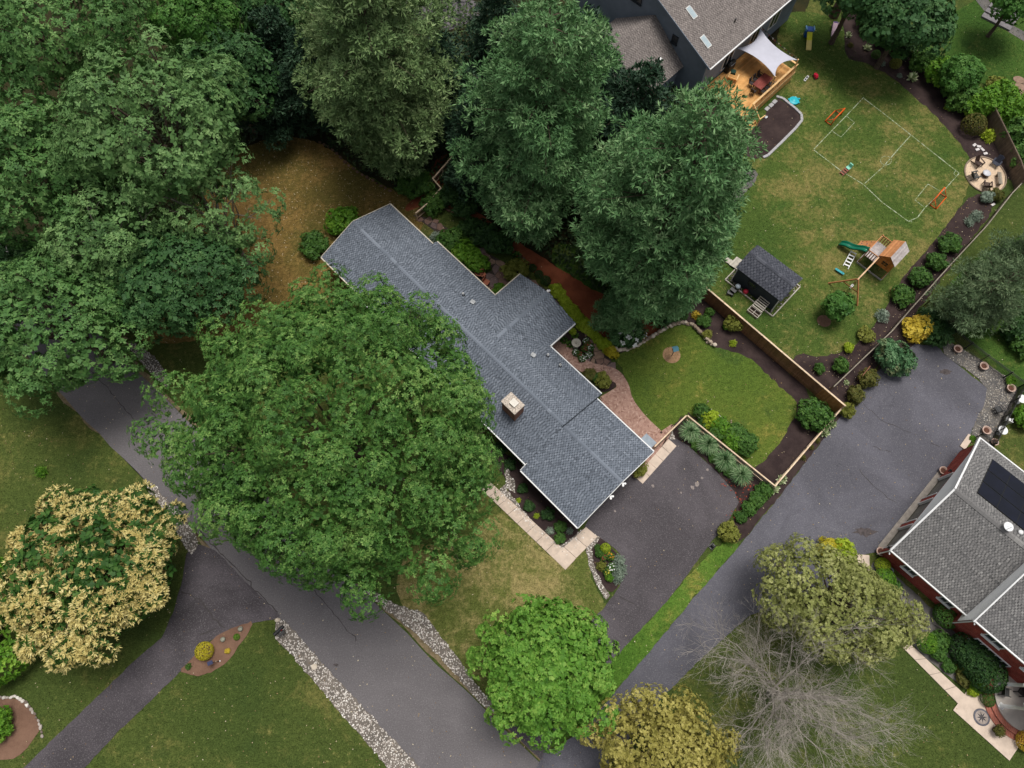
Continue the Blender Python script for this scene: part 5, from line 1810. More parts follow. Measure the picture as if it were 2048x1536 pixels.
# ================================================================== shrubs and flowers
SHM = {
    'green': m_leaf('shrub_green', (38, 70, 26), (68, 106, 42), (112, 148, 68), 0.2),
    'dark': m_leaf('shrub_dark', (24, 48, 24), (44, 76, 34), (78, 110, 54), 0.15),
    'bright': m_leaf('shrub_bright', (54, 96, 22), (92, 138, 36), (146, 182, 66), 0.25),
    'lime': m_leaf('shrub_lime', (112, 140, 26), (158, 180, 44), (206, 216, 86), 0.3),
    'yellow': m_leaf('shrub_yellow', (128, 122, 18), (178, 166, 36), (222, 208, 84), 0.2),
    'gold': m_leaf('shrub_gold', (148, 122, 30), (206, 180, 56), (240, 220, 104), 0.2, 0.3, (222, 160, 70)),
    'olive': m_leaf('shrub_olive', (78, 84, 32), (116, 122, 48), (160, 160, 80), 0.2),
    'bronze': m_leaf('shrub_bronze', (62, 66, 28), (92, 96, 42), (136, 118, 62), 0.2),
    'silver': m_leaf('shrub_silver', (92, 108, 92), (132, 148, 130), (178, 190, 172), 0.15),
    'blue': m_leaf('shrub_blue_green', (40, 76, 46), (78, 118, 76), (128, 160, 116), 0.2, 0.35, (166, 142, 108)),
    'grass': m_leaf('grass_blade', (52, 88, 48), (110, 146, 96), (186, 206, 160), 0.2),
    'hosta': m_leaf('hosta_leaf', (104, 128, 78), (164, 178, 130), (220, 224, 188), 0.2),
}
FLOWER = {
    'white': m_pieces('petal_white', [(0, (204, 204, 200)), (1, (244, 244, 240))], 0.7, 40, 0.05),
    'red': m_pieces('petal_red', [(0, (120, 22, 42)), (1, (176, 44, 70))], 0.7, 40, 0.1),
    'orange': m_pieces('petal_orange', [(0, (176, 108, 20)), (1, (226, 158, 40))], 0.7, 40, 0.1),
    'yellow': m_pieces('petal_yellow', [(0, (186, 168, 40)), (1, (230, 216, 90))], 0.7, 40, 0.1),
}
STEM = m_plain('stem', (86, 72, 52), 0.9, 0.3)
PROTO = {}


def proto(kind, col):
    """foliage and stem meshes of one kind of plant, radius 1"""
    key = (kind, col)
    if key in PROTO:
        return PROTO[key]
    rng = np.random.default_rng(abs(hash(kind)) % 1000 if False else sum(map(ord, kind + col)))
    out = []
    for var in range(2 if kind == 'loose' else 1):
        if kind == 'loose':
            d = fib_dirs(26, rng, -0.1)
            LC = d * np.array([0.66, 0.66, 0.62]) * rng.uniform(0.55, 1.25, (26, 1)) + np.array([0, 0, 0.55])
            P, Nn, ix = lobe_tufts(LC, rng.uniform(.22, .42, 26), unit(d), 42, rng, 0.9)
            V, v = rosettes(P, Nn, np.clip(rng.normal(.5, .2, 26), 0, 1)[ix] * .5 + rng.random(len(P)) * .5, 6, 0.15, 0.085, rng)
        elif kind == 'ball':
            d = fib_dirs(800, rng, -0.5)
            P = d * np.array([0.93, 0.93, 0.88]) * (1 + low_noise(d, rng, 0.03))[:, None] + np.array([0, 0, 0.72])
            V, v = rosettes(P, d, np.clip(rng.normal(.5, .25, len(P)), 0, 1), 5, 0.11, 0.065, rng, (0.2, 1.0))
        elif kind == 'spiky':
            m = 190
            a = rng.random(m) * 6.283
            el = rng.uniform(0.25, 1.5, m)
            D = np.stack([np.cos(a) * np.cos(el), np.sin(a) * np.cos(el), np.sin(el)], 1)
            C = np.stack([np.cos(a) * .05, np.sin(a) * .05, np.zeros(m)], 1)
            L = rng.uniform(.7, 1.05, m)
            Q = [leaf_quads(C, D, np.tile([0, 0, 1.0], (m, 1)) + rng.normal(0, .4, (m, 3)), L, np.full(m, .07))]
            P = C + D * L[:, None] * rng.uniform(.4, .95, (m, 1))
            V2, v2 = rosettes(P, unit(D), rng.random(m), 6, .20, .07, rng, (.2, 1.0))
            V, v = np.concatenate(Q + [V2]), np.concatenate([rng.random(m), v2])
        elif kind == 'fountain':
            m, seg = 520, 4
            a = rng.random(m) * 6.283
            reach = rng.uniform(.3, .95, m)
            hgt = rng.uniform(1.1, 1.7, m) * (1.2 - .5 * reach)
            w = .028
            Vs, vv = [], []
            tone = rng.random(m)
            for s_ in range(seg):
                t0, t1 = s_ / seg, (s_ + 1) / seg

                def pt(t):
                    r_ = reach * t ** 1.1
                    z = hgt * (1.9 * t - 1.25 * t * t)
                    return np.stack([np.cos(a) * r_, np.sin(a) * r_, z], 1)
                p0, p1 = pt(t0), pt(t1)
                sd = np.stack([-np.sin(a), np.cos(a), np.zeros(m)], 1)
                Vs.append(np.stack([p0 - sd * w * (1.1 - t0), p1 - sd * w * (1.1 - t1), p1 + sd * w * (1.1 - t1), p0 + sd * w * (1.1 - t0)], 1))
                vv.append(tone)
            V, v = np.concatenate(Vs), np.concatenate(vv)
        elif kind == 'hosta':
            m = 34
            a = np.arange(m) * 2.4 + rng.normal(0, .2, m)
            el = np.linspace(1.2, .12, m)
            D = np.stack([np.cos(a) * np.cos(el), np.sin(a) * np.cos(el), np.sin(el)], 1)
            C = np.stack([np.cos(a) * .12, np.sin(a) * .12, np.full(m, .08)], 1)
            V = leaf_quads(C, D, np.tile([0, 0, 1.0], (m, 1)) + rng.normal(0, .15, (m, 3)), rng.uniform(.65, .95, m), rng.uniform(.32, .46, m))
            v = rng.random(m)
        else:      # 'cone' upright clipped conifer
            d = fib_dirs(700, rng, -0.3)
            P = d * np.array([0.72, 0.72, 1.0]) + np.array([0, 0, .8])
            P[:, :2] *= (1.25 - .35 * P[:, 2:3])
            V, v = rosettes(P, unit(d + np.array([0, 0, .5])), np.clip(rng.normal(.5, .22, len(P)), 0, 1), 6, .15, .06, rng, (.3, 1.2))
        fol = quads('foliage', V, v, SHM[col])
        sb = MB()
        for i in range(6):
            a = 6.283 * i / 6
            sb.tube([(0, 0, -.02), (.12 * math.cos(a), .12 * math.sin(a), .3), (.4 * math.cos(a), .4 * math.sin(a), .62)], [.035, .025, .01], 4, cap=False)
        out.append((fol, sb.mesh('stem', STEM)))
    PROTO[key] = out
    return out


FLP = {}


def bloom_mesh(col, n, seed):
    if (col, n) not in FLP:
        rng = np.random.default_rng(seed)
        d = fib_dirs(n, rng, 0.15)
        P = d * np.array([.8, .8, .62]) * rng.uniform(.85, 1.1, (n, 1)) + np.array([0, 0, .78])
        V, v = rosettes(P, unit(d + np.array([0, 0, .8])), rng.random(n), 6, .20, .16, rng, (.0, .5))
        FLP[(col, n)] = quads('bloom', V, v, FLOWER[col])
    return FLP[(col, n)]


rp = random.Random(21)
USED = {}


def plant(kind, col, px, r_, label, group=None, sx=1.0, sz=1.0, rz=None, bloom=None, nb=14, name='shrub', cat='shrub', z=0.0):
    C = G(px[0], px[1], 0)
    var = rp.choice(proto(kind, col))
    t = thing(name, label, cat, (C.x, C.y, z), rp.uniform(0, 6.28) if rz is None else rz, group)
    if kind == 'loose':
        sx *= rp.uniform(0.85, 1.15)
    t.scale = (r_ * sx, r_, r_ * sz)
    link('foliage', var[0], t)
    if kind in ('loose', 'ball', 'cone'):
        link('stem', var[1], t)
    if bloom:
        link('bloom', bloom_mesh(bloom, nb, 3), t, kind='stuff')
    return t


# beside the right driveway
plant('loose', 'bronze', (1729, 763), 0.95, 'bronze green shrub beside the drive, just below the brown gate panel')
plant('loose', 'bronze', (1707, 795), 0.95, 'bronze green shrub by the drive opposite the wooden fence corner post')
plant('loose', 'olive', (1688, 825), 0.80, 'smaller olive shrub by the drive right at the fence corner')
plant('hosta', 'hosta', (1660, 850), 0.62, 'variegated hosta outside the fence nearest the corner shrub', name='hosta', cat='plant')
plant('hosta', 'hosta', (1648, 866), 0.58, 'second variegated hosta outside the fence beside another hosta', name='hosta', cat='plant')
plant('hosta', 'hosta', (1692, 766), 0.34, 'tiny pale plant in the black mulch inside the fence corner', name='hosta', cat='plant')
plant('hosta', 'hosta', (1563, 960), 0.58, 'variegated hosta outside the lower corner of the picket fence', name='hosta', cat='plant')
plant('hosta', 'hosta', (1547, 978), 0.62, 'yellow edged hosta right at the foot of the lower fence post', name='hosta', cat='plant')
plant('spiky', 'bronze', (1634, 881), 0.35, 'small reddish plant in the mulch outside the fence, near the hostas', name='perennial', cat='plant')
plant('spiky', 'bronze', (1622, 895), 0.32, 'small reddish plant in the mulch halfway along the outside fence', name='perennial', cat='plant')
plant('spiky', 'bronze', (1605, 915), 0.35, 'small dark perennial towards the lower end of the outside fence', name='perennial', cat='plant')
plant('loose', 'blue', (1772, 722), 2.1, 'large rounded rhododendron with fading blooms at the head of the drive', sx=0.85, sz=0.85, rz=R(40))
plant('loose', 'gold', (1829, 662), 1.45, 'bright yellow leaved shrub at the head of the right driveway', sz=0.8)
plant('loose', 'dark', (1862, 668), 1.7, 'dark evergreen shrub behind the bright yellow one', sz=0.7)
plant('loose', 'dark', (1850, 645), 1.3, 'low dark evergreen under the grey pine by the fence', sz=0.7)
# along the rail fence
for i, (x, y) in enumerate(((1893, 494), (1865, 529), (1833, 562), (1800, 597))):
    plant('loose', 'green', (x, y), 1.08, ('green shrub in the row along the rail fence, next to the fire circle end', 'green shrub second in the row along the rail fence', 'green shrub third in the row along the rail fence', 'green shrub last in the row along the rail fence, near the young tree')[i], 'row of green shrubs along the rail fence', sz=0.85)
plant('spiky', 'silver', (1950, 434), 0.75, 'grey green wispy shrub in the mulch below the fire circle')
plant('spiky', 'silver', (1936, 446), 0.6, 'smaller wispy shrub beside the grey green one near the goal')
plant('spiky', 'silver', (1762, 634), 0.8, 'wispy silver shrub in the mulch opposite the swing beam')
plant('loose', 'olive', (1728, 673), 0.85, 'olive shrub in the curve of the mulch bed below the young tree', sz=0.75)
plant('loose', 'lime', (1694, 699), 0.50, 'small lime shrub at the lowest curve of the play lawn')
plant('loose', 'green', (1677, 736), 0.85, 'green shrub in the mulch corner where the two fences meet')
plant('loose', 'green', (1636, 740), 0.55, 'small green shrub against the plank fence in the mulch corner')
plant('loose', 'bronze', (1985, 395), 0.75, 'russet leaved shrub at the edge of the fire circle')
plant('loose', 'silver', (1968, 398), 0.7, 'low grey green plant behind the fire circle chair')
# inner bed
plant('loose', 'olive', (1463, 653), 1.0, 'yellow green shrub against the plank fence inside the garden')
plant('spiky', 'lime', (1465, 688), 0.45, 'little yellow green plant alone in the dark mulch')
plant('loose', 'green', (1418, 627), 0.5, 'small green shrub near the top end of the plank fence')
plant('loose', 'green', (1406, 646), 0.62, 'green shrub behind the stone edging near the pines')
plant('spiky', 'gold', (1392, 632), 0.55, 'spray of yellow flowers above the stone edging')
plant('loose', 'olive', (1412, 672), 0.5, 'olive tuft just outside the stone edging')
plant('loose', 'green', (1620, 838), 1.62, 'large round green shrub inside the fence corner', sz=0.85)
plant('loose', 'bright', (1452, 655), 0.4, 'fresh green sprig beside the yellow green shrub')
# top bed
topg = [((1696, 72), 'hosta', 'hosta', .5, 'white edged hosta near the pink slide'), ((1733, 98), 'hosta', 'hosta', .6, 'white edged hosta in the middle of the dark curved bed'), ((1749, 114), 'ball', 'green', .5, 'small round green ball shrub in the dark curved bed'), ((1763, 129), 'spiky', 'silver', .45, 'little silver tuft beside the green ball shrub'), ((1787, 133), 'ball', 'olive', .62, 'olive green ball shrub in the dark curved bed'), ((1823, 158), 'hosta', 'hosta', .75, 'large pale hosta below the hedge'), ((1798, 153), 'spiky', 'silver', .35, 'tiny silver plant between the olive ball and the large hosta'), ((1894, 217), 'spiky', 'lime', .5, 'small lime plant with a white marker in the curved bed'), ((1938, 260), 'ball', 'bronze', 1.2, 'bronze barberry mound near the wooden fence panels'), ((1973, 276), 'spiky', 'lime', .95, 'yellow green spiky shrub against the wooden fence panels'), ((1700, 92), 'spiky', 'bronze', .4, 'bare brown sapling in the curved bed')]
for p, kd, c, r_, lb in topg:
    plant(kd, c, p, r_, lb, name='hosta' if kd == 'hosta' else 'shrub', cat='plant' if kd in ('hosta', 'spiky') else 'shrub')
hedge = [((1745, 55), 2.0, 'green', 'next to the pink slide'), ((1772, 82), 1.7, 'green', 'behind the white edged hosta'), ((1800, 105), 1.5, 'dark', 'behind the olive ball shrub'), ((1838, 130), 1.5, 'green', 'with yellow tips by the open pickets'), ((1868, 160), 1.8, 'bright', 'where the pickets end'), ((1893, 182), 1.7, 'green', 'beside the feathery young tree'), ((1915, 208), 1.8, 'green', 'behind the lime plant'), ((1945, 225), 1.9, 'bright', 'at the start of the fence panels'), ((1985, 215), 2.0, 'bright', 'beside the neighbouring patio'), ((2010, 245), 2.0, 'bright', 'behind the upper fence panels'), ((2030, 285), 2.1, 'green', 'behind the middle fence panels'), ((2052, 330), 2.1, 'green', 'behind the lower fence panels'), ((1985, 180), 1.1, 'olive', 'at the foot of the stepping stones')]
for p, r_, c, lb in hedge:
    plant('loose', c, p, r_, 'leafy hedge shrub ' + lb, 'hedge shrubs along the top right fence', sz=0.95)
# behind the house
bk = [((690, 452), 1.75, 'bright', 'loose', 'bright green shrub at the back gable of the long house'), ((633, 498), 1.45, 'green', 'loose', 'darker green shrub by the back corner of the long house'), ((832, 380), 1.9, 'green', 'loose', 'green shrub beside the small back gate fence'), ((866, 415), 1.35, 'green', 'loose', 'round green shrub where red mulch meets the flagstones'), ((905, 400), 1.5, 'dark', 'loose', 'dark shrub under the middle white pine'), ((930, 425), 1.4, 'dark', 'loose', 'dark shrub along the red mulch behind the patio'), ((874, 478), 0.9, 'silver', 'spiky', 'silvery shrub against the back eave'), ((903, 492), 1.5, 'green', 'loose', 'leafy green shrub filling the bed along the back eave'), ((930, 512), 1.5, 'bright', 'loose', 'broad leafy shrub in the middle of the eave bed'), ((955, 532), 1.2, 'bright', 'loose', 'leafy shrub at the terracotta pot end of the eave bed'), ((930, 462), 0.95, 'dark', 'loose', 'dark mound beside the flagstone path'), ((970, 478), 1.5, 'dark', 'loose', 'very dark low yew beside the flagstone path'), ((1000, 495), 1.5, 'dark', 'loose', 'very dark low yew at the lower end of the path planting'), ((948, 455), 1.0, 'dark', 'loose', 'small dark yew at the start of the path planting'), ((1034, 513), 0.62, 'green', 'hosta', 'green hosta in the red mulch'), ((1030, 548), 1.3, 'olive', 'loose', 'mottled olive shrub at the corner of the side wing'), ((1000, 585), 0.75, 'bright', 'loose', 'bright shrub in the inner corner of the side wing'), ((1065, 538), 0.4, 'dark', 'ball', 'small dark ball in the red mulch, first of a row'), ((1078, 551), 0.42, 'dark', 'ball', 'small dark ball in the red mulch, second of a row'), ((1091, 564), 0.5, 'dark', 'ball', 'small dark ball in the red mulch, last of a row'), ((1255, 678), 1.35, 'dark', 'loose', 'white blooming hydrangea inside the curved stone edging'), ((1285, 672), 0.5, 'gold', 'spiky', 'small golden flowered plant beside the hydrangea'), ((1345, 630), 1.3, 'dark', 'loose', 'dark shrub in the shade of the pine by the stone edging'), ((1315, 632), 1.4, 'dark', 'loose', 'dark fern like shrub beneath the large pine'), ((1225, 605), 1.2, 'dark', 'loose', 'dark shrub at the foot of the soft green pine'), ((1275, 938), 0.85, 'olive', 'loose', 'olive flecked shrub at the garage corner'), ((1180, 752), 0.7, 'bronze', 'loose', 'bronze shrub in the nook beside the brick walk'), ((1205, 764), 0.8, 'olive', 'loose', 'olive shrub at the tip of the brick walk nook'), ((1195, 758), 0.6, 'green', 'loose', 'green shrub in the middle of the brick walk nook'), ((1145, 665), 0.4, 'lime', 'loose', 'lime plant under the side wing eave')]
for p, r_, c, kd, lb in bk:
    plant(kd, c, p, r_, lb, bloom='white' if 'hydrangea' in lb else None, nb=12, sz=0.8)
# chartreuse border
for i in range(14):
    t = i / 13
    x = 1112 + (1212 - 1112) * t - 6 * math.sin(t * 3.14)
    y = 583 + (697 - 583) * t
    plant('loose', 'lime', (x, y), rp.uniform(0.55, 0.78), 'chartreuse leafy plant in the border beside the flagstone path', 'chartreuse border plants', sz=0.75, name='border_plant', cat='plant')
plant('loose', 'yellow', (1219, 708), 0.7, 'bright yellow plant at the tip of the chartreuse border')
plant('loose', 'yellow', (1230, 711), 0.4, 'small yellow plant beside the stone edging corner')
# bird bath bed
for p, c, lb in (((1171, 684), 'white', 'white flowering clump nearest the side wing path'), ((1180, 698), 'white', 'white flowering clump on the rounded tip of the bird bath bed'), ((1151, 707), 'white', 'white flowering clump beside the brick walk'), ((1164, 719), 'white', 'white flowering clump at the lower end of the bird bath bed'), ((1177, 712), 'white', 'white flowering clump beside the flagstones'), ((1175, 691), 'red', 'crimson flowers between the white clumps'), ((1168, 700), 'red', 'crimson flowers in the middle of the bird bath bed'), ((1159, 711), 'red', 'crimson flowers beside the brick walk')):
    plant('loose', 'green', p, 0.36, lb, bloom=c, nb=16, name='flower_clump', cat='flowers')
for p, lb in (((1128, 682), 'green hosta under the wing eave beside the bird bath'), ((1140, 690), 'green hosta at the foot of the bird bath'), ((1150, 672), 'green hosta behind the bird bath')):
    plant('hosta', 'green', p, 0.5, lb, name='hosta', cat='plant')
# vegetable rows
veg = [((1403, 828), .9, 'green'), ((1418, 842), .95, 'lime'), ((1435, 855), .95, 'bright'), ((1412, 848), .7, 'green'), ((1430, 866), .75, 'green'), ((1455, 870), .8, 'bright'), ((1468, 872), 1.0, 'green'), ((1480, 884), 1.05, 'green'), ((1466, 886), .95, 'bright'), ((1492, 890), .95, 'green'), ((1485, 900), .75, 'green')]
for i, (p, r_, c) in enumerate(veg):
    plant('loose', c, p, r_, 'leafy vegetable plant in the staked bed along the picket fence', 'vegetable plants in the staked bed', sz=0.85, name='vegetable_plant', cat='plant')
# fountain grasses and what grows between them
for i, p in enumerate(((1376, 868), (1411, 893), (1444, 924), (1477, 954))):
    plant('fountain', 'grass', p, 1.2, ('fountain grass clump nearest the brick apron', 'fountain grass clump second from the brick apron', 'fountain grass clump third from the brick apron', 'fountain grass clump nearest the red mulch patch')[i], 'fountain grasses along the picket fence', name='fountain_grass', cat='grass')
for i, p in enumerate(((1392, 890), (1425, 915), (1455, 945), (1425, 897), (1460, 930), (1385, 880), (1440, 935))):
    plant('loose', 'green', p, 0.5, 'low green filler shrub among the fountain grasses', 'filler shrubs among the fountain grasses', sz=0.6)
for p, r_, c, lb in (((1525, 983), .78, 'green', 'round green shrub near the lower fence corner'), ((1510, 1002), .72, 'green', 'round green shrub below the one at the fence corner'), ((1494, 1019), .66, 'green', 'round green shrub third from the lower fence corner'), ((1480, 1036), .55, 'green', 'small round shrub before the olive globe'), ((1454, 1066), 1.0, 'olive', 'olive yellow globe shrub at the head of the grass strip'), ((1675, 1110), 1.3, 'lime', 'yellow green shrub at the corner of the drive by the brick house'), ((1655, 1100), 1.2, 'yellow', 'yellowish shrub at the drive edge behind the olive tree')):
    plant('loose', c, p, r_, lb, sz=0.85)
# front bed
for p, r_, c, kd, lb in (((1037, 1001), .4, 'lime', 'spiky', 'yellow green tuft at the upper end of the front bed'), ((1073, 1032), .45, 'lime', 'spiky', 'yellow green tuft in the middle of the front bed'), ((1045, 978), .7, 'dark', 'loose', 'dark shrub under the front eave, upper end'), ((1058, 1014), .7, 'dark', 'loose', 'dark shrub between the two yellow green tufts'), ((1095, 1030), .8, 'dark', 'loose', 'dark shrub under the middle of the front eave'), ((1121, 1054), .7, 'green', 'loose', 'green shrub near the front corner of the garage'), ((1100, 1062), .55, 'silver', 'spiky', 'grey lavender tuft in the front bed'), ((1139, 1062), .5, 'silver', 'spiky', 'grey lavender tuft at the garage corner'), ((1120, 1077), .7, 'green', 'loose', 'green shrub at the tip of the front bed'), ((1020, 930), .8, 'dark', 'loose', 'dark shrub beside the roof step of the front eave'), ((1000, 900), .9, 'dark', 'loose', 'dark shrub under the great maple by the eave')):
    plant(kd, c, p, r_ * 0.72, lb, sz=0.75)
for p, r_, c, kd, bl_, lb in (((1210, 1098), .45, 'lime', 'ball', None, 'lime dome plant in the drive corner bed'), ((1237, 1122), .62, 'silver', 'spiky', None, 'silver artemisia at the drive edge, upper clump'), ((1238, 1140), .75, 'silver', 'spiky', None, 'silver artemisia at the drive edge, large middle clump'), ((1234, 1156), .6, 'silver', 'spiky', None, 'silver artemisia at the drive edge, lower clump'), ((1219, 1113), .42, 'green', 'loose', 'orange', 'orange flowers in the drive corner bed'), ((1207, 1115), .32, 'green', 'loose', 'red', 'crimson flowers in the drive corner bed'), ((1222, 1136), .4, 'green', 'loose', 'white', 'white flowers in the drive corner bed'), ((1213, 1145), .36, 'green', 'loose', 'yellow', 'yellow flowers in the drive corner bed'), ((1203, 1133), .55, 'olive', 'spiky', None, 'grey green tuft in the middle of the drive corner bed'), ((1218, 1155), .38, 'bright', 'loose', None, 'fresh green plant low in the drive corner bed'), ((1198, 1108), .4, 'green', 'loose', None, 'green plant by the slab path in the corner bed'), ((1195, 1095), .35, 'green', 'spiky', None, 'grassy tuft at the top of the drive corner bed')):
    plant(kd, c, p, r_, lb, bloom=bl_, name='flower_clump' if bl_ else 'shrub', cat='flowers' if bl_ else 'plant')
# island bed and left hedge
plant('ball', 'yellow', (413, 1302), 0.72, 'clipped yellow globe shrub in the reddish island bed', sz=0.9)
plant('ball', 'bright', (475, 1274), 0.26, 'tiny green ball in the island bed', cat='shrub')
plant('loose', 'gold', (456, 1302), 0.24, 'tiny yellow plant in the island bed')
plant('spiky', 'green', (378, 1333), 0.32, 'small green tuft at the tip of the island bed')
plant('ball', 'bright', (0, 1275), 4.3, 'large clipped bright green hedge mound at the left edge', sx=0.95, sz=0.62, rz=R(75))
plant('ball', 'bright', (-38, 1195), 3.6, 'large clipped hedge mound behind the other at the left edge', sx=1.0, sz=0.7, rz=R(75))
plant('loose', 'bright', (8, 1448), 1.2, 'bright green shrub inside the white stone ring')
plant('spiky', 'bright', (85, 945), 0.7, 'light green sapling in the lawn above the blossoming tree')
# brick house bed
for p, r_, c, kd, lb in (((1761, 1131), .62, 'lime', 'ball', 'yellow green ball at the corner of the garage'), ((1764, 1158), .85, 'bright', 'ball', 'green ball beside the coiled hose'), ((1782, 1176), .7, 'green', 'loose', 'low green shrub below the coiled hose'), ((1884, 1232), 1.0, 'green', 'ball', 'tall green ball against the inner brick corner'), ((1848, 1286), .85, 'bright', 'ball', 'lime green ball at the start of the house walk'), ((1873, 1284), .95, 'green', 'loose', 'leafy green shrub beside the lime ball'), ((1872, 1306), .7, 'green', 'loose', 'leafy shrub along the house walk'), ((1893, 1332), .55, 'green', 'loose', 'small green shrub along the house walk'), ((1920, 1300), 1.35, 'dark', 'ball', 'dark clipped hedge under the large window, upper end'), ((1940, 1322), 1.5, 'dark', 'ball', 'dark clipped hedge under the large window, middle'), ((1958, 1345), 1.5, 'dark', 'ball', 'dark clipped hedge by the porch'), ((1918, 1338), .6, 'olive', 'loose', 'olive tuft in front of the dark hedge'), ((1921, 1358), .6, 'bronze', 'loose', 'bronze tuft in front of the dark hedge'), ((1949, 1368), .68, 'bright', 'ball', 'lime globe in front of the dark hedge'), ((1942, 1382), .45, 'lime', 'loose', 'yellow green tuft below the lime globe'), ((1970, 1398), .55, 'green', 'ball', 'small green mound beside the porch steps'), ((2046, 1482), .8, 'gold', 'ball', 'golden mound at the lower end of the porch steps')):
    plant(kd, c, p, r_, lb, sz=0.85)
# right lawn
for p, r_, c, kd, lb in (((1966, 648), 1.25, 'bright', 'ball', 'clipped lime globe shrub on the lawn beyond the black fence, front one'), ((1984, 622), 1.15, 'bright', 'ball', 'clipped lime globe shrub behind the other globe'), ((2015, 662), 1.7, 'dark', 'loose', 'dark rhododendron on the lawn beyond the black fence'), ((2040, 690), 1.5, 'green', 'loose', 'green shrub at the edge beyond the black fence'), ((2032, 640), 1.4, 'dark', 'loose', 'dark shrub behind the rhododendron'), ((2018, 765), .5, 'bright', 'loose', 'bright weed at the foot of the black fence'), ((2042, 840), 1.2, 'bright', 'loose', 'spiky green shrub beyond the gravel yard'), ((1943, 878), .3, 'bright', 'loose', 'green tuft beside the stone step of the gate')):
    plant(kd, c, p, r_, lb, sz=0.9)

# ================================================================== fences
FENCE_BROWN = m_wood('fence_brown', (112, 76, 54), (136, 96, 70), (3, 3, 1.5))
FENCE_NEW = m_wood('fence_new', (156, 104, 60), (178, 128, 80), (3, 3, 1.5))
FENCE_PALE = m_wood('fence_pale', (198, 170, 140), (222, 200, 174), (2, 2, 2))
FENCE_OLD = m_wood('fence_old', (92, 78, 66), (118, 102, 88), (3, 3, 1.5))
FENCE_GREY = m_wood('fence_grey', (120, 112, 100), (150, 140, 126), (3, 3, 1.5))


def fence(name, label, px, h, board_w, gap, mat, rail_mat, post_every=2.4, cap=0.14, thick=0.025, post=0.11, group=None, rails=(0.25, 0.85), piece='board', cat='fence', both=False, cap_h=0.04, last_mat=None, last_m=0.0, side=1, ztop=0.0):
    """straight fence pieces between ground pixels: each board, post and rail is a part"""
    pts = [Vector((*G(p[0], p[1], ztop)[:2], 0)) for p in px]
    o = pts[0]
    root = thing(name, label, cat, (o.x, o.y, 0), 0, group)
    bm_ = MB().box((0, 0, h / 2), (board_w, thick, h - 0.02)).mesh(piece, mat)
    bm2 = MB().box((0, 0, h / 2), (board_w, thick, h - 0.02)).mesh(piece, last_mat) if last_mat else None
    pm = MB().box((0, 0, (h + 0.06) / 2), (post, post, h + 0.06), 0, .5, .012).mesh('post', rail_mat)
    rgf = random.Random(int(px[0][0]))
    for i in range(len(pts) - 1):
        a, c_ = pts[i] - o, pts[i + 1] - o
        d = c_ - a
        L = d.length
        d.normalize()
        n_ = Vector((-d.y, d.x, 0))
        rz = math.atan2(d.y, d.x)
        k = max(1, round(L / post_every))
        for j in range(k + 1):
            if j == 0 and i > 0:
                continue
            p = a + d * (L * j / k)
            link('post', pm, root, (p.x, p.y, 0), rz)
        if bm_ and board_w:
            s_ = 0.05 + board_w / 2
            while s_ < L - 0.05:
                p = a + d * s_ + n_ * 0.06 * side
                link(piece, bm2 if (bm2 and L - s_ < last_m) else bm_, root, (p.x, p.y, rgf.uniform(-.008, .008)), rz)
                s_ += board_w + gap
        for f in rails:
            p, q = a + n_ * 0.0, c_ + n_ * 0.0
            MB().bar((p.x, p.y, h * f), (q.x, q.y, h * f), 0.05, 0.09).obj('rail', rail_mat, root)
        if cap:
            k2 = max(1, round(L / (post_every)))
            for j in range(k2):
                p, q = a + d * (L * j / k2), a + d * (L * (j + 1) / k2 - 0.008)
                MB().bar((p.x, p.y, h + cap_h / 2), (q.x, q.y, h + cap_h / 2), cap, cap_h).obj('cap_rail', rail_mat, root)
    return root


fence('plank_fence', 'tall brown plank fence between the garden and the play lawn', [(1352, 548), (1400, 592), (1672, 825)], 1.85, 0.14, 0.006, FENCE_BROWN, FENCE_PALE, last_mat=FENCE_NEW, last_m=2.3, side=-1)
fence('picket_fence', 'cream railed picket fence round the fountain grasses and garden corner', [(1672, 825), (1541, 978), (1370, 840)], 1.15, 0.05, 0.075, FENCE_GREY, FENCE_PALE, 2.4, 0.11, piece='picket')
fence('gate_fence', 'short cream railed picket fence closing the brick walk beside the garage', [(1366, 840), (1305, 900)], 1.15, 0.05, 0.075, FENCE_GREY, FENCE_PALE, 2.0, 0.11, piece='picket')
fence('rail_fence', 'thin weathered post and rail fence along the mulch beside the drive', [(1668, 773), (1784, 662), (1820, 620), (1895, 536), (1974, 451), (2024, 387), (2048, 362)], 1.15, 0.03, 0.27, FENCE_OLD, FENCE_GREY, 2.5, 0.09, post=0.09, piece='slat', ztop=1.15)
fence('old_picket_fence', 'old grey spaced picket fence half hidden by the hedge', [(1690, 22), (1790, 100), (1880, 172), (1968, 240)], 1.5, 0.07, 0.11, FENCE_GREY, FENCE_OLD, 2.5, 0.0, piece='picket')
fence('panel_fence', 'dark brown board fence panels beside the fire circle', [(1968, 240), (1992, 290), (2018, 345), (2030, 380)], 1.85, 0.14, 0.005, FENCE_OLD, FENCE_OLD, 2.2, 0.10, side=-1)
fence('back_gate_fence', 'zigzag of cream topped fence between the house and the pines', [(835, 440), (858, 421), (884, 391), (868, 372), (905, 330)], 1.2, 0.06, 0.06, FENCE_OLD, FENCE_PALE, 2.0, 0.12, piece='picket')
# leaning brown gate panel outside the rail fence
gp_ = G(1719, 752)
t = thing('wooden_gate', 'brown wooden panel door standing against the rail fence by the shrubs', 'gate', gp_, R(47))
for i in range(6):
    MB().box((-0.5 + i * 0.2, 0, 0.75), (0.19, 0.05, 1.3)).obj('board', FENCE_BROWN, t)
for z in (0.3, 1.2):
    MB().box((0, -0.05, z), (1.2, 0.05, 0.1)).obj('rail', FENCE_BROWN, t)


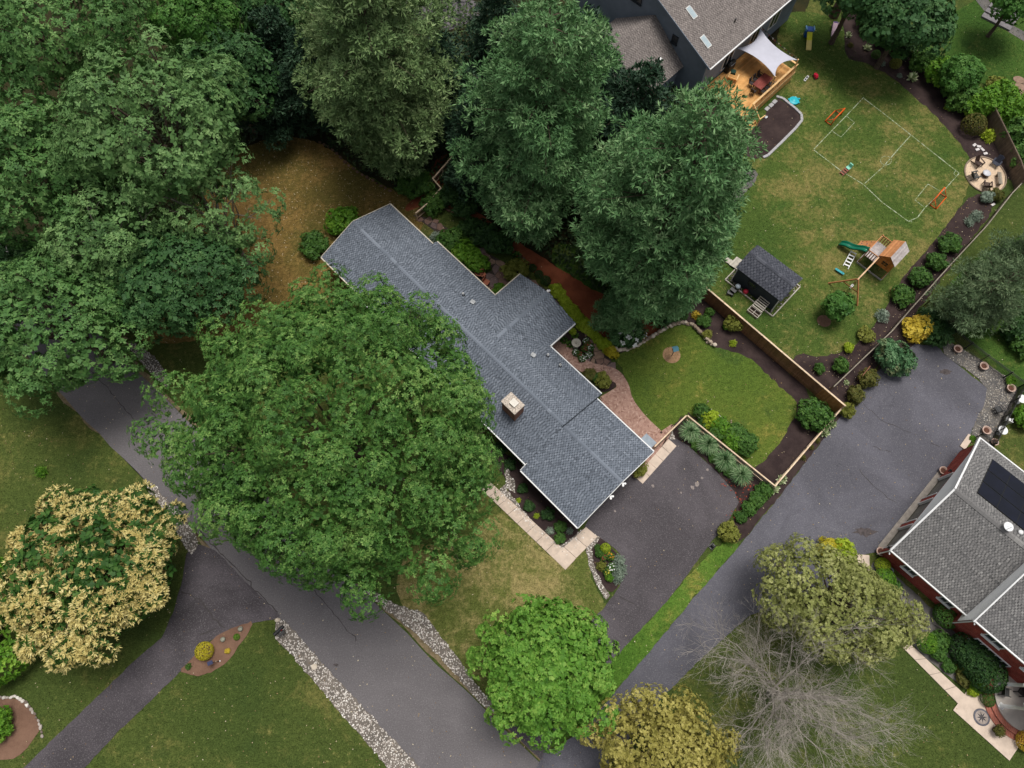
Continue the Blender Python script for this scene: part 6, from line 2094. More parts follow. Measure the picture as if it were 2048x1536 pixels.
def metal_fence(label, px, h, gap=0.11, every=2.0):
    pts = [G(*p) for p in px]
    o = pts[0]
    root = thing('metal_fence', label, 'fence', (o.x, o.y, 0))
    bm_ = MB().box((0, 0, h / 2), (0.03, 0.03, h)).mesh('bar', METAL_BLACK)
    pm = MB().box((0, 0, (h + .08) / 2), (0.075, 0.075, h + 0.08)).mesh('post', METAL_BLACK)
    for i in range(len(pts) - 1):
        a, c_ = pts[i] - o, pts[i + 1] - o
        d = (c_ - a)
        L = d.length
        d.normalize()
        rz = math.atan2(d.y, d.x)
        k = max(1, round(L / every))
        for j in range(k + 1):
            if j == 0 and i:
                continue
            p = a + d * (L * j / k)
            link('post', pm, root, (p.x, p.y, 0), rz)
        s_ = gap
        while s_ < L:
            p = a + d * s_
            link('bar', bm_, root, (p.x, p.y, 0.02), rz)
            s_ += gap
        for z in (0.15, h - 0.2, h - 0.02):
            MB().bar((a.x, a.y, z), (c_.x, c_.y, z), 0.035, 0.03).obj('rail', METAL_BLACK, root)
    return root


metal_fence('black metal bar fence along the far side of the gravel yard', [(1848, 612), (1897, 673), (1960, 722), (2052, 790)], 1.35)
metal_fence('black metal bar fence round the white tables by the garage', [(1948, 876), (1975, 895), (2004, 835), (2036, 775)], 1.35)

# ================================================================== shed
SO, SAg = Vector((24.56, 32.36, 0)), R(-44)
RS = Matrix.Rotation(SAg, 3, 'Z')
shed = thing('garden_shed', 'dark blue grey garden shed with charcoal shingle roof on the play lawn', 'shed', SO, SAg)
SHEDW = m_plain('shed_wall', (50, 58, 68), 0.7, 0.12, 1.2)
MB().box((-0.95, -0.22, 1.2), (4.7, 2.9, 2.4)).obj('wall', SHEDW, shed)
roof_slope(shed, [(-3.5, -1.88, 2.38), (1.62, -1.88, 2.38), (1.62, -0.2, 3.15), (-3.5, -0.2, 3.15)], SH_DARK, 61, 0.2, 0.34)
roof_slope(shed, [(1.62, 1.46, 2.38), (-3.5, 1.46, 2.38), (-3.5, -0.2, 3.15), (1.62, -0.2, 3.15)], SH_DARK, 62, 0.2, 0.34)
ridge_caps(shed, (-3.45, -0.2, 3.15), (1.6, -0.2, 3.15), 0.18, 0.08, SH_DARK, 7)
for x in (-3.28, 1.38):
    gable_wall(shed, 'gable', x - 0.02, -1.66, 1.22, 2.38, 2.42, -0.2, 3.08, 0.06, SHEDW)
for y in (-1.69, 1.25):
    for x in (-3.32, 1.42):
        MB().box((x, y, 1.2), (0.09, 0.09, 2.36)).obj('corner_board', WHITE, shed)
dr = MB().box((-3.33, -0.1, 1.0), (0.06, 1.3, 1.95)).obj('door', SHEDW, shed)
MB().box((-3.38, 0.35, 1.0), (0.05, 0.05, 0.2)).obj('handle', METAL_GREY, dr)
window(shed, (-1.4, -1.67, 1.45), 0.8, 0.7, (0, -1), bpy.data.materials['dark_frame'], sill=False)
# timber edged stone skirt and the ramp
TIMBER = m_wood('weathered_timber', (168, 160, 150), (196, 190, 178), (2, 2, 2))
skirt = thing('stone_skirt', 'grey stone skirt edged with pale timber round the shed', 'stone border', SO, SAg)
for p, q in (((-3.75, -2.15), (1.85, -2.15)), ((1.85, -2.15), (1.85, 2.2)), ((-3.75, -2.15), (-3.75, -0.6)), ((1.85, 2.2), (1.3, 2.2))):
    MB().bar((p[0], p[1], 0.08), (q[0], q[1], 0.08), 0.10, 0.16).obj('timber', TIMBER, skirt)
bb = MB()
rgs = random.Random(5)
for i in range(420):
    x, y = rgs.uniform(-3.68, 1.78), rgs.uniform(-2.08, 2.1)
    if -3.3 < x < 1.4 and -1.66 < y < 1.25 or (y > 1.3 and x < 1.2):
        continue
    r_ = rgs.uniform(.05, .11)
    bb.blob((x, y, .06), (r_, r_ * .8, r_ * .7), rgs.uniform(0, 1), i, 5, 4, .2)
bb.obj('stone_fill', m_pieces('skirt_stone', [(0, (76, 72, 74)), (.5, (124, 116, 114)), (1, (176, 168, 164))], .9, 20, .2), skirt, kind='stuff')
ramp = thing('wooden_ramp', 'pale weathered plank ramp leading to the shed door', 'ramp', SO, SAg)
for i in range(12):
    MB().box((-3.55 - 0.145 * i, 0.0 if i < 7 else -0.28, 0.30 - 0.022 * i), (0.14, 1.2 if i < 7 else 0.55, 0.04)).obj('plank', TIMBER, ramp)
for y in (-0.5, 0.5):
    MB().bar((-3.45, y, .18), (-4.5, y, .08), 0.06, 0.1).obj('beam', TIMBER, ramp)
rack = thing('slatted_rack', 'weathered slatted wooden bench leaning beside the dark shed wall', 'bench', SO + RS @ Vector((0.35, -2.35, 0)), SAg)
for i in range(6):
    MB().box((0, 0.55 - i * 0.19, 0.95 - i * 0.085), (1.15, 0.09, 0.035)).obj('slat', TIMBER, rack)
for x in (-0.5, 0.5):
    MB().bar((x, 0.62, 0.93), (x, -0.5, 0.42), 0.06, 0.05).obj('side_bar', TIMBER, rack)
    MB().box((x, 0.55, 0.46), (0.06, 0.06, 0.9)).obj('leg', TIMBER, rack)
    MB().box((x, -0.45, 0.21), (0.06, 0.06, 0.4)).obj('leg', TIMBER, rack)
cf = thing('cold_frame', 'low open timber frame planter at the foot of the slatted bench', 'planter', SO + RS @ Vector((0.35, -3.05, 0)), SAg)
for y in (-.32, 0.0, .32):
    MB().box((0, y, 0.16), (1.2, 0.05, 0.30 if y else .06)).obj('side', TIMBER, cf)
for x in (-.58, 0, .58):
    MB().box((x, 0, 0.15), (0.05, 0.58, 0.28)).obj('end', TIMBER, cf)
MB().box((0, 0, 0.05), (1.1, 0.56, 0.1)).obj('soil', MAT['soil'], cf)
rb = thing('red_ball', 'shiny red play ball on the stones by the shed wall', 'ball', SO + RS @ Vector((-1.55, -1.95, 0.1)), 0)
MB().blob((0, 0, 0.26), (.26, .26, .26), .5, 1, 16, 10, 0.0).obj('shell', m_plain('red_ball', (206, 52, 76), 0.35, 0.08), rb, True)
gk = thing('kettle_grill', 'black cart grill with grey lid beside the shed', 'grill', SO + RS @ Vector((-2.35, -2.3, 0)), SAg)
MB().lathe([(.1, .5), (.24, .55), (.28, .7), (.27, .72)], 12).obj('bowl', METAL_BLACK, gk, True)
MB().lathe([(.28, .73), (.24, .86), (.1, .95), (0, .97)], 12).obj('lid', METAL_GREY, gk, True)
for a in (0, 2.1, 4.2):
    MB().tube([(.15 * math.cos(a), .15 * math.sin(a), .58), (.32 * math.cos(a), .32 * math.sin(a), 0.02)], .02, 5).obj('leg', METAL_BLACK, gk)
MB().box((-0.1, -.45, .55), (.6, .35, .04)).obj('side_shelf', METAL_BLACK, gk)
ms = thing('mower', 'small black push mower parked by the plank fence near the shed', 'mower', SO + RS @ Vector((-2.5, -3.0, 0)), SAg + R(20))
MB().box((0, 0, .2), (.6, .42, .22), 0, .5, .08).obj('deck', METAL_BLACK, ms)
MB().tube([(-.3, -.15, .25), (-.85, -.15, .85), (-.85, .15, .85), (-.3, .15, .25)], .018, 5).obj('handle', METAL_BLACK, ms)
for x in (-.25, .25):
    for y in (-.24, .24):
        MB().tube([(x, y - .03, .1), (x, y + .03, .1)], .1, 10).obj('wheel', METAL_BLACK, ms)

# ================================================================== play set
PO_, PA_ = Vector((35.68, 35.91, 0)), R(45)
PW = m_wood('play_cedar', (170, 112, 70), (196, 138, 92), (2, 2, 2))
PWO = m_wood('play_cedar_orange', (176, 104, 46), (198, 126, 64), (2, 2, 2))
PWG = m_wood('play_cedar_grey', (160, 150, 148), (192, 184, 182), (2, 2, 2))
GREEN_PL = m_plain('green_plastic', (8, 104, 78), 0.25, 0.1, 1.0, 0.5)
play = thing('play_set', 'cedar play house with green slide, climbing wall and swing beam', 'play set', PO_, PA_)
for x in (-2.0, 0.2):
    for y in (-1.45, 0.12, 1.2):
        MB().box((x, y, 1.25), (0.09, 0.09, 2.5 if y < 1 else 2.4)).obj('post', PW, play)
for i in range(15):
    MB().box((-1.92 + i * 0.146, 0.66, 1.38), (0.138, 1.05, 0.03)).obj('floor_plank', PWG, play)
for i in range(15):
    MB().box((-1.92 + i * 0.146, -0.68, 1.38), (0.138, 1.55, 0.03)).obj('floor_plank', PWG, play)
for y in (-1.45, 0.12, 1.2):
    MB().box((-0.9, y, 1.28), (2.2, 0.05, 0.14)).obj('joist', PW, play)
# roof planks, two slopes
for s_, (y0, y1) in enumerate(((-0.69, 0.18), (-0.69, -1.56))):
    for i in range(7):
        t0, t1 = i / 7, (i + 1) / 7
        a = (y0 + (y1 - y0) * t0, 3.32 - 0.72 * t0)
        b_ = (y0 + (y1 - y0) * t1, 3.32 - 0.72 * t1)
        m = MB()
        m.hexa([(-2.1, a[0], a[1]), (.3, a[0], a[1]), (.3, b_[0], b_[1]), (-2.1, b_[0], b_[1]), (-2.1, a[0], a[1] + .022), (.3, a[0], a[1] + .022), (.3, b_[0], b_[1] + .035), (-2.1, b_[0], b_[1] + .035)])
        m.obj('roof_plank', PW if s_ == 0 else PWG, play)
# front and back panels of the little house
for x in (-2.0, 0.2):
    for i in range(7):
        MB().box((x, -1.34 + i * 0.225, 2.0), (0.03, 0.215, 1.2)).obj('panel_board', PWO, play)
    MB().add([(x, -1.45, 2.6), (x, .12, 2.6), (x, -.69, 3.28), (x + .03, -1.45, 2.6), (x + .03, .12, 2.6), (x + .03, -.69, 3.28)], [(0, 1, 2), (5, 4, 3), (0, 3, 4, 1), (1, 4, 5, 2), (2, 5, 3, 0)]).obj('gable_board', PWO, play)
w_ = MB().box((-2.03, -.7, 2.1), (0.03, .55, .42)).obj('window', METAL_BLACK, play)
MB().box((-2.05, -.7, 2.1), (0.02, .04, .42)).obj('muntin', PWO, w_)
MB().box((-2.05, -.7, 2.1), (0.022, .55, .04)).obj('muntin', PWO, w_)
for i in range(7):
    MB().box((-1.9 + i * .33, -1.47, 1.95), (0.30, 0.03, 1.1)).obj('panel_board', PWO, play)
# railing of the open platform
for x in (-2.02, 0.22):
    MB().box((x, .66, 2.32), (.06, 1.1, .08)).obj('rail', PW, play)
MB().box((-.9, 1.2, 2.32), (2.25, .06, .08)).obj('rail', PW, play)
for i in range(4):
    MB().box((-2.02, .3 + i * .24, 1.88), (.025, .10, .85)).obj('rail_slat', PW, play)
for i in range(4):
    MB().box((.22, .3 + i * .24, 1.88), (.025, .10, .85)).obj('rail_slat', PW, play)
# sand box frame below
for p, q in (((-2.1, -1.5), (-2.1, 1.3)), ((-2.1, -1.5), (.25, -1.5)), ((.25, -1.5), (.25, 1.3)), ((-2.1, 1.3), (.25, 1.3))):
    MB().bar((p[0], p[1], .1), (q[0], q[1], .1), .06, .18).obj('base_timber', PWG, play)
MB().box((-.9, -.68, .9), (2.0, .04, .3)).obj('bench_seat', PWO, play)
# slide: curved trough
m = MB()
prof = []
for i in range(15):
    t = i / 14
    y = 1.25 + 2.45 * t
    z = 1.42 - 1.22 * (t ** 1.1) + 0.10 * math.sin(t * 9.4)
    prof.append((-1.45 - 0.2 * t, y, max(.14, z)))
vs_ = []
for x, y, z in prof:
    for dx, dz in ((-.31, .20), (-.25, .20), (-.22, .02), (.22, .02), (.25, .20), (.31, .20), (.28, -.04), (-.28, -.04)):
        vs_.append((x + dx, y, z + dz))
fs = []
for i in range(14):
    for k in range(8):
        fs.append((i * 8 + k, i * 8 + (k + 1) % 8, (i + 1) * 8 + (k + 1) % 8, (i + 1) * 8 + k))
fs += [tuple(range(7, -1, -1)), tuple(range(14 * 8, 15 * 8))]
m.add(vs_, fs).obj('slide', GREEN_PL, play, True)
# climbing wall
m = MB()
m.hexa([(-.75, 1.22, 1.36), (.2, 1.22, 1.36), (.25, 2.35, .0), (-.8, 2.35, .0), (-.75, 1.24, 1.40), (.2, 1.24, 1.40), (.25, 2.40, .03), (-.8, 2.40, .03)])
cw = m.obj('climbing_wall', PW, play)
for i, (x, t) in enumerate(((-.5, .2), (0, .3), (-.3, .45), (.05, .6), (-.55, .65), (-.2, .8), (-.6, .4), (.1, .85))):
    MB().blob((x, 1.23 + 1.15 * t, 1.42 - 1.36 * t), (.06, .06, .05), .5, i, 6, 5).obj('hold', m_plain('hold_%d' % i, ((150, 60, 40), (60, 90, 60), (60, 60, 110))[i % 3], .6), cw)
# swing beam and A frame
MB().bar((-1.9, .08, 2.42), (-5.5, .10, 2.42), .12, .15).obj('swing_beam', m_wood('beam_pale', (214, 172, 132), (232, 196, 160), (2, 2, 2)), play)
MB().bar((-5.45, .14, 2.5), (-5.85, 1.87, 0), .11, .11).obj('leg', PW, play)
MB().bar((-5.45, .06, 2.5), (-5.88, -1.5, 0), .11, .11).obj('leg', PW, play)
MB().bar((-5.68, .95, 1.3), (-5.68, -.75, 1.3), .05, .1).obj('brace', PW, play)
MB().bar((-5.5, .1, 2.3), (-5.66, .1, 1.3), .05, .05).obj('brace', PW, play)
for xc, c, lb in ((-2.9, GREEN_PL, 'swing_seat'), (-3.9, GREEN_PL, 'swing_seat')):
    s_ = MB().box((xc, .1, .55), (.45, .16, .04)).obj(lb, c, play)
    for dx in (-.22, .22):
        MB().tube([(xc + dx, .1, 2.36), (xc + dx, .1, .56)], .012, 4).obj('chain', METAL_GREY, s_)
s_ = MB().box((-5.0, .1, .6), (.5, .18, .05)).obj('swing_seat', WHITE, play)
for dx in (-.2, .2):
    MB().tube([(-5.0 + dx, .1, 2.36), (-5.0 + dx, .1, .6)], .012, 4).obj('chain', METAL_GREY, s_)
# ladder lying from the platform to the lawn
ld = thing('white_ladder', 'white wide runged ladder propped on the lawn by the green slide', 'ladder', PO_, PA_)
for dy in (-.28, .28):
    MB().bar((-1.55, 2.15 + dy, .35), (-3.3, 1.72 + dy, .05), .06, .06).obj('side_rail', WHITE, ld)
for i in range(5):
    t = (i + .3) / 5
    MB().box((-1.55 - 1.75 * t, 2.15 - .43 * t, .37 - .3 * t), (.14, .56, .03), R(14)).obj('rung', WHITE, ld)
tt_ = thing('toy_seesaw', 'small teal plastic rocker toy on the grass beside the ladder', 'toy', PO_ + Matrix.Rotation(PA_, 3, 'Z') @ Vector((-4.2, 1.85, 0)), R(-40))
TEAL = m_plain('teal_plastic', (40, 150, 160), .4, .1)
MB().box((0, 0, .22), (.95, .22, .08), 0, .5, .05).obj('plank', TEAL, tt_)
MB().tube([(0, -.12, .12), (0, .12, .12)], .12, 10).obj('roller', m_plain('teal_dark', (24, 110, 110), .4), tt_)
for x in (-.3, .3):
    MB().tube([(x, 0, .24), (x, 0, .45)], .02, 5).obj('handle', TEAL, tt_)

# ================================================================== toys and goals on the play lawn
ORANGE = m_plain('orange_plastic', (226, 96, 30), .45, .08)


def goal(label, px, rz, w=1.9, d=.75, h=.95):
    c = G(*px)
    t = thing('toy_goal', label, 'goal', c, rz, 'toy football goals')
    for s_ in (-1, 1):
        MB().tube([(s_ * w / 2, 0, 0.02), (s_ * w / 2, 0, h)], .055, 8).obj('post', ORANGE, t, True)
        MB().tube([(s_ * w / 2, 0, h), (s_ * w / 2, d, .05)], .04, 6).obj('back_stay', ORANGE, t, True)
        MB().tube([(s_ * w / 2, 0, .05), (s_ * w / 2, d, .05)], .04, 6).obj('base_bar', ORANGE, t, True)
    MB().tube([(-w / 2, 0, h), (w / 2, 0, h)], .065, 8).obj('crossbar', ORANGE, t, True)
    MB().tube([(-w / 2, d, .05), (w / 2, d, .05)], .05, 6).obj('rear_bar', ORANGE, t, True)
    m = MB()
    for i in range(12):
        x = -w / 2 + w * i / 11
        m.bar((x, 0, h), (x, d, .05), .012, .006)
    for j in range(6):
        t_ = j / 6
        m.bar((-w / 2, d * t_, h - (h - .05) * t_), (w / 2, d * t_, h - (h - .05) * t_), .012, .006)
    m.obj('net', m_plain('net_dark', (40, 52, 44), .8), t, kind='stuff')
    return t


goal('orange toy goal at the deck end of the painted field', (1672, 240), R(47) + math.pi / 2 - R(90))
goal('orange toy goal at the fire circle end of the painted field', (1869, 398), R(47) + math.pi)
t = thing('toy_slide', 'blue and yellow toddler slide on the lawn beyond the deck', 'toy slide', G(1615, 85), R(-4))
BLUE = m_plain('blue_plastic', (20, 84, 168), .35, .08)
YEL = m_plain('yellow_plastic', (206, 208, 60), .4, .08)
MB().box((0, 1.0, .5), (.75, .65, .9), 0, .5, .1).obj('steps', BLUE, t)
m = MB()
m.hexa([(-.28, .7, .75), (.28, .7, .75), (.28, -.2, .42), (-.28, -.2, .42), (-.28, .7, .83), (.28, .7, .83), (.28, -.2, .50), (-.28, -.2, .50)])
m.obj('upper_chute', YEL, t)
m = MB()
m.hexa([(-.28, -.2, .42), (.28, -.2, .42), (.28, -1.15, .02), (-.28, -1.15, .02), (-.28, -.2, .50), (.28, -.2, .50), (.28, -1.15, .10), (-.28, -1.15, .10)])
m.obj('lower_chute', m_plain('cream_plastic', (222, 204, 130), .4, .08), t)
for x in (-.42, .42):
    MB().box((x, 1.0, .95), (.12, .6, .3), 0, .5, .05).obj('side_guard', m_plain('sky_blue', (120, 176, 214), .4), t)
t = thing('toy_slide', 'pale pink toddler slide near the edge of the curved bed', 'toy slide', G(1667, 64), R(-10))
PINK = m_plain('pink_plastic', (206, 176, 192), .5, .08)
m = MB()
m.hexa([(-.24, .65, .55), (.24, .65, .55), (.24, -.75, .03), (-.24, -.75, .03), (-.24, .65, .62), (.24, .65, .62), (.24, -.75, .10), (-.24, -.75, .10)])
m.obj('chute', PINK, t)
for x in (-.28, .28):
    m = MB()
    m.hexa([(x - .03, .65, .5), (x + .03, .65, .5), (x + .03, -.75, .02), (x - .03, -.75, .02), (x - .03, .65, .75), (x + .03, .65, .75), (x + .03, -.75, .16), (x - .03, -.75, .16)])
    m.obj('side_wall', PINK, t)
MB().box((0, .78, .3), (.5, .28, .58), 0, .5, .05).obj('steps', m_plain('purple_plastic', (92, 72, 120), .5), t)
t = thing('toy_car', 'red ride-on toy car on the grass beyond the deck', 'toy car', G(1630, 155), R(100))
RED = m_plain('red_plastic', (206, 38, 66), .35, .08)
MB().box((0, 0, .22), (.62, .36, .26), 0, .5, .09).obj('body', RED, t)
MB().box((-.08, 0, .40), (.28, .30, .14), 0, .5, .06).obj('seat', RED, t)
for x in (-.2, .2):
    for y in (-.19, .19):
        MB().tube([(x, y - .04, .1), (x, y + .04, .1)], .1, 10).obj('wheel', METAL_BLACK, t)
MB().tube([(.12, 0, .38), (.02, 0, .56)], .02, 5).obj('steering_wheel', METAL_BLACK, t)
t = thing('toy_scooter', 'white and black toy board lying beside the red toy car', 'toy', G(1612, 158), R(52))
MB().box((0, 0, .08), (.85, .24, .10), 0, .5, .06).obj('board', WHITE, t)
MB().box((.12, 0, .15), (.22, .16, .05)).obj('grip', METAL_BLACK, t)
MB().box((-.22, 0, .15), (.18, .16, .05)).obj('grip', METAL_BLACK, t)
t = thing('turtle_sandbox', 'turquoise turtle shaped paddling pool on the grass by the deck bed', 'sandbox', G(1587, 203), R(20))
TQ = m_plain('turquoise_plastic', (40, 176, 190), .35, .08)
MB().lathe([(.42, 0), (.52, .06), (.54, .16), (.50, .20), (.44, .17), (.30, .28), (.0, .33)], 20).obj('shell', TQ, t, True)
MB().blob((.56, 0, .16), (.16, .13, .12), .5, 2, 10, 6, 0).obj('head', TQ, t, True)
for a in (.75, -.75, 2.35, -2.35):
    MB().blob((.55 * math.cos(a), .55 * math.sin(a), .08), (.13, .1, .07), .5, 3, 8, 5, 0).obj('flipper', m_plain('turq_pale', (150, 210, 214), .4) if a == .75 else TQ, t, True)
t = thing('toddler_steps', 'brown step stool toy with mint top on the painted side line', 'toy', G(1689, 345), R(38))
MINT = m_plain('mint_plastic', (134, 204, 180), .45, .08)
BRN = m_plain('brown_plastic', (140, 84, 66), .5, .08)
MB().box((.42, .05, .42), (.5, .42, .08), 0, .5, .04).obj('seat', MINT, t)
MB().box((.62, .05, .62), (.10, .42, .4), 0, .5, .04).obj('back', MINT, t)
for i in range(3):
    MB().box((.08 - i * .22, .05, .34 - i * .11), (.16, .46, .05)).obj('step', BRN, t)
for y in (-.17, .27):
    MB().bar((.4, y, .42), (-.55, y, .03), .05, .08).obj('side_rail', BRN, t)
MB().box((.45, .05, .2), (.4, .36, .38)).obj('base', BRN, t)
# grey rounded kerb round the bed by the deck
kb = [G(*p) for p in ((1552, 194), (1565, 198), (1590, 218), (1602, 230), (1603, 242), (1590, 258), (1560, 288), (1535, 312), (1525, 316))]
o = kb[0]
t = thing('paver_edging', 'curved pale grey paver edging round the mulch bed by the deck', 'edging', (o.x, o.y, 0))
KERB = m_plain('kerb_grey', (168, 166, 168), .9, .15, 5)
for i in range(len(kb) - 1):
    L = (kb[i + 1] - kb[i]).length
    k = max(1, int(L / .32))
    for j in range(k):
        a, c_ = kb[i].lerp(kb[i + 1], j / k) - o, kb[i].lerp(kb[i + 1], (j + .94) / k) - o
        MB().bar((a.x, a.y, .08), (c_.x, c_.y, .08), .26, .16).obj('paver', KERB, t)
t = thing('stepping_slab', 'short row of pale slabs at the foot of the deck stair', 'stepping stones', G(1542, 207), 0)
for i, (x, y) in enumerate(((1549, 204), (1542, 211), (1534, 218))):
    p = G(x, y) - G(1542, 207)
    MB().box((p.x, p.y, .05), (.55, .4, .07), R(45), .5, .05).obj('slab', KERB, t)
t = thing('sprinkler', 'thin white post sprinkler lying at the corner of the deck', 'sprinkler', G(1532, 235), R(40))
MB().box((0, 0, .05), (.3, .2, .05)).obj('base', WHITE, t)
MB().tube([(-.2, 0, .09), (.2, 0, .09)], .025, 6).obj('bar', METAL_GREY, t)

# ================================================================== fire circle
FC = Vector((48.15, 45.55, 0))
pts = [(FC.x + 1.98 * math.cos(a) * (1 + .03 * math.sin(5 * a)), FC.y + 2.15 * math.sin(a) * (1 + .03 * math.cos(4 * a))) for a in np.linspace(0, 6.283, 49)[:-1]]
sheet('fire_circle', pts, 0.03, MAT['sand'])
t = thing('ring_edging', 'ring of pale edging bricks round the sandy fire circle', 'edging', FC)
eb = MB().box((0, 0, .05), (.24, .13, .10)).mesh('brick', STONE)
for i in range(52):
    a = 6.283 * i / 52
    link('brick', eb, t, (2.03 * math.cos(a), 2.2 * math.sin(a), 0), a + math.pi / 2 + random.uniform(-.1, .1))
ADK = m_plain('adirondack_dark', (58, 60, 60), .6, .15)
ADKB = m_plain('adirondack_brown', (62, 44, 38), .6, .15)
ADKN = m_plain('adirondack_navy', (48, 52, 66), .6, .12)


def adirondack(label, loc, rz, mat):
    t = thing('adirondack_chair', label, 'chair', loc, rz, 'chairs round the fire circle')
    for i in range(5):
        m = MB()
        x = -.24 + i * .12
        m.hexa([(x - .054, .18, .30), (x + .054, .18, .30), (x + .054, .21, .30), (x - .054, .21, .30), (x - .054, .52, .98 - .05 * abs(i - 2)), (x + .054, .52, .98 - .05 * abs(i - 2)), (x + .054, .55, .98 - .05 * abs(i - 2)), (x - .054, .55, .98 - .05 * abs(i - 2))])
        m.obj('back_slat', mat, t)
    for i in range(5):
        MB().bar((-.27, .18 - i * .12, .28 + i * .022), (.27, .18 - i * .12, .28 + i * .022), .105, .025).obj('seat_slat', mat, t)
    for s_ in (-1, 1):
        MB().box((s_ * .35, -.05, .55), (.13, .72, .03), 0, .5, .04).obj('armrest', mat, t)
        MB().box((s_ * .32, -.34, .27), (.04, .10, .54)).obj('leg', mat, t)
        MB().bar((s_ * .29, -.34, .34), (s_ * .29, .62, .03), .03, .12).obj('rear_rail', mat, t)
    return t


for px, tgt, mat, lb in (((1953, 330), 0, ADKB, 'dark brown slatted chair with upright back on the fire circle'), ((1988, 330), 0, ADKN, 'navy slatted chair on the fire circle beside the fence panels'), ((1945, 356), 0, ADK, 'grey green slatted chair on the fire circle facing the field'), ((1970, 375), 0, ADKB, 'dark slatted chair on the fire circle nearest the shrubs')):
    p = G(*px)
    d = FC - p
    adirondack(lb, p + Vector((0, 0, .03)), math.atan2(d.y, d.x) + math.pi / 2, mat)
t = thing('fire_pit', 'round fire pit with pale lid in the middle of the fire circle', 'fire pit', G(1969, 351) + Vector((0, 0, .03)))
MB().lathe([(.30, 0), (.36, .1), (.38, .32), (.42, .34), (.42, .37), (.34, .37)], 18).obj('bowl', m_plain('rust_bowl', (74, 56, 48), .7), t, True)
MB().lathe([(.40, .372), (.40, .40), (.2, .43), (0, .44)], 18).obj('lid', m_plain('lid_white', (206, 206, 212), .5), t, True)
for a in (.5, 2.6, 4.7):
    MB().box((.3 * math.cos(a), .3 * math.sin(a), .06), (.06, .06, .12)).obj('foot', METAL_BLACK, t)
t = thing('wooden_bench', 'backless grey wooden bench on the fire circle', 'bench', G(1994, 362) + Vector((0, 0, .03)), R(82))
for y in (-.13, 0, .13):
    MB().box((0, y, .45), (1.45, .12, .045)).obj('seat_plank', FENCE_GREY, t)
for x in (-.55, .55):
    MB().box((x, 0, .22), (.08, .36, .42)).obj('leg', FENCE_GREY, t)
rgb_ = random.Random(8)
for i, (x, y) in enumerate(((1948, 291), (1957, 294), (1954, 300), (1964, 300), (1970, 308))):
    t = thing('paving_brick', 'loose pale paving brick lying in the mulch by the fire circle', 'brick', G(x, y) + Vector((0, 0, .02)), rgb_.uniform(0, 3), 'loose bricks by the fire circle')
    MB().box((0, 0, .05), (.42, .26, .09), 0, .5, .02).obj('block', m_plain('pale_brick', (206, 200, 198), .85, .15), t)
t = thing('paving_brick', 'single pale paving brick in the mulch below the russet shrub', 'brick', G(1985, 410) + Vector((0, 0, .02)), R(30))
MB().box((0, 0, .05), (.42, .22, .09), 0, .5, .02).obj('block', bpy.data.materials['pale_brick'], t)

# ================================================================== garden furniture, pots and small things
TERRA = m_plain('terracotta', (168, 104, 80), .85, .15)
POTPALE = m_plain('pot_pale', (196, 168, 154), .85, .15)


def pot(label, px, r_, h, mat=None, z=0.03, group=None, soil=True):
    c = G(*px)
    t = thing('planter_pot', label, 'pot', (c.x, c.y, z), 0, group)
    MB().lathe([(r_ * .68, 0), (r_ * .95, h * .85), (r_ * 1.08, h * .86), (r_ * 1.08, h), (r_ * .88, h), (r_ * .86, h * .8)], 18).obj('pot', mat or POTPALE, t, True)
    MB().lathe([(r_ * .86, h * .78), (r_ * .5, h * .83), (0, h * .84)], 14).obj('soil', m_plain('pot_soil', (92, 62, 50), .95, .4, 9) if 'pot_soil' not in bpy.data.materials else bpy.data.materials['pot_soil'], t)
    return t


for px, lb in (((1911, 701), 'pale round planter on the gravel at the curved end'), ((1963, 735), 'pale round planter on the gravel halfway along the black fence'), ((2017, 779), 'pale round planter in the gravel corner by the fence'), ((1968, 863), 'pale round planter at the gate by the garage')):
    pot(lb, px, .36, .42)
pot('small planter behind the black gate beside the brick garage', (1985, 886), .30, .36)
for px, lb in (((1882, 943), 'scalloped planter in front of the brick pier between garage doors'), ((1757, 1104), 'scalloped planter at the low corner of the garage')):
    t = pot(lb, px, .33, .40)
pot('round terracotta pot on the flagstones by the eave', (959, 549), .42, .45, TERRA, .05)
t = thing('patio_chair', 'small terracotta coloured wooden chair on the flagstones near the pot', 'chair', G(966, 553) + Vector((0, 0, .05)), R(30))
MB().box((0, 0, .42), (.5, .5, .06), 0, .5, .05).obj('seat', TERRA, t)
MB().box((0, .26, .68), (.5, .05, .5)).obj('backrest', TERRA, t)
for x in (-.2, .2):
    for y in (-.2, .2):
        MB().box((x, y, .2), (.05, .05, .4)).obj('leg', TERRA, t)
t = thing('patio_chair', 'terracotta coloured chair tucked against the back eave', 'chair', G(973, 569) + Vector((0, 0, .05)), R(60))
MB().box((0, 0, .42), (.55, .55, .06), 0, .5, .05).obj('seat', TERRA, t)
MB().box((0, .28, .68), (.55, .05, .5)).obj('backrest', TERRA, t)
for x in (-.2, .2):
    for y in (-.2, .2):
        MB().box((x, y, .2), (.05, .05, .4)).obj('leg', TERRA, t)
# bird bath
BB = m_plain('birdbath_stone', (188, 182, 170), .8, .15, 5)
t = thing('bird_bath', 'pale stone bird bath in the flower bed beside the brick walk', 'bird bath', G(1151, 693))
MB().lathe([(.26, 0), (.26, .06), (.16, .12), (.10, .4), (.12, .66), (.2, .72)], 16).obj('pedestal', BB, t, True)
MB().lathe([(.14, .70), (.36, .76), (.44, .86), (.40, .87), (.28, .80), (0, .78)], 20).obj('basin', BB, t, True)
MB().lathe([(.06, .78), (.05, .9), (.09, .94), (.0, .97)], 10).obj('finial', BB, t, True)
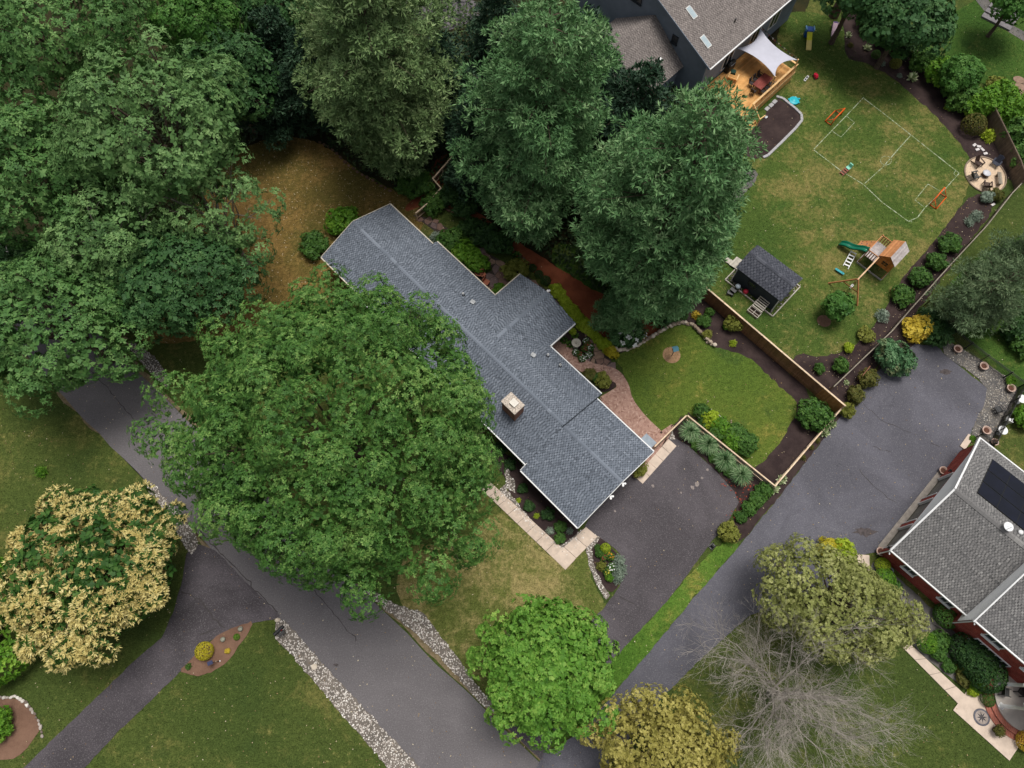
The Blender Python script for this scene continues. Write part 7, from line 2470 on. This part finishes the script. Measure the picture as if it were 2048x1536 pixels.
# bird feeder on its dirt ring
t = thing('bird_feeder', 'blue green house shaped bird feeder on a post in the fenced lawn', 'bird feeder', G(1343, 712), R(15))
MB().tube([(0, 0, 0), (0, 0, 1.35)], .035, 8).obj('post', METAL_BLACK, t)
MB().box((0, 0, 1.38), (.42, .34, .04)).obj('tray', FENCE_BROWN, t)
MB().box((0, 0, 1.52), (.26, .2, .26)).obj('seed_box', GLASS, t)
FB = m_plain('feeder_blue', (84, 132, 148), .6, .12)
for s_ in (-1, 1):
    m = MB()
    m.hexa([(-.26, s_ * .26, 1.60), (.26, s_ * .26, 1.60), (.26, 0, 1.78), (-.26, 0, 1.78), (-.26, s_ * .26, 1.63), (.26, s_ * .26, 1.63), (.26, 0, 1.81), (-.26, 0, 1.81)])
    m.obj('roof_board', FB, t)
# stakes and lines of the vegetable bed
t = thing('trellis', 'weathered cane and pipe trellis framing the vegetable bed', 'trellis', G(1420, 840))
o = G(1420, 840)


def rel(px, py, z=0):
    p = G(px, py, z) - o
    return (p.x, p.y, z)


for nm, a, c_, r_ in (('pipe', (1422, 818, .6), (1458, 846, .6), .03), ('pipe', (1458, 846, .6), (1472, 856, .6), .03), ('cross_bar', (1458, 846, .6), (1448, 858, .6), .025), ('pipe', (1392, 830, .5), (1470, 892, .5), .025)):
    MB().tube([rel(*a), rel(*c_)], r_, 6).obj(nm, TIMBER, t)
for x, y, h_ in ((1458, 846, .7), (1392, 830, .65), (1412, 808, .7), (1487, 906, .6), (1458, 850, .7)):
    p = rel(x, y)
    MB().tube([(p[0], p[1], 0), (p[0], p[1], h_)], .03, 6).obj('stake', TIMBER, t)
    MB().blob((p[0], p[1], h_), (.08, .08, .07), .5, 1, 7, 5).obj('cap', STONE, t)
# mailbox on the gravel
t = thing('mailbox', 'black roadside mailbox on a post in the white gravel', 'mailbox', G(566, 1262), R(45))
MB().box((0, 0, .5), (.1, .1, 1.0)).obj('post', METAL_BLACK, t)
MB().box((0, 0, .98), (.95, .12, .05)).obj('arm', METAL_BLACK, t)
m = MB()
prf = [(-.14, 0)] + [(.14 * math.cos(a), .13 + .14 * math.sin(a)) for a in np.linspace(math.pi, 0, 9)] + [(.14, 0)]
n = len(prf)
m.add([(-.45, y, 1.02 + z) for y, z in prf] + [(.45, y, 1.02 + z) for y, z in prf], [tuple(range(n)), tuple(range(2 * n - 1, n - 1, -1))] + [(i, n + i, n + (i + 1) % n, (i + 1) % n) for i in range(n)])
bx_ = m.obj('box', METAL_BLACK, t)
MB().box((.2, -.16, 1.2), (.12, .02, .16)).obj('flag', m_plain('flag_red', (150, 30, 30), .5), bx_)
MB().box((0, -.28, .9), (.5, .22, .2)).obj('paper_box', METAL_BLACK, t)
st_ = thing('boulder', 'small pale boulder at the tip of the gravel by the mailbox', 'boulder', G(556, 1240))
MB().blob((0, 0, .1), (.22, .18, .16), .8, 4, 9, 6).obj('stone', STONE, st_)
st_ = thing('boulder', 'pale flat boulder lying in the middle of the white gravel strip', 'boulder', G(629, 1334))
MB().blob((0, 0, .08), (.26, .22, .12), .9, 5, 9, 6).obj('stone', STONE, st_)
# island bed: stone balls and spotlight
for px, lb in (((482, 1258), 'speckled stone ball at the point of the island bed'), ((447, 1279), 'speckled stone ball next to the yellow globe shrub')):
    t = thing('stone_ball', lb, 'stone ball', G(*px))
    MB().blob((0, 0, .16), (.2, .2, .17), .45, 6, 12, 8, .04).obj('ball', m_pieces('speckled', [(0, (110, 112, 100)), (1, (168, 168, 152))], .9, 12, .6) if 'speckled' not in bpy.data.materials else bpy.data.materials['speckled'], t, True)
    MB().lathe([(.14, 0), (.16, .03), (.12, .06)], 10).obj('base', STONE, t)
t = thing('solar_spotlight', 'small solar spotlight on a tilted dark pole in the island bed', 'spotlight', G(440, 1322))
pt_ = G(419, 1326, .95) - G(440, 1322)
MB().tube([(0, 0, 0), (pt_.x * .8, pt_.y * .8, .78)], .025, 6).obj('pole', METAL_BLACK, t)
m = MB().box((pt_.x, pt_.y, .85), (.42, .30, .03), R(25))
m.obj('solar_panel', m_plain('pv_blue', (52, 56, 84), .3), t)
MB().lathe([(.05, 0), (.06, .05), (.0, .06)], 8).obj('foot', WHITE, t)
# paver furniture inside the gravel yard
for px, lb in (((1996, 865), 'round white metal table behind the black fence, near the gate'), ((2034, 803), 'round white metal table behind the black fence, far one')):
    t = thing('round_table', lb, 'table', G(*px))
    MB().lathe([(.36, .70), (.40, .71), (.40, .73), (0, .735)], 24).obj('top', WHITE, t)
    MB().tube([(0, 0, .05), (0, 0, .71)], .035, 8).obj('stem', WHITE, t)
    MB().lathe([(.25, 0), (.2, .04), (.05, .07)], 16).obj('base', WHITE, t)
make_chair('white metal chair behind the black fence between the two round tables', G(2010, 843), R(150), WHITE)
make_chair('dark wrought iron chair on the grey gravel', G(1990, 822), R(200), METAL_BLACK, None, 1.15)
sl_ = thing('stone_step', 'pale stone step at the gate beside the brick garage', 'step', G(1932, 884), R(48))
MB().box((0, 0, .07), (1.5, .5, .14), 0, .5, .04).obj('block', SLAB2, sl_)
# coiled hose, downlights at the garage
t = thing('garden_hose', 'coiled grey garden hose on the gravel by the brick garage', 'hose', G(1777, 1142))
pts = [(.42 * math.cos(a) * (1 - .01 * a), .36 * math.sin(a) * (1 - .01 * a), .03 + .012 * a / 6.28) for a in np.linspace(0, 6.283 * 5, 120)]
MB().tube(pts, .018, 5).obj('coil', METAL_GREY, t)
for i, y in enumerate((0.18, 9.15)):
    t = thing('wall_lantern', ('black wall lantern on the low corner pier of the garage', 'black wall lantern on the wide garage pier')[i], 'lantern', BO + Matrix.Rotation(BA, 3, 'Z') @ Vector((-0.02, y, 1.9)), BA)
    MB().box((-.06, 0, 0), (.12, .06, .06)).obj('bracket', METAL_BLACK, t)
    MB().lathe([(.05, -.2), (.1, .1), (.12, .12), (0, .24)], 8, (-.16, 0, 0)).obj('cage', METAL_BLACK, t)
# black wire basket on the strip
t = thing('wire_basket', 'black wire hose reel at the top of the grass strip', 'hose reel', G(1424, 1093), R(40))
for y in (-.14, .14):
    MB().tube([(.28 * math.cos(a), y, .3 + .28 * math.sin(a)) for a in np.linspace(0, 6.283, 15)], .02, 5).obj('rim', METAL_BLACK, t)
MB().tube([(0, -.14, .3), (0, .14, .3)], .1, 10).obj('drum', METAL_BLACK, t)
MB().box((0, 0, .03), (.5, .4, .05)).obj('base', METAL_BLACK, t)
# porch furniture and flower pots at the steps
RB = Matrix.Rotation(BA, 3, 'Z')
make_chair('black chair on the round porch slab', PO + RB @ Vector((-1.7, -1.45, .5)), BA + R(120), METAL_BLACK, None, 1.2)
make_chair('dark armchair against the wall on the round porch slab', PO + RB @ Vector((-.8, -.5, .5)), BA, METAL_BLACK, None, 1.25)
DECORP = m_plain('dark_pot', (70, 46, 42), .8, .3)
for v_, lb in (((-3.0, -2.0), 'dark potted plant at the upper end of the porch steps'), ((-.4, -3.95), 'dark potted plant at the lower end of the porch steps')):
    c = PO + RB @ Vector((v_[0], v_[1], 0))
    t = thing('potted_plant', lb, 'potted plant', c)
    MB().lathe([(.2, 0), (.28, .4), (.32, .42), (.26, .42)], 14).obj('pot', DECORP, t, True)
    f = link('foliage', proto('loose', 'bronze')[0][0], t, (0, 0, .35), 0, scale=.42)
t = thing('door_mat', 'round patterned grey mat on the walk at the foot of the porch steps', 'mat', PO + RB @ Vector((-1.6, -3.9, .07)))
MB().lathe([(.62, 0), (.62, .02), (.50, .022)], 24).obj('rim', m_plain('mat_grey', (96, 96, 104), .9), t)
MB().lathe([(.49, .0), (.49, .024), (.25, .024)], 24).obj('ring', m_plain('mat_pale', (158, 146, 138), .9), t)
m = MB()
for i in range(8):
    a = 6.283 * i / 8
    m.add([(0, 0, .03), (.16 * math.cos(a - .3), .16 * math.sin(a - .3), .03), (.42 * math.cos(a), .42 * math.sin(a), .03), (.16 * math.cos(a + .3), .16 * math.sin(a + .3), .03)], [(0, 1, 2, 3)])
m.obj('star', m_plain('mat_dark', (46, 48, 56), .9), t)
sheet('porch_walk', [tuple((PO + RB @ Vector((v_[0], v_[1], 0)))[:2]) for v_ in ((-3.4, -2.2), (-3.4, -5.0), (1.5, -5.0), (1.5, -2.0))], .055, SLAB2)

# ================================================================== neighbour's patio and stair at the top right
st_ = thing('stone_stair', 'broad grey stone stair climbing the bank in the top right corner', 'stair', G(1992, 45), R(-38))
GST = m_plain('stair_stone', (122, 118, 120), .9, .2, 3)
for i in range(5):
    MB().box((0, i * .75, .10 + i * .14), (3.4, .78, .22 + .02 * i), 0, .5, .05).obj('tread', GST, st_)
gw = ground_poly([(1930, -30), (1962, 15), (1985, 40), (2010, 60), (2060, 90), (2060, 70), (2015, 45), (1990, 20), (1950, -40)], 0, 1)
sheet('gravel_walk', gw, Z4, MAT['gravel_grey'])
sheet('patio', ground_poly([(2015, 190), (2035, 170), (2120, 150), (2120, 260), (2060, 240), (2035, 225)], 0, 0), Z4, m_plain('patio_brown', (118, 96, 86), .9, .2, 2))
for i, (x, y, r_) in enumerate(((2038, 160, .5), (2036, 173, .62), (2035, 183, .5), (2033, 191, .5))):
    t = thing('stepping_stone', ('round brown stepping stone first on the dark green lawn', 'wide brown stepping stone second on the dark green lawn', 'narrow brown stepping stone third before the patio', 'narrow brown stepping stone at the patio edge')[i], 'stepping stone', G(x, y), R(-20))
    MB().lathe([(r_, 0), (r_, .05), (r_ * .92, .07), (0, .075)], 14).obj('disc', FLAG[1], t)
    t.scale = (1.3, .8 if i else 1.0, 1)
CUSH = m_plain('blue_cushion', (120, 156, 186), .8, .1)
t = thing('patio_lounger', 'patio chair with pale blue cushion among the shrubs top right', 'chair', G(2018, 198) + Vector((0, 0, .02)), R(40))
MB().box((0, 0, .4), (.65, .65, .1), 0, .5, .06).obj('cushion', CUSH, t)
MB().box((0, .36, .65), (.65, .06, .55)).obj('backrest', METAL_BLACK, t)
for x in (-.34, .34):
    MB().box((x, 0, .55), (.06, .6, .05)).obj('armrest', METAL_BLACK, t)
    for y in (-.28, .28):
        MB().box((x, y, .2), (.05, .05, .4)).obj('leg', METAL_BLACK, t)
t = thing('patio_lounger', 'patio chair with bright blue cushion at the right edge of the patio', 'chair', G(2046, 202) + Vector((0, 0, .02)), R(100))
MB().box((0, 0, .4), (.7, .7, .1), 0, .5, .06).obj('cushion', m_plain('blue_cushion_bright', (82, 140, 190), .8, .1), t)
MB().box((0, .38, .65), (.7, .06, .55)).obj('backrest', METAL_BLACK, t)
for x in (-.36, .36):
    for y in (-.28, .28):
        MB().box((x, y, .2), (.05, .05, .4)).obj('leg', METAL_BLACK, t)
pot('small terracotta pot on the neighbouring patio', (2037, 214), .24, .3, TERRA)

# big bare trunk by the top fence
t = thing('bare_tree', 'thick bare trunk of a tall tree beside the picket fence end', 'tree', G(1667, 32))
MB().tube([(0, 0, -.1), (.1, .15, 3), (.3, .3, 8), (.4, .3, 14)], [.55, .42, .34, .24], 12).obj('trunk', m_plain('trunk_brown', (104, 82, 72), .95, .35, 5, bump=.8), t)
# street behind the trees
sheet('back_street', ground_poly([(300, -120), (900, 60), (1000, 20), (420, -180)], 0, 0), Z3, MAT['road'])
# parked car at the very edge of the left woods, mostly under leaves
t = thing('parked_car', 'white car parked under the leaves at the left edge', 'car', G(-14, 672), R(-40))
CARW = m_plain('car_white', (226, 228, 232), .25, .04, 1, .5)
m = MB()
m.hexa([(-2.2, -.88, .3), (2.2, -.88, .3), (2.2, .88, .3), (-2.2, .88, .3), (-2.15, -.85, .85), (2.1, -.82, .8), (2.1, .82, .8), (-2.15, .85, .85)])
m.obj('body', CARW, t)
m = MB()
m.hexa([(-1.7, -.80, .86), (1.0, -.80, .84), (1.0, .80, .84), (-1.7, .80, .86), (-1.3, -.62, 1.42), (.35, -.62, 1.42), (.35, .62, 1.42), (-1.3, .62, 1.42)])
m.obj('cabin', GLASS, t)
MB().box((-.48, 0, 1.44), (1.6, 1.22, .04), 0, .5, .08).obj('roof', CARW, t)
for x in (-1.35, 1.35):
    for y in (-.82, .82):
        w = MB().tube([(x, y - .1, .32), (x, y + .1, .32)], .32, 16).obj('wheel', METAL_BLACK, t)
        MB().tube([(x, y - .105, .32), (x, y + .105, .32)], .18, 10).obj('rim', METAL_GREY, w)

# ================================================================== grass blades on the lawns
def blades(name, poly, per_m2, mat, seed, holes=(), h=0.09, zz=0.0):
    rng = np.random.default_rng(seed)
    q = scatter(poly, per_m2, rng, holes)
    n = len(q)
    C = np.concatenate([q, np.full((n, 1), zz)], 1)
    a = rng.random(n) * 6.283
    lean = rng.uniform(0.3, 1.4, n)
    D = unit(np.stack([np.cos(a) * lean, np.sin(a) * lean, np.ones(n)], 1))
    Nn = np.tile([0, 0, 1.0], (n, 1)) + rng.normal(0, .5, (n, 3))
    V = leaf_quads(C, D, Nn, h * rng.uniform(.6, 1.7, n), np.full(n, .05))
    me = quads(name, V, rng.random(n), mat)
    return link(name, me, kind='stuff')


vis = [(G(-60, 0)), (G(2110, 0)), (G(2110, 1580)), (G(-60, 1580))]
for i, (k_, (pl_, mt)) in enumerate(sorted(LAWN.items())):
    holes = {'play': [BED['deck']], 'inner': [], 'front': [DRIVE['main']], 'strip': []}.get(k_, [])
    blades('grass', pl_, 24, MAT[mt], 60 + i, holes)
left = [tuple(G(*p)[:2]) for p in ((-60, 780), (110, 780), (840, 1545), (840, 1580), (-60, 1580))]
blades('grass', left, 22, MAT['lawn_front'], 80, [DRIVE['left'], BED['island'], BED['round']], zz=-0.02)
rgt = [tuple(G(*p)[:2]) for p in ((1800, 1300), (2013, 1506), (2040, 1490), (2110, 1560), (1500, 1580), (1400, 1450))]
blades('grass', rgt, 22, MAT['lawn_front'], 81, zz=-0.02)

# ================================================================== undergrowth and litter
UNDER = m_leaf('undergrowth', (26, 44, 22), (46, 66, 32), (78, 96, 50), 0.15)


def ground_leaves(name, poly, per_m2, mat, seed, L, W, zz, holes=(), tilt=0.5, hmax=0.0):
    rng = np.random.default_rng(seed)
    q = scatter(poly, per_m2, rng, holes)
    n = len(q)
    C = np.concatenate([q, zz + rng.random((n, 1)) * hmax], 1)
    a = rng.random(n) * 6.283
    D = unit(np.stack([np.cos(a), np.sin(a), rng.uniform(0, tilt, n)], 1))
    V = leaf_quads(C, D, np.tile([0, 0, 1.0], (n, 1)) + rng.normal(0, .25, (n, 3)), L * rng.uniform(.6, 1.4, n), W * rng.uniform(.6, 1.4, n))
    return link(name, quads(name, V, rng.random(n), mat), kind='stuff')


woods_px = [(560, 262), (640, 280), (720, 340), (800, 380), (880, 395), (960, 425), (1090, 515), (1220, 600), (1330, 620), (1400, 560), (1440, 500), (1470, 420), (1400, 250), (1240, 120), (1100, 0), (480, 0), (300, 200), (200, 500), (330, 480), (420, 330)]
ground_leaves('undergrowth', ground_poly(woods_px, 0, 0), 16, UNDER, 90, 0.40, 0.26, 0.05, [], 0.8, 0.5)
LITTER = m_pieces('leaf_litter', [(0, (110, 84, 58)), (.5, (160, 136, 98)), (1, (208, 196, 168))], .9, 20, .1)
view = [tuple(G(*p)[:2]) for p in ((-40, 200), (2090, 20), (2090, 1560), (-40, 1560))]
ground_leaves('leaf_litter', view, 0.55, LITTER, 91, 0.10, 0.07, 0.055, [], 0.3)
ground_leaves('leaf_litter', ground_poly([(1440, 965), (1480, 955), (1540, 978), (1470, 1050), (1450, 1030), (1480, 1005)], 0, 0), 14, m_pieces('red_chips', [(0, (110, 40, 30)), (1, (166, 78, 58))], .9, 20, .1), 92, .16, .10, .02, [], .4)
ground_leaves('leaf_litter', BED['outer'], 3.0, LITTER, 93, 0.10, 0.07, 0.02, [], .3)
ground_leaves('leaf_litter', LAWN['brown'][0], 4.0, LITTER, 94, 0.13, 0.07, 0.02, [], .3)
